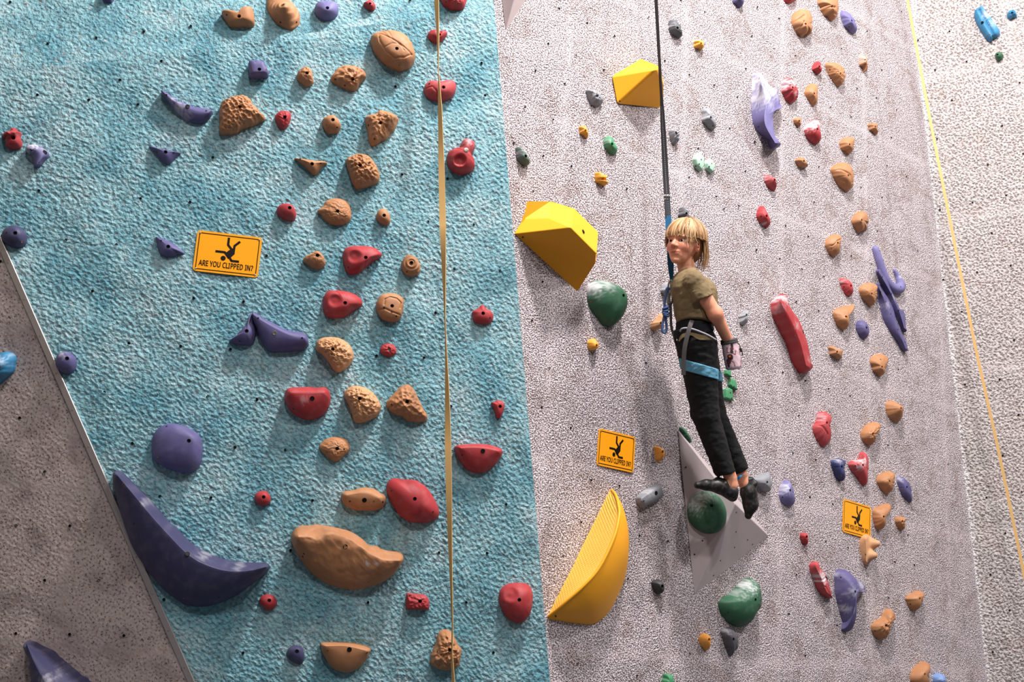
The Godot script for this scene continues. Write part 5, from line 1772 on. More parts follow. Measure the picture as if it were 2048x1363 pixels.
	["G","dkgrey","dark grey ribbed hold right of the black strap's top",0.045,[1337.5,42.2,1345.9,39.8,1357.7,47.2,1362.8,59.1,1362.1,72.6,1357.7,76.9,1347.6,72.6,1339.2,64.1,1336.5,52.3],{"bolt":[1354.4,56],"ch":[[1342.6,47.2,4.7,0.4]],"no":["grain",0.004,300],"N":90,"M":28}],
	["G","yellow","tiny yellow faceted hold below the dark ribbed hold",0.04,[1387.4,82,1401.6,80,1407.7,86.1,1406.7,96.2,1401.6,100.6,1391.5,94.5],{"bolt":[1402,87.1],"ex":1.6,"sharp":1}],
	["G","grey","grey long oval hold with a chalky tip right of the black strap",0.05,[1403.3,219.4,1410.1,216,1418.5,222.7,1425.9,234.6,1430.3,249.7,1426.9,260.5,1418.5,258.2,1408.4,248.1,1404,232.9],{"bolt":[1421.2,235.2],"sc":[1425.9,251.4],"ch":[[1409,224.4,6.7,0.7]]}],
	["G","grey","small grey lumpy hold half behind the black strap",0.04,[1336.5,261.6,1345.9,260.5,1356.1,262.6,1357.7,273.4,1352.7,286.9,1347.6,289.2,1341.5,283.5],{"bolt":[1352.7,266.6],"no":["lump",0.005,60]}],
	["G","mint","left of two chalky pale green diamond blocks",0.03,[1383.7,318.9,1388.1,310.5,1399.9,303.7,1406,318.9,1406,332.4,1398.2,344.2,1387.1,332.4],{"sc":[1402.3,318.9,1398.2,327.4,1390.8,331.8],"ch":[[1393.2,312.2,8.8,0.7]],"ex":5,"sharp":1,"nf":1}],
	["G","mint","right of two chalky pale green diamond blocks",0.03,[1408,327.4,1414.1,317.2,1423.6,320.6,1428.6,332.4,1420.2,348.6,1409,338.5],{"sc":[1422.9,326.7,1418.5,333.1],"ch":[[1416.8,322.3,7.4,0.6]],"ex":5,"sharp":1,"nf":1}],
	["G","dkgrey","dark grey hold just behind the boy's head",0.045,[1357.1,416.8,1366.2,415.8,1375.3,421.2,1375.3,435.4,1371.2,443.8,1361.1,440.4],{"bolt":[1372.3,426.9],"ch":[[1362.8,418.5,4.7,0.5]]}],
	["G","purple","purple hold at the top above the pale green diamonds",0.05,[1465.1,-10.1,1475.9,-16.9,1486.7,-10.1,1485,8.4,1479.2,16.2,1470.8,11.8],{}],
	["G","green","big dark green rounded hold with chalk on top beneath the lower yellow volume",0.1,[1172.5,582.5,1174.3,571.9,1183.1,563.1,1197.2,560.6,1214.8,563.1,1235.9,571.9,1250,584.2,1254.2,598.3,1251.8,615.9,1243,633.5,1228.9,649.4,1218.3,654.6,1207.7,651.1,1193.7,635.3,1181.3,619.4,1174.3,601.8],{"bolt":[1245.8,590.9],"sc":[1183.5,601.8],"ch":[[1190.1,570.1,15.8,0.85],[1211.3,568.4,14.1,0.5],[1179.6,578.9,8.5,0.6]]}],
	["G","yellow","tiny yellow rough hold under the big green rounded hold",0.04,[1175,684.6,1179.6,677.5,1186.6,675.8,1195.4,684.6,1197.9,691.6,1191.9,698.7,1181.3,701.1,1176.1,695.1],{"bolt":[1193,690.6],"ex":1.7,"sharp":1}],
	["G","tanlt","sandy wedge hold behind the boy's knotted blue cord",0.06,[1300,651.1,1306.3,642.3,1316.9,628.2,1323.9,625.8,1325.7,633.5,1320.4,651.1,1313.4,660.6,1302.8,658.9],{"bolt":[1321.1,645.8],"ex":1.8}],
	["G","greylt","pale grey hold behind the boy's chest carabiner",0.05,[1322.2,575.4,1326.8,565.9,1336.3,564.9,1340.8,577.2,1339.8,591.3,1331,594.1,1324.6,587.7],{}],
	["G","greylt","small pale grey wedge hold to the right of the boy's elbow",0.045,[1478.2,638.8,1482.4,626.5,1489.4,619.4,1492.3,631.8,1493,642.3,1485.9,650.4,1478.9,646.9],{"bolt":[1491.2,628.2],"ch":[[1483.1,631.8,4.9,0.5]]}],
	["G","green2","upper of three flat green blocks below the chalk bag",0.022,[1448.2,739.8,1460.1,740.6,1460.5,754.9,1453.8,752.4,1447.3,747.7],{"ex":6,"sharp":1,"nf":1}],
	["G","green2","middle of three flat green blocks below the chalk bag",0.022,[1457,756,1469.6,759.1,1472.3,767.9,1471.4,781.1,1459.4,775,1455.2,769.7],{"sc":[1460,760.9,1467.9,772.9],"ex":6,"sharp":1,"nf":1}],
	["G","green2","lowest of three flat green blocks below the chalk bag",0.022,[1446.7,777.1,1455.6,775.3,1463.5,779.4,1464.9,801.4,1457.3,800.5,1445.9,796.1],{"sc":[1459.6,785.2,1463.5,796.1],"ex":6,"sharp":1,"nf":1}],
	["G","green","green hold peeking out behind the grey volume's top point",0.03,[1358.1,856.7,1364.9,853.9,1374.9,863.8,1382,877.8,1378.9,885.8,1366.9,875.8],{}],
	["G","orange","small orange wedge hold right of the sign beneath the green hold",0.045,[1307.1,891.7,1317.1,893.7,1329,901.7,1327.8,913.7,1317.1,924.4,1311.1,919.6,1309.1,905.7],{"bolt":[1325,902.9],"ex":1.7,"sharp":1}],
	["G","grey","grey faceted bar hold between yellow dimpled and grey triangular volumes",0.05,[1270.4,993.4,1287.2,979.4,1307.1,967.5,1317.1,964.7,1323.1,973.4,1328.2,989.4,1323.1,995.4,1299.1,1009.3,1281.2,1017.3,1277.2,1011.3,1271.2,1005.3],{"bolt":[1311.9,986.6],"sp":[1279.2,999.4,1299.1,987.4,1319.1,977.4],"sc":[1287.2,1001.3],"ch":[[1295.2,979.4,12,0.4]],"ex":2.5,"sharp":1}],
	["G","black","small black hold right of the yellow dimpled volume",0.045,[1303.1,1162.8,1315.1,1158,1327,1166.8,1328.2,1176.7,1323.1,1184.7,1313.1,1187.5,1306.3,1176.7],{"bolt":[1323.9,1171.5]}],
	["G","green","big green hold under the grey triangular volume",0.1,[1434.7,1206.6,1438.6,1198.6,1454.6,1186.7,1470.5,1172.7,1486.5,1158.8,1496.4,1154,1508.4,1160.8,1518.3,1174.7,1523.5,1192.7,1520.3,1214.6,1506.4,1234.5,1488.5,1250.5,1470.5,1252.4,1452.6,1242.5,1438.6,1224.5],{"bolt":[1509.6,1198.6],"sc":[1455.4,1223.7],"ch":[[1496.4,1164.8,13.9,0.7],[1478.5,1180.7,12,0.35]],"gr":[[0.003,0.003,[1458.6,1184.7,1474.5,1176.7,1486.5,1182.7,1470.5,1190.7,1458.6,1184.7]]],"N":110,"M":36}],
	["G","dkgrey2","dark grey pointed hold below the big green hold",0.05,[1439.4,1262.4,1444.6,1254.4,1458.6,1252.4,1470.5,1262.4,1477.7,1282.3,1474.5,1296.3,1458.6,1314.2,1452.6,1298.3,1444.6,1278.3],{"bolt":[1466.5,1277.6],"ch":[[1452.6,1258.4,7.2,0.4]],"ex":1.7,"sharp":1}],
	["G","orange","small orange cone hold left of the dark grey pointed hold",0.045,[1398,1274.4,1404.8,1266.4,1412.7,1267.2,1420.7,1276.4,1418.7,1290.3,1412.7,1300.3,1404.8,1294.3,1398.8,1284.3],{"bolt":[1417.9,1278.3],"ex":1.7}],
	["G","green2","green hold at the bottom below the small black hold",0.04,[1325,1346.1,1339,1346.9,1349,1356.1,1347,1374,1335,1382,1326.2,1374],{"ex":3,"sharp":1}],
	["G","grey","grey rounded-square hold with a raised round boss beside the boy's hanging shoe",0.045,[1498.4,957.5,1508.4,953.5,1518.3,947.5,1534.3,944.8,1541.5,957.5,1543.5,973.4,1534.3,983.4,1522.3,979.4,1514.4,969.5,1502.4,967.5],{"bolt":[1530.3,964.3],"de":[[1529.5,963.5,13.6,-0.012]],"ex":3,"N":90,"M":30}],
	["G","purplelt","pale purple teardrop hold between the grey boss hold and dark blue hold",0.05,[1560,973.4,1568,959.4,1575.9,961.4,1585.9,975.4,1588.7,995.3,1585.9,1009.2,1575.9,1012,1564,1005.3,1558,991.3],{"bolt":[1579.9,980.2],"sc":[1564.8,994.5,1583.9,995.3],"ch":[[1566,973.4,10,0.7]]}],
	["G","red","red hold at the top beside the lumpy tan hold",0.05,[1566.1,-10.1,1579.6,-15.2,1593.1,-10.1,1591.4,0,1581.2,6.1,1572.8,7.4,1567.1,2.7],{}],
	["G","tan","tan tooth-like lumpy hold with a notched bottom",0.07,[1580.6,40.5,1584.6,28.7,1596.4,20.2,1609.9,18.6,1621.7,27,1624.4,43.9,1621.7,64.1,1613.3,72.6,1609.9,65.8,1603.2,75.9,1594.7,67.5,1584.6,55.7,1581.2,47.2],{"bolt":[1610.9,48.3],"gr":[[0.006,0.01,[1584.6,37.1,1596.4,40.5,1609.9,30.4]],[0.006,0.008,[1606.6,43.9,1604.9,64.1,1608.2,72.6]]],"N":110,"M":34}],
	["G","tan","tan hold with thick wavy folds at the top",0.07,[1634.2,5.1,1638.6,-6.7,1655.5,-13.5,1672.4,-6.7,1676.8,6.7,1675.7,23.6,1669,37.1,1662.2,43.2,1653.8,37.1,1645.4,21.9,1636.9,11.8],{"bolt":[1664.6,12.5],"gr":[[0.006,0.009,[1638.6,6.7,1652.1,13.5,1669,15.2]],[0.006,0.009,[1645.4,20.2,1658.9,23.6,1674.1,27]]],"N":110,"M":34}],
	["G","purplelt","pale purple smooth pointed hold right of the folded tan hold",0.05,[1680.8,23.6,1687.6,21.9,1699.4,28.7,1709.5,38.8,1712.2,50.6,1711.2,65.8,1702.7,65.8,1692.6,55.7,1682.5,40.5],{"bolt":[1701.1,42.9],"sc":[1697.7,54]}],
	["G","red","tiny red hold left of the grained tan hold",0.04,[1625.1,131.6,1630.2,124.9,1636.9,123.2,1641.3,129.9,1642,141.7,1636.9,148.5,1631.9,146.8,1626.1,138.4],{"bolt":[1636.3,134]}],
	["G","tan","tan hold with dense slanting grain",0.06,[1649.8,128.2,1658.9,124.9,1675.7,127.6,1687.6,136.7,1689.9,148.5,1687.6,162,1677.4,173.8,1670.7,172.1,1662.2,160.3,1653.8,145.1],{"bolt":[1680.5,147.8],"sc":[1659.2,139],"no":["grain",0.004,300],"N":110,"M":34}],
	["G","tan","small tan ribbed cone hold with a chalky top",0.045,[1717.3,113.1,1724.7,109.7,1731.4,114.7,1732.4,124.9,1729.1,145.1,1724.7,138.4,1718.9,124.9],{"sc":[1730.4,118.8],"ch":[[1723.7,114.7,6.1,0.8]],"no":["grain",0.004,280]}],
	["G","purplelt","large purple horn-shaped hold, its upper half white with chalk",0.1,[1505.3,148.5,1517.1,145.8,1530.6,156.9,1547.5,172.1,1561,177.2,1566.1,202.5,1561,213.3,1549.2,211.9,1545.8,229.5,1544.1,253.1,1547.5,270,1554.2,295.3,1544.1,290.2,1530.6,276.7,1513.7,259.9,1506.3,243,1503.6,216,1504.3,175.5],{"sp":[1515.4,162,1530.6,189,1527.2,219.4,1527.2,249.7,1547.5,286.9],"sc":[1516.1,253.1,1518.8,157.6],"ch":[[1517.1,158.6,16.9,1.0],[1534,175.5,20.2,1.0],[1520.5,192.4,16.9,0.8],[1547.5,189,10.1,0.6],[1530.6,212.6,10.1,0.4],[1513.7,229.5,8.4,0.35]],"N":120,"M":30,"nf":1}],
	["G","red","red blocky hold with a chalk-white top beside the purple horn",0.06,[1562.7,165.4,1571.1,155.2,1584.6,162,1593.1,175.5,1595.8,189,1589.7,202.5,1579.6,207.6,1571.1,199.1,1567.1,187.3,1566.1,175.5],{"bolt":[1584.6,175.5],"ch":[[1571.1,162,9.4,1.0],[1581.2,167.1,6.7,0.8],[1586.3,189,4,0.6]],"no":["lump",0.004,40]}],
	["G","tan","tan grained hold below the blocky red hold's right side",0.05,[1607.6,183.9,1613.3,172.1,1623.4,167.1,1633.6,170.4,1635.9,182.2,1633.6,199.1,1628.5,210.9,1623.4,212.6,1615,200.8,1608.9,190.7],{"bolt":[1627.8,187.3],"no":["grain",0.0025,260]}],
	["G","tan","tiny plain tan hold above the red and white hold",0.035,[1584.6,239.6,1591.4,235.2,1599.8,235.6,1602.2,241.3,1599.8,249.7,1595.8,254.8,1588,248.1],{"bolt":[1598.1,242.3]}],
	["G","red","red shield-shaped hold with a chalk-white top",0.06,[1607.2,258.2,1615,246.4,1625.1,239.6,1635.2,240.3,1638.6,253.1,1640.3,270,1636.9,285.2,1630.2,289.2,1620.1,283.5,1610.9,271.7],{"bolt":[1633.9,258.2],"ch":[[1621.7,248.1,9.4,1.0],[1631.9,246.4,7.4,0.9]]}],
	["G","tan","tiny tan hold near the white seam",0.04,[1734.8,248.7,1750,246.4,1754.4,253.1,1753.4,266.6,1749,270.7,1741.6,263.2,1736.5,256.5],{"bolt":[1750,253.8],"no":["grain",0.003,240]}],
	["G","tan","plain tan shield hold above the shell-ribbed tan hold",0.055,[1678.1,286.9,1685.9,276.7,1699.4,273.4,1707.8,276.7,1707.8,290.2,1702.7,303.7,1697.7,308.1,1690.9,305.4,1684.2,297],{"bolt":[1698.7,289.2],"ex":1.9}],
	["G","tan","tiny notched tan hold below the red and white shield hold",0.04,[1589,320.6,1596.4,314.9,1606.6,315.6,1609.9,325.7,1614,334.1,1603.2,335.8,1596.4,332.4],{"bolt":[1607.6,322.3],"sharp":1}],
	["G","redlt","dusty red cone hold with the bolt on its tip",0.055,[1526.2,354.4,1528.9,349.3,1542.4,352.7,1550.9,357.7,1551.5,366.2,1549.2,381.4,1542.4,381.4,1532.3,372.9,1527.2,362.8],{"bolt":[1548.5,360.1],"ch":[[1532.3,354.4,6.7,0.5]],"ex":1.4}],
	["G","tan","tan hold with thick shell-like ribs",0.07,[1660.6,337.5,1669,329.1,1682.5,324.7,1696,327.4,1704.4,337.5,1707.8,351,1705.4,367.9,1697.7,379.7,1689.2,381.4,1679.1,374.6,1669,361.1,1662.2,347.6],{"bolt":[1696,351],"gr":[[0.005,0.008,[1662.2,339.2,1682.5,337.5,1699.4,351,1704.4,364.5]],[0.005,0.008,[1663.9,344.2,1682.5,351,1696,364.5,1699.4,374.6]],[0.005,0.006,[1669,357.7,1682.5,364.5,1690.9,378]]],"N":120,"M":36}],
	["G","red","red hold with a pointed hooked top right of the boy's head",0.05,[1513.1,426.9,1517.1,415.1,1522.2,410.1,1525.6,420.2,1532.3,423.6,1537.4,432,1539.1,442.1,1535.7,453.9,1528.9,454.9,1518.8,445.5,1513.7,435.4],{"bolt":[1532.6,432],"sc":[1521.5,432.7],"ch":[[1530.6,447.2,4,0.5]]}],
	["G","tan","tan mushroom-shaped hold with a notched stem",0.06,[1702.5,441.1,1707.8,428.8,1718.4,422.5,1729,423.5,1736.7,434.1,1736,446.4,1730.7,453.5,1729.7,464,1721.9,461.6,1715.6,465.8,1709.6,457,1704.3,448.2],{"bolt":[1723,440.1]}],
	["R","teal","blue saddle-shaped hold on the right wall",0.07,[1948.1,27,1952.5,18.6,1962.6,11.8,1969.4,18.6,1982.9,37.1,1996.4,55.7,1999.7,67.5,1994.7,75.9,1986.2,77.6,1982.9,84.4,1974.4,81,1962.6,65.8,1954.2,50.6,1949.1,37.1],{"bolt":[1964.6,44.9],"sp":[1960.9,21.9,1969.4,43.9,1982.9,67.5],"sc":[1980.5,68.2],"ch":[[1972.7,30.4,8.4,0.6],[1986.2,47.2,8.4,0.4]],"gr":[[0.012,0.02,[1959.2,20.2,1969.4,40.5,1981.2,60.7,1989.6,75.9]]],"N":110,"M":30}],
	["R","teal","tiny blue knobbly hold on the right wall",0.05,[2014.3,27,2020,20.9,2028.4,20.2,2033.5,28.7,2032.5,35.4,2025.1,37.1,2020,39.8,2014.3,36.4],{"bolt":[2024,25.3],"no":["lump",0.005,50]}],
	["R","green","tiny green round hold on the right wall",0.05,[1989.6,111.4,1993,105.3,1999.7,103.9,2006.5,109.7,2005.8,116.4,2001.4,121.5,1993,121.5],{"bolt":[1993.3,109.7]}],
	["G","tan","tan rounded hold crossed by one wavy crack",0.055,[1649.7,486.9,1655,474.6,1667.3,468.3,1679.6,471.1,1682.5,479.9,1678.9,494,1672.6,509.8,1665.6,512.3,1656.7,506.3,1651.5,495.7],{"bolt":[1675.1,485.9],"sc":[1663.1,495.4],"gr":[[0.003,0.006,[1649.7,488.7,1658.5,485.2,1667.3,490.4,1672.6,481.6,1681.4,478.1]]],"N":100,"M":32}],
	["G","purplelt","purple J-shaped hook hold beside two long purple holds",0.05,[1752.9,495.7,1758.9,489.4,1766.6,489.7,1773,501,1778.3,525.7,1781.8,543.3,1787.1,557.4,1795.9,560.9,1802.2,553.8,1802.2,543.3,1797.6,531,1802.9,534.5,1813.5,550.3,1821.2,571.5,1820.5,583.8,1810,588.4,1797.6,586.3,1787.1,578.5,1778.3,564.4,1769.5,546.8,1758.9,522.1],{"sp":[1760.7,495.7,1768.4,522.1,1780.7,555.6,1795.9,573.2,1810,573.2,1807.2,552.1,1800.1,536.2],"sc":[1767,498.2,1769.5,519.3,1781.8,553.8,1801.2,573.2,1815.3,569.7],"ch":[[1762.4,501,7.7,0.7],[1771.2,522.1,5.3,0.4],[1799.4,553.8,4.9,0.5]],"tb":[0.022,0.027,0.027,0.027,0.03,0.03,0.016,0.006],"N":120,"M":16,"nf":1}],
	["G","purple","purple long thin hold, upper of a parallel pair",0.04,[1750.8,541.5,1758.9,538.7,1767.7,550.3,1776.5,560.9,1781.8,578.5,1792.4,599.6,1801.2,620.8,1806.4,619,1811.7,627.8,1812.4,649,1810,663.7,1802.9,659.5,1795.9,645.4,1781.8,617.3,1773,589.1,1760.7,564.4,1753.6,550.3],{"sp":[1756.1,544,1770.5,567.9,1783.6,592.6,1797.6,624.3,1807.2,656],"sc":[1764.9,553.1,1782.8,587,1797.6,620.8,1809.3,649],"ch":[[1781.8,596.1,6.3,0.3]],"N":120,"M":16,"nf":1}],
	["G","purple","purple long thin hold, lower of a parallel pair",0.04,[1751.1,569.7,1757.1,566.2,1764.2,578.5,1778.3,596.1,1788.8,617.3,1794.1,641.9,1802.9,663,1813.5,682.4,1816,696.5,1811.7,702.5,1802.9,700,1794.1,684.2,1778.3,663,1765.9,638.4,1758.9,610.2,1752.9,585.6],{"sp":[1755,572.2,1769.5,603.2,1781.8,631.3,1795.9,661.3,1810,696.5],"sc":[1761.4,582.7,1771.9,603.2,1781.8,627.8,1795.2,658.8,1809.3,683.5],"ch":[[1771.2,610.2,6.3,0.4]],"N":120,"M":16,"nf":1}],
	["G","redlt","small dusty red oval hold left of the grained tan hold by the purple pair",0.045,[1679.6,559.1,1684.9,555.6,1697.3,560.9,1704.3,569.7,1703.6,585.6,1697.3,592.6,1688.4,587.3,1681.4,571.5],{"bolt":[1701.5,571.5],"sc":[1687.4,573.2],"ch":[[1684.9,560.9,5.3,0.5]]}],
	["G","tan","tan grained hold touching the purple long pair",0.06,[1715.6,578.5,1721.9,569.7,1736,565.1,1751.8,569.7,1754.3,580.3,1752.9,596.1,1746.6,606.7,1739.5,612.7,1730.7,604.9,1720.1,592.6],{"bolt":[1743,587.3],"no":["grain",0.003,260],"N":100,"M":30}],
	["G","tan","tan ear-shaped hold with a hollow above the tan wedge hold",0.06,[1665.6,624.3,1676.1,615.5,1697.3,610.2,1706.1,608.4,1707.1,615.5,1699,627.8,1693.7,649,1686.7,660.2,1676.1,652.5,1669.1,640.1],{"bolt":[1693,633.1],"de":[[1684.9,624.3,9.2,0.015]],"N":90,"M":30}],
	["G","purple","small purple oval hold left of the purple long pair",0.045,[1712,647.2,1716.6,640.1,1727.2,641.9,1736,650.7,1737.8,663,1732.5,675.4,1725.4,677.8,1716.6,668.3,1713.1,657.8],{"bolt":[1732.5,655.3]}],
	["G","tan","small tan wedge hold beside the red banana hold",0.045,[1655,693,1660.3,690.5,1672.6,696.5,1686,700,1683.9,712.4,1679.6,719.4,1669.1,717.6,1658.5,707.1],{"bolt":[1673.7,703.6],"ex":1.7,"sharp":1}],
	["G","tan","tan plain hold just below the purple long pair",0.055,[1737.8,721.2,1746.6,710.6,1762.4,707.1,1774.7,714.1,1775.4,722.9,1769.5,740.5,1760.7,752.2,1751.8,747.6,1743,733.5],{"bolt":[1763.5,733.5],"sc":[1761.4,718.7]}],
	["G","red","long red banana-shaped hold with chalky patches",0.09,[1539.8,612,1544,599.6,1561.6,587.3,1570.4,594.4,1584.5,617.3,1600.4,638.4,1609.2,659.5,1619.8,691.2,1625.7,730,1621.5,738.8,1605.7,746.5,1595.1,742.3,1584.5,722.9,1574,694.7,1556.4,659.5,1542.3,631.3],{"bolt":[1606.7,663.7],"sp":[1558.1,603.2,1579.3,638.4,1596.9,680.7,1609.2,730],"sc":[1591.6,671.8],"ch":[[1563.4,596.1,10.6,0.7],[1584.5,652.5,7,0.35],[1602.1,649,5.6,0.5],[1552.8,617.3,8.8,0.3],[1609.2,719.4,5.6,0.3]],"N":120,"M":24,"nf":1}],
	["G","redlt","red layered rock hold above the dark blue hold",0.06,[1624.3,851.5,1630.3,844.4,1633.8,826.8,1644.4,822.6,1656.7,826.8,1661,835.6,1660.3,860.3,1658.5,883.2,1647.9,892,1640.9,892.7,1630.3,877.9,1625,863.8],{"bolt":[1653.2,845.1],"ch":[[1640.9,830.4,7.7,0.4]],"gr":[[0.004,0.006,[1632.1,844.4,1644.4,851.5,1655,867.3,1655,885]],[0.003,0.005,[1626.8,851.5,1639.1,860.3,1649.7,881.4]]],"N":110,"M":32}],
	["G","tan","tan hold with a snout-like nose holding the bolt",0.075,[1770.2,807.5,1778.3,800.4,1788.8,803.9,1801.2,809.2,1807.2,818,1802.9,832.1,1797.6,842.7,1788.8,845.1,1776.5,835.6,1771.2,821.5],{"bolt":[1801.2,816.3],"ex":1.4}],
	["G","tan","tan bean-shaped hold below the snout-nosed tan hold",0.06,[1721.2,867.3,1725.4,856.8,1736,846.2,1750.1,843.4,1760,848,1758.9,860.3,1750.1,874.4,1743,888.5,1734.2,889.5,1723.7,879.7],{"bolt":[1741.3,868.4],"sc":[1729.7,877.9],"no":["lump",0.004,45]}],
	["G","dkblue","small dark blue shield hold next to the red heart hold",0.045,[1660.4,921.6,1673.5,916.8,1687.5,919.6,1689.5,933.5,1685.5,957.5,1681.5,962.2,1671.6,953.5,1663.6,935.5],{"bolt":[1683.1,932.7],"sc":[1683.1,950.7],"ch":[[1675.5,919.6,5.6,0.5]],"ex":2.4}],
	["G","redlt","red heart-shaped hold with chalk in its cleft",0.06,[1696.3,927.6,1703.4,919.6,1713.4,919.6,1719.4,905.7,1725.3,902.9,1734.1,911.6,1737.3,925.6,1735.3,951.5,1729.3,969.4,1723.3,970.6,1711.4,953.5,1699.4,937.5],{"bolt":[1725.3,929.6],"sc":[1710.2,930.4],"ch":[[1719.4,919.6,8,0.9],[1715.4,933.5,5.6,0.5]],"gr":[[0.005,0.008,[1719.4,905.7,1715.4,925.6,1723.3,947.5]]],"N":100,"M":30}],
	["G","tan","tan rounded hold left of the purple almond hold",0.06,[1752.4,959.4,1759.2,947.5,1775.1,941.5,1787.1,945.5,1789.1,959.4,1783.1,979.4,1773.1,986.5,1763.2,981.4,1755.2,969.4],{"bolt":[1778.3,962.2],"no":["lump",0.002,40]}],
	["G","purple","purple almond-shaped hold right of the rounded tan hold",0.04,[1793.1,955.5,1801,952.3,1815,961.4,1822.9,977.4,1822.9,1001.3,1817,1004.5,1803,991.3,1795.1,971.4],{"bolt":[1813.4,973.8],"sc":[1803.4,979.4],"ch":[[1801,957.5,4.8,0.4]]}],
	["G","tan","tan ear-shaped hold touching the sign's right edge",0.06,[1744.1,1019.2,1755.2,1011.2,1773.1,1005.3,1781.1,1011.2,1777.1,1023.2,1769.2,1037.1,1761.2,1057.1,1755.2,1059,1747.3,1047.1,1744.9,1031.2],{"bolt":[1767.2,1033.1],"de":[[1759.2,1025.2,7.2,0.01]]}],
	["G","tan","tiny tan hold right of the sign",0.045,[1788.3,1035.1,1799,1032,1809,1035.1,1809,1045.1,1805,1059,1797.1,1059,1790.3,1049.1],{"bolt":[1804.2,1041.9],"no":["lump",0.003,60]}],
	["G","tanlt","pale tan hold with two peg noses under the sign",0.04,[1719.4,1081,1723.3,1070.2,1733.3,1067.8,1747.3,1075,1756,1084.9,1753.2,1094.9,1747.3,1100.9,1752.4,1106.9,1749.2,1114.8,1737.3,1122.8,1731.3,1130.8,1725.3,1122.8,1720.6,1098.9],{"bolt":[1751.2,1086.9],"sp":[1729.3,1079,1731.3,1098.9,1730.5,1120.8],"sc":[1731.3,1107.6],"de":[[1745.3,1086.1,7.2,-0.045],[1741.3,1110,7.2,-0.04]],"N":110,"M":30,"nf":1}],
	["G","red","tiny red oval hold left of the sign's lower corner",0.035,[1598.6,1069,1605.8,1063.8,1613.8,1069,1614.6,1082.9,1609.8,1090.9,1601.8,1082.9],{"bolt":[1612.6,1073]}],
	["G","redlt","red two-lobed hold with a chalky waist beside the purple fin",0.05,[1619,1128.8,1625.7,1122.8,1635.7,1123.6,1641.7,1134.7,1651.6,1146.7,1657.6,1158.6,1664.4,1182.5,1665.6,1192.5,1659.6,1196.5,1645.7,1190.5,1633.7,1176.6,1627.7,1158.6,1620.6,1142.7],{"bolt":[1653.6,1155.5],"sp":[1628.5,1130.8,1639.7,1152.7,1651.6,1182.5],"sc":[1629.3,1133.9],"ch":[[1641.7,1154.7,8.8,1.0],[1635.7,1148.7,5.6,0.7]],"gr":[[0.004,0.006,[1629.7,1164.6,1645.7,1158.6,1655.6,1150.7]],[0.003,0.005,[1635.7,1174.6,1649.6,1172.6,1661.6,1190.5]]],"N":110,"M":28,"nf":1}],
	["G","purple","big purple fin hold with chalk smears",0.1,[1668.8,1146.7,1677.5,1137.5,1695.5,1140.7,1713.4,1154.7,1733.3,1170.6,1734.5,1180.6,1725.3,1184.5,1715.4,1198.5,1705.4,1226.4,1697.5,1262.2,1689.5,1254.3,1679.5,1222.4,1670.8,1190.5,1668.4,1166.6],{"bolt":[1698.2,1169],"sc":[1681.1,1153.5,1694.7,1242.3],"ch":[[1687.5,1212.4,6.4,0.8],[1695.5,1218.4,5.6,0.6],[1697.5,1182.5,8.8,0.35],[1717.4,1170.6,10,0.5],[1683.5,1144.7,7.2,0.4]],"ex":1.8,"N":90,"M":24,"nf":1}],
	["G","tan","tan hold with one curved crease near the white seam",0.06,[1810.2,1194.5,1819,1186.5,1834.9,1179.8,1846.1,1184.5,1846.1,1198.5,1838.9,1210.4,1826.9,1221.2,1817,1214.4,1811.8,1202.5],{"bolt":[1838.9,1196.5],"sc":[1821,1207.6],"gr":[[0.003,0.006,[1813,1198.5,1824.9,1196.5,1834.9,1186.5,1843.7,1188.5]]],"N":90,"M":30}],
	["G","tan","tan knobbly hold below the purple fin",0.07,[1741.3,1250.3,1747.3,1242.3,1759.2,1234.3,1767.2,1220.4,1777.1,1215.6,1787.9,1226.4,1785.1,1242.3,1777.1,1262.2,1763.2,1278.2,1751.2,1274.2,1743.3,1262.2],{"bolt":[1772.4,1250.3],"sc":[1748.8,1261.4],"no":["lump",0.006,40]}],
	["G","tan","tan rounded hold beside the pale blue hold at the bottom",0.07,[1819,1349.9,1826.9,1333.9,1842.9,1322,1854.8,1325.2,1858.8,1337.9,1856.8,1355.9,1850.8,1377.8,1830.9,1377.8,1821,1363.8],{"bolt":[1848.8,1347.9]}],
	["G","skyblue","pale blue hold at the bottom next to the rounded tan hold",0.05,[1866,1351.9,1872.7,1345.1,1884.7,1347.9,1890.7,1357.8,1888.7,1371.8,1874.7,1375.8,1866.8,1361.8],{"no":["lump",0.005,40]}],
]

func group_of(d: Array) -> String:
	var kind: String = {"tan": "tan", "tanlt": "tan", "red": "red", "redlt": "red", "purple": "purple", "purplelt": "purple", "dkpurple": "purple", "green": "green", "green2": "green", "greenlt": "green", "mint": "green", "greygreen": "grey", "grey": "grey", "greylt": "grey", "dkgrey": "grey", "dkgrey2": "grey", "black": "grey", "yellow": "yellow", "orange": "yellow"}.get(d[1], "blue")
	return "%s holds on the %s" % [kind, {"B": "blue wall", "U": "blue wall", "L": "left grey panel", "G": "grey wall", "R": "right wall"}[d[0]]]

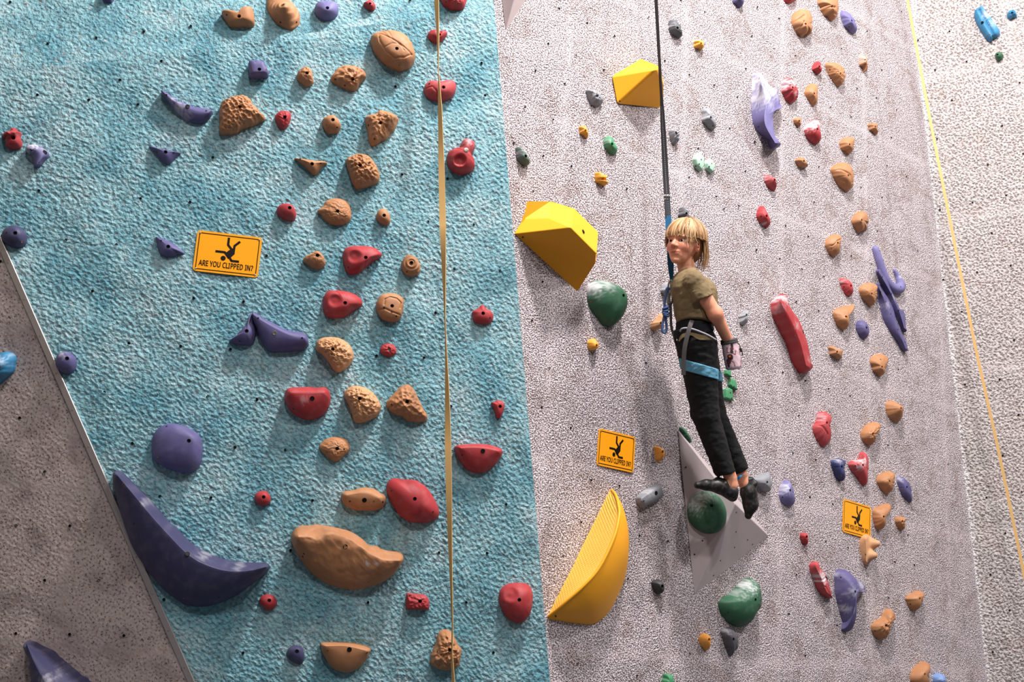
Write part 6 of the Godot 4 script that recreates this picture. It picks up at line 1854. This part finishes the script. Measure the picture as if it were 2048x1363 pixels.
func _ready() -> void:
	# camera
	var up_c := Vector3((850.0 - MID.x) / FOCAL, -(-5000.0 - MID.y) / FOCAL, -1.0).normalized()
	var z_c := -(Vector3(0, 0, -1) - up_c * up_c.dot(Vector3(0, 0, -1))).normalized()
	cam = Basis(up_c.cross(z_c), up_c, z_c).transposed()
	var camera := Camera3D.new()
	camera.name = "camera"
	add_child(camera)
	camera.transform = Transform3D(cam, EYE)
	camera.fov = rad_to_deg(2.0 * atan(MID.y / FOCAL))
	camera.near = 0.05
	camera.far = 60.0
	camera.current = true
	var env := Environment.new()
	env.background_mode = Environment.BG_COLOR
	env.background_color = Color(0.55, 0.55, 0.55)
	env.background_energy_multiplier = 0.3
	env.tonemap_mode = Environment.TONE_MAPPER_LINEAR
	env.tonemap_exposure = 0.8
	env.sdfgi_enabled = true
	env.ssao_enabled = true
	env.ssil_enabled = true
	var we := WorldEnvironment.new()
	we.name = "surroundings"
	we.environment = env
	add_child(we)
	setup_walls()
	setup_materials()
	high_bay(Vector3(1.4, 7.3, -1.8), Vector3(0.7, 2.8, -4.7), 55.0, "round lamp hanging over the middle of the climbing wall")
	high_bay(Vector3(6.0, 7.6, -2.5), Vector3(2.2, 2.5, -6.0), 34.0, "round lamp hanging over the right part of the climbing wall")
	high_bay(Vector3(1.0, 8.0, 4.8), Vector3(0.0, 1.5, -4.4), 36.0, "added unseen fill lamp hanging over the back of the hall's middle")  # added fill light, out of view, to lift shadows and the lower walls
	high_bay(Vector3(5.5, 8.0, 3.5), Vector3(1.5, 1.5, -5.0), 40.0, "added unseen fill lamp hanging over the back of the hall's right side")  # second added fill light, brightens the grey wall from the right
	# room shell
	tag(box_part("floor", Vector3(16, 0.2, 17), Vector3(1, -0.1, -1), mats.mat_vinyl), "dark grey padded climbing floor", "", "", "structure")
	tag(box_part("ceiling", Vector3(16, 0.2, 17), Vector3(1, 9.3, -1), mats.room_paint), "pale painted hall ceiling", "", "", "structure")
	tag(box_part("wall_rear", Vector3(16, 9.4, 0.2), Vector3(1, 4.6, 7.4), mats.room_paint), "pale painted hall wall opposite the climbing wall", "", "", "structure")
	tag(box_part("wall_far_front", Vector3(16, 9.4, 0.2), Vector3(1, 4.6, -9.4), mats.room_paint), "pale painted hall wall behind the climbing panels", "", "", "structure")
	tag(box_part("wall_far_left", Vector3(0.2, 9.4, 17), Vector3(-6.9, 4.6, -1), mats.room_paint), "pale painted hall side wall beyond the blue panel", "", "", "structure")
	tag(box_part("wall_far_right", Vector3(0.2, 9.4, 17), Vector3(8.9, 4.6, -1), mats.room_paint), "pale painted hall side wall beyond the right panel", "", "", "structure")
	# small hardware
	bolt_mesh = lathe([[0.0078, 0.0], [0.0078, 0.007], [0.0070, 0.008], [0.0042, 0.008], [0.0042, 0.003], [0.0, 0.003]], 14, mats.dark_steel)
	ring_mesh = lathe([[0.0098, -0.002], [0.0096, 0.0012], [0.0078, 0.0016], [0.0074, 0.0004], [0.0048, 0.0006], [0.0045, 0.0002], [0.0, 0.0003]], 16, mats.socket_dark)
	screw_mesh = lathe([[0.0042, -0.002], [0.0040, 0.0010], [0.0026, 0.0014], [0.0020, 0.0004], [0.0, 0.0004]], 10, mats.dark_steel)
	climbing_walls()
	hold_colors = {"tan": lin(168, 113, 68), "tanlt": lin(194, 142, 96), "red": lin(160, 26, 32), "redlt": lin(172, 52, 56), "purple": lin(78, 72, 120), "purplelt": lin(104, 98, 148), "dkpurple": lin(46, 44, 84), "teal": lin(24, 118, 160), "skyblue": lin(110, 140, 190), "dkblue": lin(34, 44, 96), "grey": lin(128, 130, 135), "greylt": lin(150, 152, 156), "dkgrey": lin(74, 76, 80), "dkgrey2": lin(70, 70, 76), "black": lin(26, 26, 28), "green": lin(16, 84, 50), "green2": lin(52, 132, 84), "greenlt": lin(66, 138, 94), "mint": lin(150, 190, 165), "greygreen": lin(74, 100, 88), "yellow": lin(230, 158, 40), "orange": lin(226, 150, 52)}
	for d in HOLDS:
		tag(bolted_hold(d), d[2], "climbing hold", group_of(d))
	volumes()
	sign_plate("orange fall warning sign on the blue wall", "B", Vector2(391, 459), Vector2(520.5, 474.5), Vector2(389.5, 541))
	sign_plate("orange fall warning sign below the big green hold on the grey wall", "G", Vector2(1191, 854), Vector2(1264.5, 872), Vector2(1200, 930.5))
	sign_plate("orange fall warning sign among the tan holds near the white seam", "G", Vector2(1682, 995), Vector2(1737.5, 1012), Vector2(1690, 1064))
	hanging_strap("belay_strap", "twisted tan strap hanging down the blue wall", "B", [[858, -520, 9], [870.5, -60, 9], [873, 0, 9.5], [876, 68, 5], [877, 145, 1.6], [880, 215, 8], [883, 337, 12], [885.5, 450, 13], [888, 540, 8], [890, 628, 3], [891.5, 680, 3], [894.5, 790, 9], [896, 890, 13], [898, 985, 12], [900.5, 1092, 8], [903, 1180, 5], [905, 1250, 3], [904, 1305, 3], [906.5, 1363, 7], [909, 1440, 11], [922, 1880, 6]], 0.0275, 0.08, 0.36, mats.strap_tan)
	hanging_strap("belay_strap", "thin golden strap hanging in front of the white seam", "R", [[1705, -540, 4.4], [1803, -60, 3.8], [1815, 0, 4.4], [1839, 127, 5], [1868, 280, 5.4], [1904, 460, 4.8], [1950, 690, 4.6], [1997, 900, 4.6], [2046, 1137, 5], [2080, 1300, 5], [2200, 1880, 5]], 0.0165, 0.5, 0.6, mats.strap_gold)
	boy()

func edge_x(y: float) -> float: return 988.0 + 0.0822 * y
func crease_x(y: float) -> float: return 1822.0 + 0.1123 * y
func trim_x(y: float) -> float: return (y - 480.0) * 0.436

func climbing_walls() -> void:
	var mid := lin(136, 177, 184)
	var deep := lin(86, 146, 161)
	var pale := lin(178, 196, 198)
	var smudge := lin(118, 132, 136)
	var bare := lin(196, 160, 150)
	var blue := func(x: float, y: float, _l: float, _r: float, _n: float) -> Color:
		var a := fine_noise.get_noise_2d(x * 2.4 + 7.0, y * 2.4)
		var b := rough_noise.get_noise_2d(x * 7.0, y * 7.0 + 3.0)
		var c := rough_noise.get_noise_2d(x * 22.0 - 4.0, y * 22.0)
		var k := mid.lerp(deep, clampf(a * 0.7 + b * 0.4 + 0.10, 0.0, 0.75)).lerp(pale, clampf(-a * 0.5 - b * 0.35 + c * 0.3 - 0.05, 0.0, 0.6))
		k = k.lerp(smudge, clampf(c * 1.2 - 0.35 + b * 0.4, 0.0, 0.5))
		var chip := rough_noise.get_noise_2d(x * 47.0 + 30.0, y * 47.0)
		return k.lerp(bare, clampf((chip - 0.70) * 9.0, 0.0, 0.8))
	var stone := lin(234, 226, 228)
	var dirt := lin(184, 168, 162)
	var white := lin(246, 245, 247)
	var grey := func(x: float, y: float, _l: float, r: float, _n: float) -> Color:
		var a := rough_noise.get_noise_2d(x * 3.0 + 9.0, y * 3.0)
		var b := rough_noise.get_noise_2d(x * 14.0, y * 14.0 + 3.0)
		var k := stone.lerp(dirt, clampf(a * 0.8 + b * 0.5 - 0.1, 0.0, 0.55))
		var seam := 1.0 - (r + 0.012 * b + 0.006) / 0.034 + 0.55 * rough_noise.get_noise_2d(x * 60.0, y * 30.0)
		return k.lerp(white, clampf(seam, 0.0, 0.85))
	var stone2 := lin(204, 198, 197)
	var grey_right := func(x: float, y: float, l: float, _r: float, _n: float) -> Color:
		var a := rough_noise.get_noise_2d(x * 3.0 + 2.0, y * 3.0)
		var b := rough_noise.get_noise_2d(x * 14.0, y * 14.0 + 1.0)
		var k := stone2.lerp(dirt, clampf(a * 0.6 + b * 0.4 - 0.1, 0.0, 0.5))
		var seam := 1.0 - (l + 0.012 * b + 0.004) / 0.036 + 0.55 * rough_noise.get_noise_2d(x * 60.0, y * 30.0)
		return k.lerp(white, clampf(seam, 0.0, 0.85))
	var ash := lin(190, 177, 174)
	var rust := lin(170, 140, 124)
	var soot := lin(140, 126, 124)
	var grey_left := func(x: float, y: float, _l: float, _r: float, _n: float) -> Color:
		var a := rough_noise.get_noise_2d(x * 4.0 + 1.0, y * 4.0)
		var b := rough_noise.get_noise_2d(x * 26.0, y * 26.0)
		return ash.lerp(soot, clampf(a * 0.9 - 0.1, 0.0, 0.5)).lerp(rust, clampf(b * 1.3 - 0.45, 0.0, 0.6))
	# blue wall of two panels, folded along a slanting line
	var b := Node3D.new()
	b.name = "wall_front"
	add_child(b)
	tag(b, "rough blue painted climbing wall with a slanting fold", "", "", "structure")
	panel("lower_panel", "B", [hit("B", -138, 165), hit("B", 989, 17), hit("B", edge_x(1900), 1900), hit("B", trim_x(1900), 1900)], 0.0062, 0.0038, 46.0, "blue_wall_paint", blue, b)
	panel("upper_panel", "U", [hit("U", -300, -420), hit("U", 965, -560), hit("U", 989, 17), hit("U", -138, 165)], 0.009, 0.0038, 46.0, "blue_wall_paint", blue, b)
	bolt_holes(b, "U", [20.6, 4.7, 95.5, 88, 192.7, 76, 287.5, 64, 381.7, 52.6, 820, 1])
	bolt_holes(b, "B", [75, 190, 177.5, 200, 276, 209, 323, 122, 420, 132, 127.6, 290, 230, 298, 78, 381, 181, 388, 281, 397, 380, 404, 480, 414, 425.6, 315, 132, 480, 233, 489, 185, 582, 286, 589.5, 387.5, 596, 487, 603, 155, 680, 258, 686, 361.5, 692, 461, 698, 209, 784, 314, 789, 415.5, 793, 514, 799, 264.6, 886, 470, 894, 320, 992, 422, 994.5, 478.5, 1096, 328, 1198, 382, 1304, 486, 1305, 571, 899, 864, 909, 625, 1000, 917, 1006.5, 1012, 1008, 581, 1100, 877.6, 1104.6, 974, 1105.6, 637, 1203, 736, 1204, 932.5, 1204, 986.7, 1304, 603, 87, 791, 173, 963, 126, 970, 191, 843, 264.6, 524, 325, 804, 349, 933, 273, 895, 357, 856, 443, 947, 449, 533, 511, 585, 608, 909, 537, 1000, 541, 871, 625, 753, 711, 848, 715, 942, 720, 514, 798, 902, 812, 963, 727, 240, 160, 640, 1100, 780, 1302])
	# grey walls
	var g := panel("wall_centre", "G", [hit("G", edge_x(-560), -560), hit("G", crease_x(-560), -560), hit("G", crease_x(1900), 1900), hit("G", edge_x(1900), 1900)], 0.0085, 0.0022, 60.0, "grey_wall_stucco", grey)
	tag(g, "speckled grey stucco climbing wall behind the boy", "", "", "structure")
	var gh := []
	for p in [[86, 125], [350, 50], [515, 137], [285, 258], [37, 341], [208, 421], [449, 330], [677, 213], [614, 415], [382, 497], [146, 636], [313, 709], [80, 847], [255, 923], [421, 985], [195, 1133], [880, 102], [1070, 3], [1212, 72], [1355, 150], [1490, 213], [1525, 42], [975, 360], [1121, 442], [1268, 505], [1310, 325], [1455, 407], [1076, 629], [1360, 760], [1172, 880], [1316, 948], [1119, 1050], [1280, 1165], [1452, 1014], [1413, 1220], [749, 1120], [540, 1270], [935, 1250], [1405, 575], [1510, 840]]:
		gh.append_array([1000 + p[0] / 2.963, p[1] / 2.963])
	for p in [[770, 463], [240, 520], [180, 740], [622, 1165], [280, 1010], [235, 1232], [795, 1215], [1270, 107], [1410, 525], [1455, 340], [827, 980]]:
		gh.append_array([1000 + p[0] / 2.84, 380 + p[1] / 2.84])
	for p in [[199, 90], [328, 150], [293, 335], [33, 228], [167, 275], [573, 260], [417, 377], [130, 475], [387, 570], [260, 520], [92, 665], [45, 865], [184, 920], [314, 967], [443, 1013], [567, 1055], [690, 1105], [276, 1165], [98, 1338], [748, 715], [840, 903], [720, 120], [687, 305], [835, 172], [950, 232]]:
		gh.append_array([1500 + p[0] / 2.839, 420 + p[1] / 2.839])
	for p in [[203, 88], [255, 562], [165, 730], [548, 627], [447, 378], [690, 655], [490, 845], [587, 1095], [235, 1272], [387, 1310], [95, 488], [800, 1220], [1298, 1020], [535, 1330], [305, 350]]:
		gh.append_array([1060 + p[0] / 2.509, 820 + p[1] / 2.509])
	for p in [[178, 248], [63, 215], [148, 435], [262, 470], [228, 658], [340, 690], [80, 825], [575, 760], [673, 775], [543, 940], [42, 1020], [285, 1078], [624, 1160], [125, 1230], [357, 1275], [800, 610], [640, 625], [170, 1062], [540, 175], [840, 270]]:
		gh.append_array([1560 + p[0] / 2.51, 820 + p[1] / 2.51])
	for p in [[69, 214], [32, 407], [200, 290], [327, 330], [230, 110], [100, 43], [535, 635], [692, 525], [656, 692], [806, 580], [600, 288], [752, 185], [866, 255], [925, 652], [838, 415], [955, 70], [28, 1015], [85, 838], [255, 715], [466, 988], [302, 1137], [437, 1197], [268, 1338], [504, 813], [753, 928], [868, 982], [985, 1045], [840, 1168], [715, 1110], [895, 815]]:
		gh.append_array([1480 + p[0] / 2.963, p[1] / 2.963])
	bolt_holes(g, "G", gh, 0.0040)
	var r := panel("wall_right", "R", [hit("R", crease_x(-560), -560), hit("R", 2520, -560), hit("R", 2700, 1900), hit("R", crease_x(1900), 1900)], 0.010, 0.0045, 38.0, "right_wall_stucco", grey_right)
	tag(r, "wavy pale grey climbing wall beyond the white seam", "", "", "structure")
	var rh := []
	for p in [[1140, 16], [1241, 186], [1055, 239], [1342, 365], [1156, 415], [1657, 490], [1451, 563], [1256, 594], [1066, 640], [1553, 745], [1361, 777], [1168, 822], [1469, 976], [1271, 1005], [1083, 1050], [1577, 1157], [1378, 1200], [1184, 1242], [1678, 910]]:
		rh.append_array([1480 + p[0] / 2.963, p[1] / 2.963])
	for p in [[1373, 130], [1185, 170], [1480, 316], [1289, 352], [1097, 394], [1395, 545], [1202, 576], [1499, 737], [1307, 769], [1115, 803], [1417, 961], [1221, 990], [1524, 1161], [1324, 1190]]:
		rh.append_array([1500 + p[0] / 2.839, 420 + p[1] / 2.839])
	for p in [[1197, 22], [1019, 47], [1118, 227], [945, 255], [1213, 410], [1036, 437], [1131, 616], [1056, 823], [1152, 1003], [1068, 1212]]:
		rh.append_array([1560 + p[0] / 2.51, 820 + p[1] / 2.51])
	bolt_holes(r, "R", rh, 0.0050)
	var l := panel("wall_left", "L", [hit("L", -900, -300), hit("L", trim_x(-300), -300), hit("L", trim_x(1900), 1900), hit("L", -700, 1900)], 0.0085, 0.0012, 60.0, "left_wall_plaster", grey_left)
	tag(l, "speckled brownish grey climbing panel left of the metal strip", "", "", "structure")
	var lh := [1.4, 522.3, 39.8, 835]
	for p in [[254, 177], [92, 481], [395, 482], [254, 788], [559, 789], [91, 1088], [394, 1093], [700, 1100]]:
		lh.append_array([p[0] / 2.821, 880 + p[1] / 2.821])
	bolt_holes(l, "L", lh)
	# metal edge strip in the corner between the left and blue panels
	var n: Vector3 = (walls.B.n + walls.L.n).normalized()
	var t0 := hit("B", trim_x(-200), -200)
	var t1 := hit("B", trim_x(1900), 1900)
	var along := (t1 - t0).normalized()
	var o := base("trim_1", t1)
	var side := n.cross(along).normalized()
	if side.dot(cam.x) < 0.0:
		side = -side
	var pts := []
	for i in 40:
		pts.append(t0.lerp(t1, i / 39.0) + n * 0.006 - side * 0.004 - t1)
	part("face", strap(pts, filled(0.021, 40), 0.004, filled(side, 40), mats.aluminium), o)
	var lip := []
	for p in pts:
		lip.append(p + side * 0.0105 - n * 0.002)
	part("rounded_edge", tube(lip, 0.0045, 8, Color.WHITE, mats.aluminium), o)
	for i in 12:
		var y := 524.0 + 73.5 * i
		var p := hit("B", trim_x(y), y) + n * 0.0085 - side * 0.004
		part("screw", screw_mesh, o, p - t1, Basis(side, n.cross(side), n)).set_surface_override_material(0, mats.bright_steel)
	tag(o, "bright aluminium strip along the blue wall's left edge", "", "", "structure")

func volumes() -> void:
	var yellow := lin(245, 168, 34)
	var z4 := [1180.0, 60.0, 4.259]
	# upper yellow volume
	var v1 := volume("bright yellow faceted volume beside the black strap", "G", [[172, 392, 0.0], [218, 640, 0.0], [600, 684, 0.0], [632, 560, 0.04], [634, 470, 0.09], [572, 322, 0.20], [430, 232, 0.0], [598, 310, 0.12]],
		[[0, 5, 1], [1, 5, 4, 3, 2], [0, 6, 7, 5], [5, 7, 4], [0, 1, 2, 3, 4, 7, 6]], yellow, 0.012, z4)
	pit(v1, "G", 1239.5, 202, 0.03, face_normal(hit("G", 1220.4, 152, 0.0), hit("G", 1314, 135.6, 0.20), hit("G", 1231, 210, 0.0)), "screw", screw_mesh)
	# lower yellow volume
	var ic := [1000.0, 380.0, 2.84]
	var v2 := volume("large yellow faceted volume at the blue wall's edge", "G", [[75, 248, 0.0], [135, 165, 0.0], [148, 57, 0.0], [290, 62, 0.03], [420, 100, 0.13], [562, 237, 0.12], [550, 362, 0.16], [545, 412, 0.09], [440, 586, 0.0], [280, 158, 0.12], [402, 212, 0.23]],
		[[0, 10, 6, 7, 8], [10, 4, 5, 6], [0, 1, 9, 10], [9, 3, 4, 10], [1, 2, 3, 9], [0, 8, 7, 6, 5, 4, 3, 2, 1]], yellow, 0.006, ic)
	var fn := face_normal(hit("G", 1141, 455, 0.23), hit("G", 1148, 415, 0.13), hit("G", 1194, 507, 0.16))
	pit(v2, "G", 1167, 462.5, 0.185, fn, "bolt")
	pit(v2, "G", 1045.5, 474.5, 0.02, face_normal(hit("G", 1026, 467, 0.0), hit("G", 1141, 455, 0.23), hit("G", 1155, 586, 0.0)), "screw", screw_mesh)
	dimpled_volume()
	# grey triangular volume under the boy
	var kc := [1060.0, 820.0, 2.509]
	var gcol := lin(176, 164, 164)
	var v3 := volume("grey three-sided pyramid volume under the boy's feet", "G", [[735, 86, 0.0], [820, 936, 0.0], [1202, 630, 0.0], [1034, 470, 0.17]], [[0, 1, 3], [1, 2, 3], [2, 0, 3], [0, 2, 1]], gcol, 0.007, kc)
	var a := hit("G", 1352.9, 854.3)
	var b := hit("G", 1386.8, 1193)
	var c := hit("G", 1539, 1071)
	var top := hit("G", 1472, 1007.3, 0.17)
	var nl := face_normal(a, b, top)
	var nr := face_normal(b, c, top)
	for p in [[1371.5, 934], [1405, 1080.5], [1389, 1108]]:
		put_pit(v3, on_face(p[0], p[1], a, nl), nl)
	for p in [[1472.5, 1024], [1472, 1063], [1469, 1094], [1441, 1120.5], [1495, 1079], [1427, 1150], [1505, 1088]]:
		put_pit(v3, on_face(p[0], p[1], b, nr), nr)
	# a green dome bolted to the pyramid's left face
	walls["P"] = {"n": nl, "d": nl.dot(a - EYE), "o": a, "ex": (walls.G.ex - nl * walls.G.ex.dot(nl)).normalized(), "ey": nl.cross((walls.G.ex - nl * walls.G.ex.dot(nl)).normalized())}
	var dome := ["P", "green", "green dome hold on the grey pyramid volume, under the boy's shoe", 0.075, [], {"bolt": [1423.1, 1010.1], "sc": [1425, 1058], "ch": [[1390, 1000, 22, 0.6], [1412, 993, 14, 0.35]]}]
	for p in [[788, 500], [792, 460], [815, 425], [855, 405], [900, 407], [945, 430], [975, 470], [987, 520], [978, 570], [950, 605], [905, 620], [855, 610], [815, 580], [792, 540]]:
		dome[4].append_array([1060 + p[0] / 2.509, 820 + p[1] / 2.509])
	tag(bolted_hold(dome), dome[2], "climbing hold", "green holds on the grey wall")
	# tip of a pale volume at the top of the grey wall
	var gc := [1000.0, 0.0, 2.963]
	volume("pale grey pointed volume hanging in at the top beside the blue wall", "G", [[30, 195, 0.0], [2, -30, 0.0], [30, -160, 0.0], [260, -160, 0.0], [100, -60, 0.09]], [[0, 1, 4], [1, 2, 4], [2, 3, 4], [3, 0, 4], [0, 3, 2, 1]], lin(206, 190, 190), 0.006, gc)

func put_pit(o: Node3D, p: Vector3, n: Vector3) -> void:
	var x := n.cross(Vector3.UP).normalized()
	part("bolt_hole", screw_mesh, o, local(o, p), o.transform.basis.inverse() * Basis(x, n.cross(x), n))
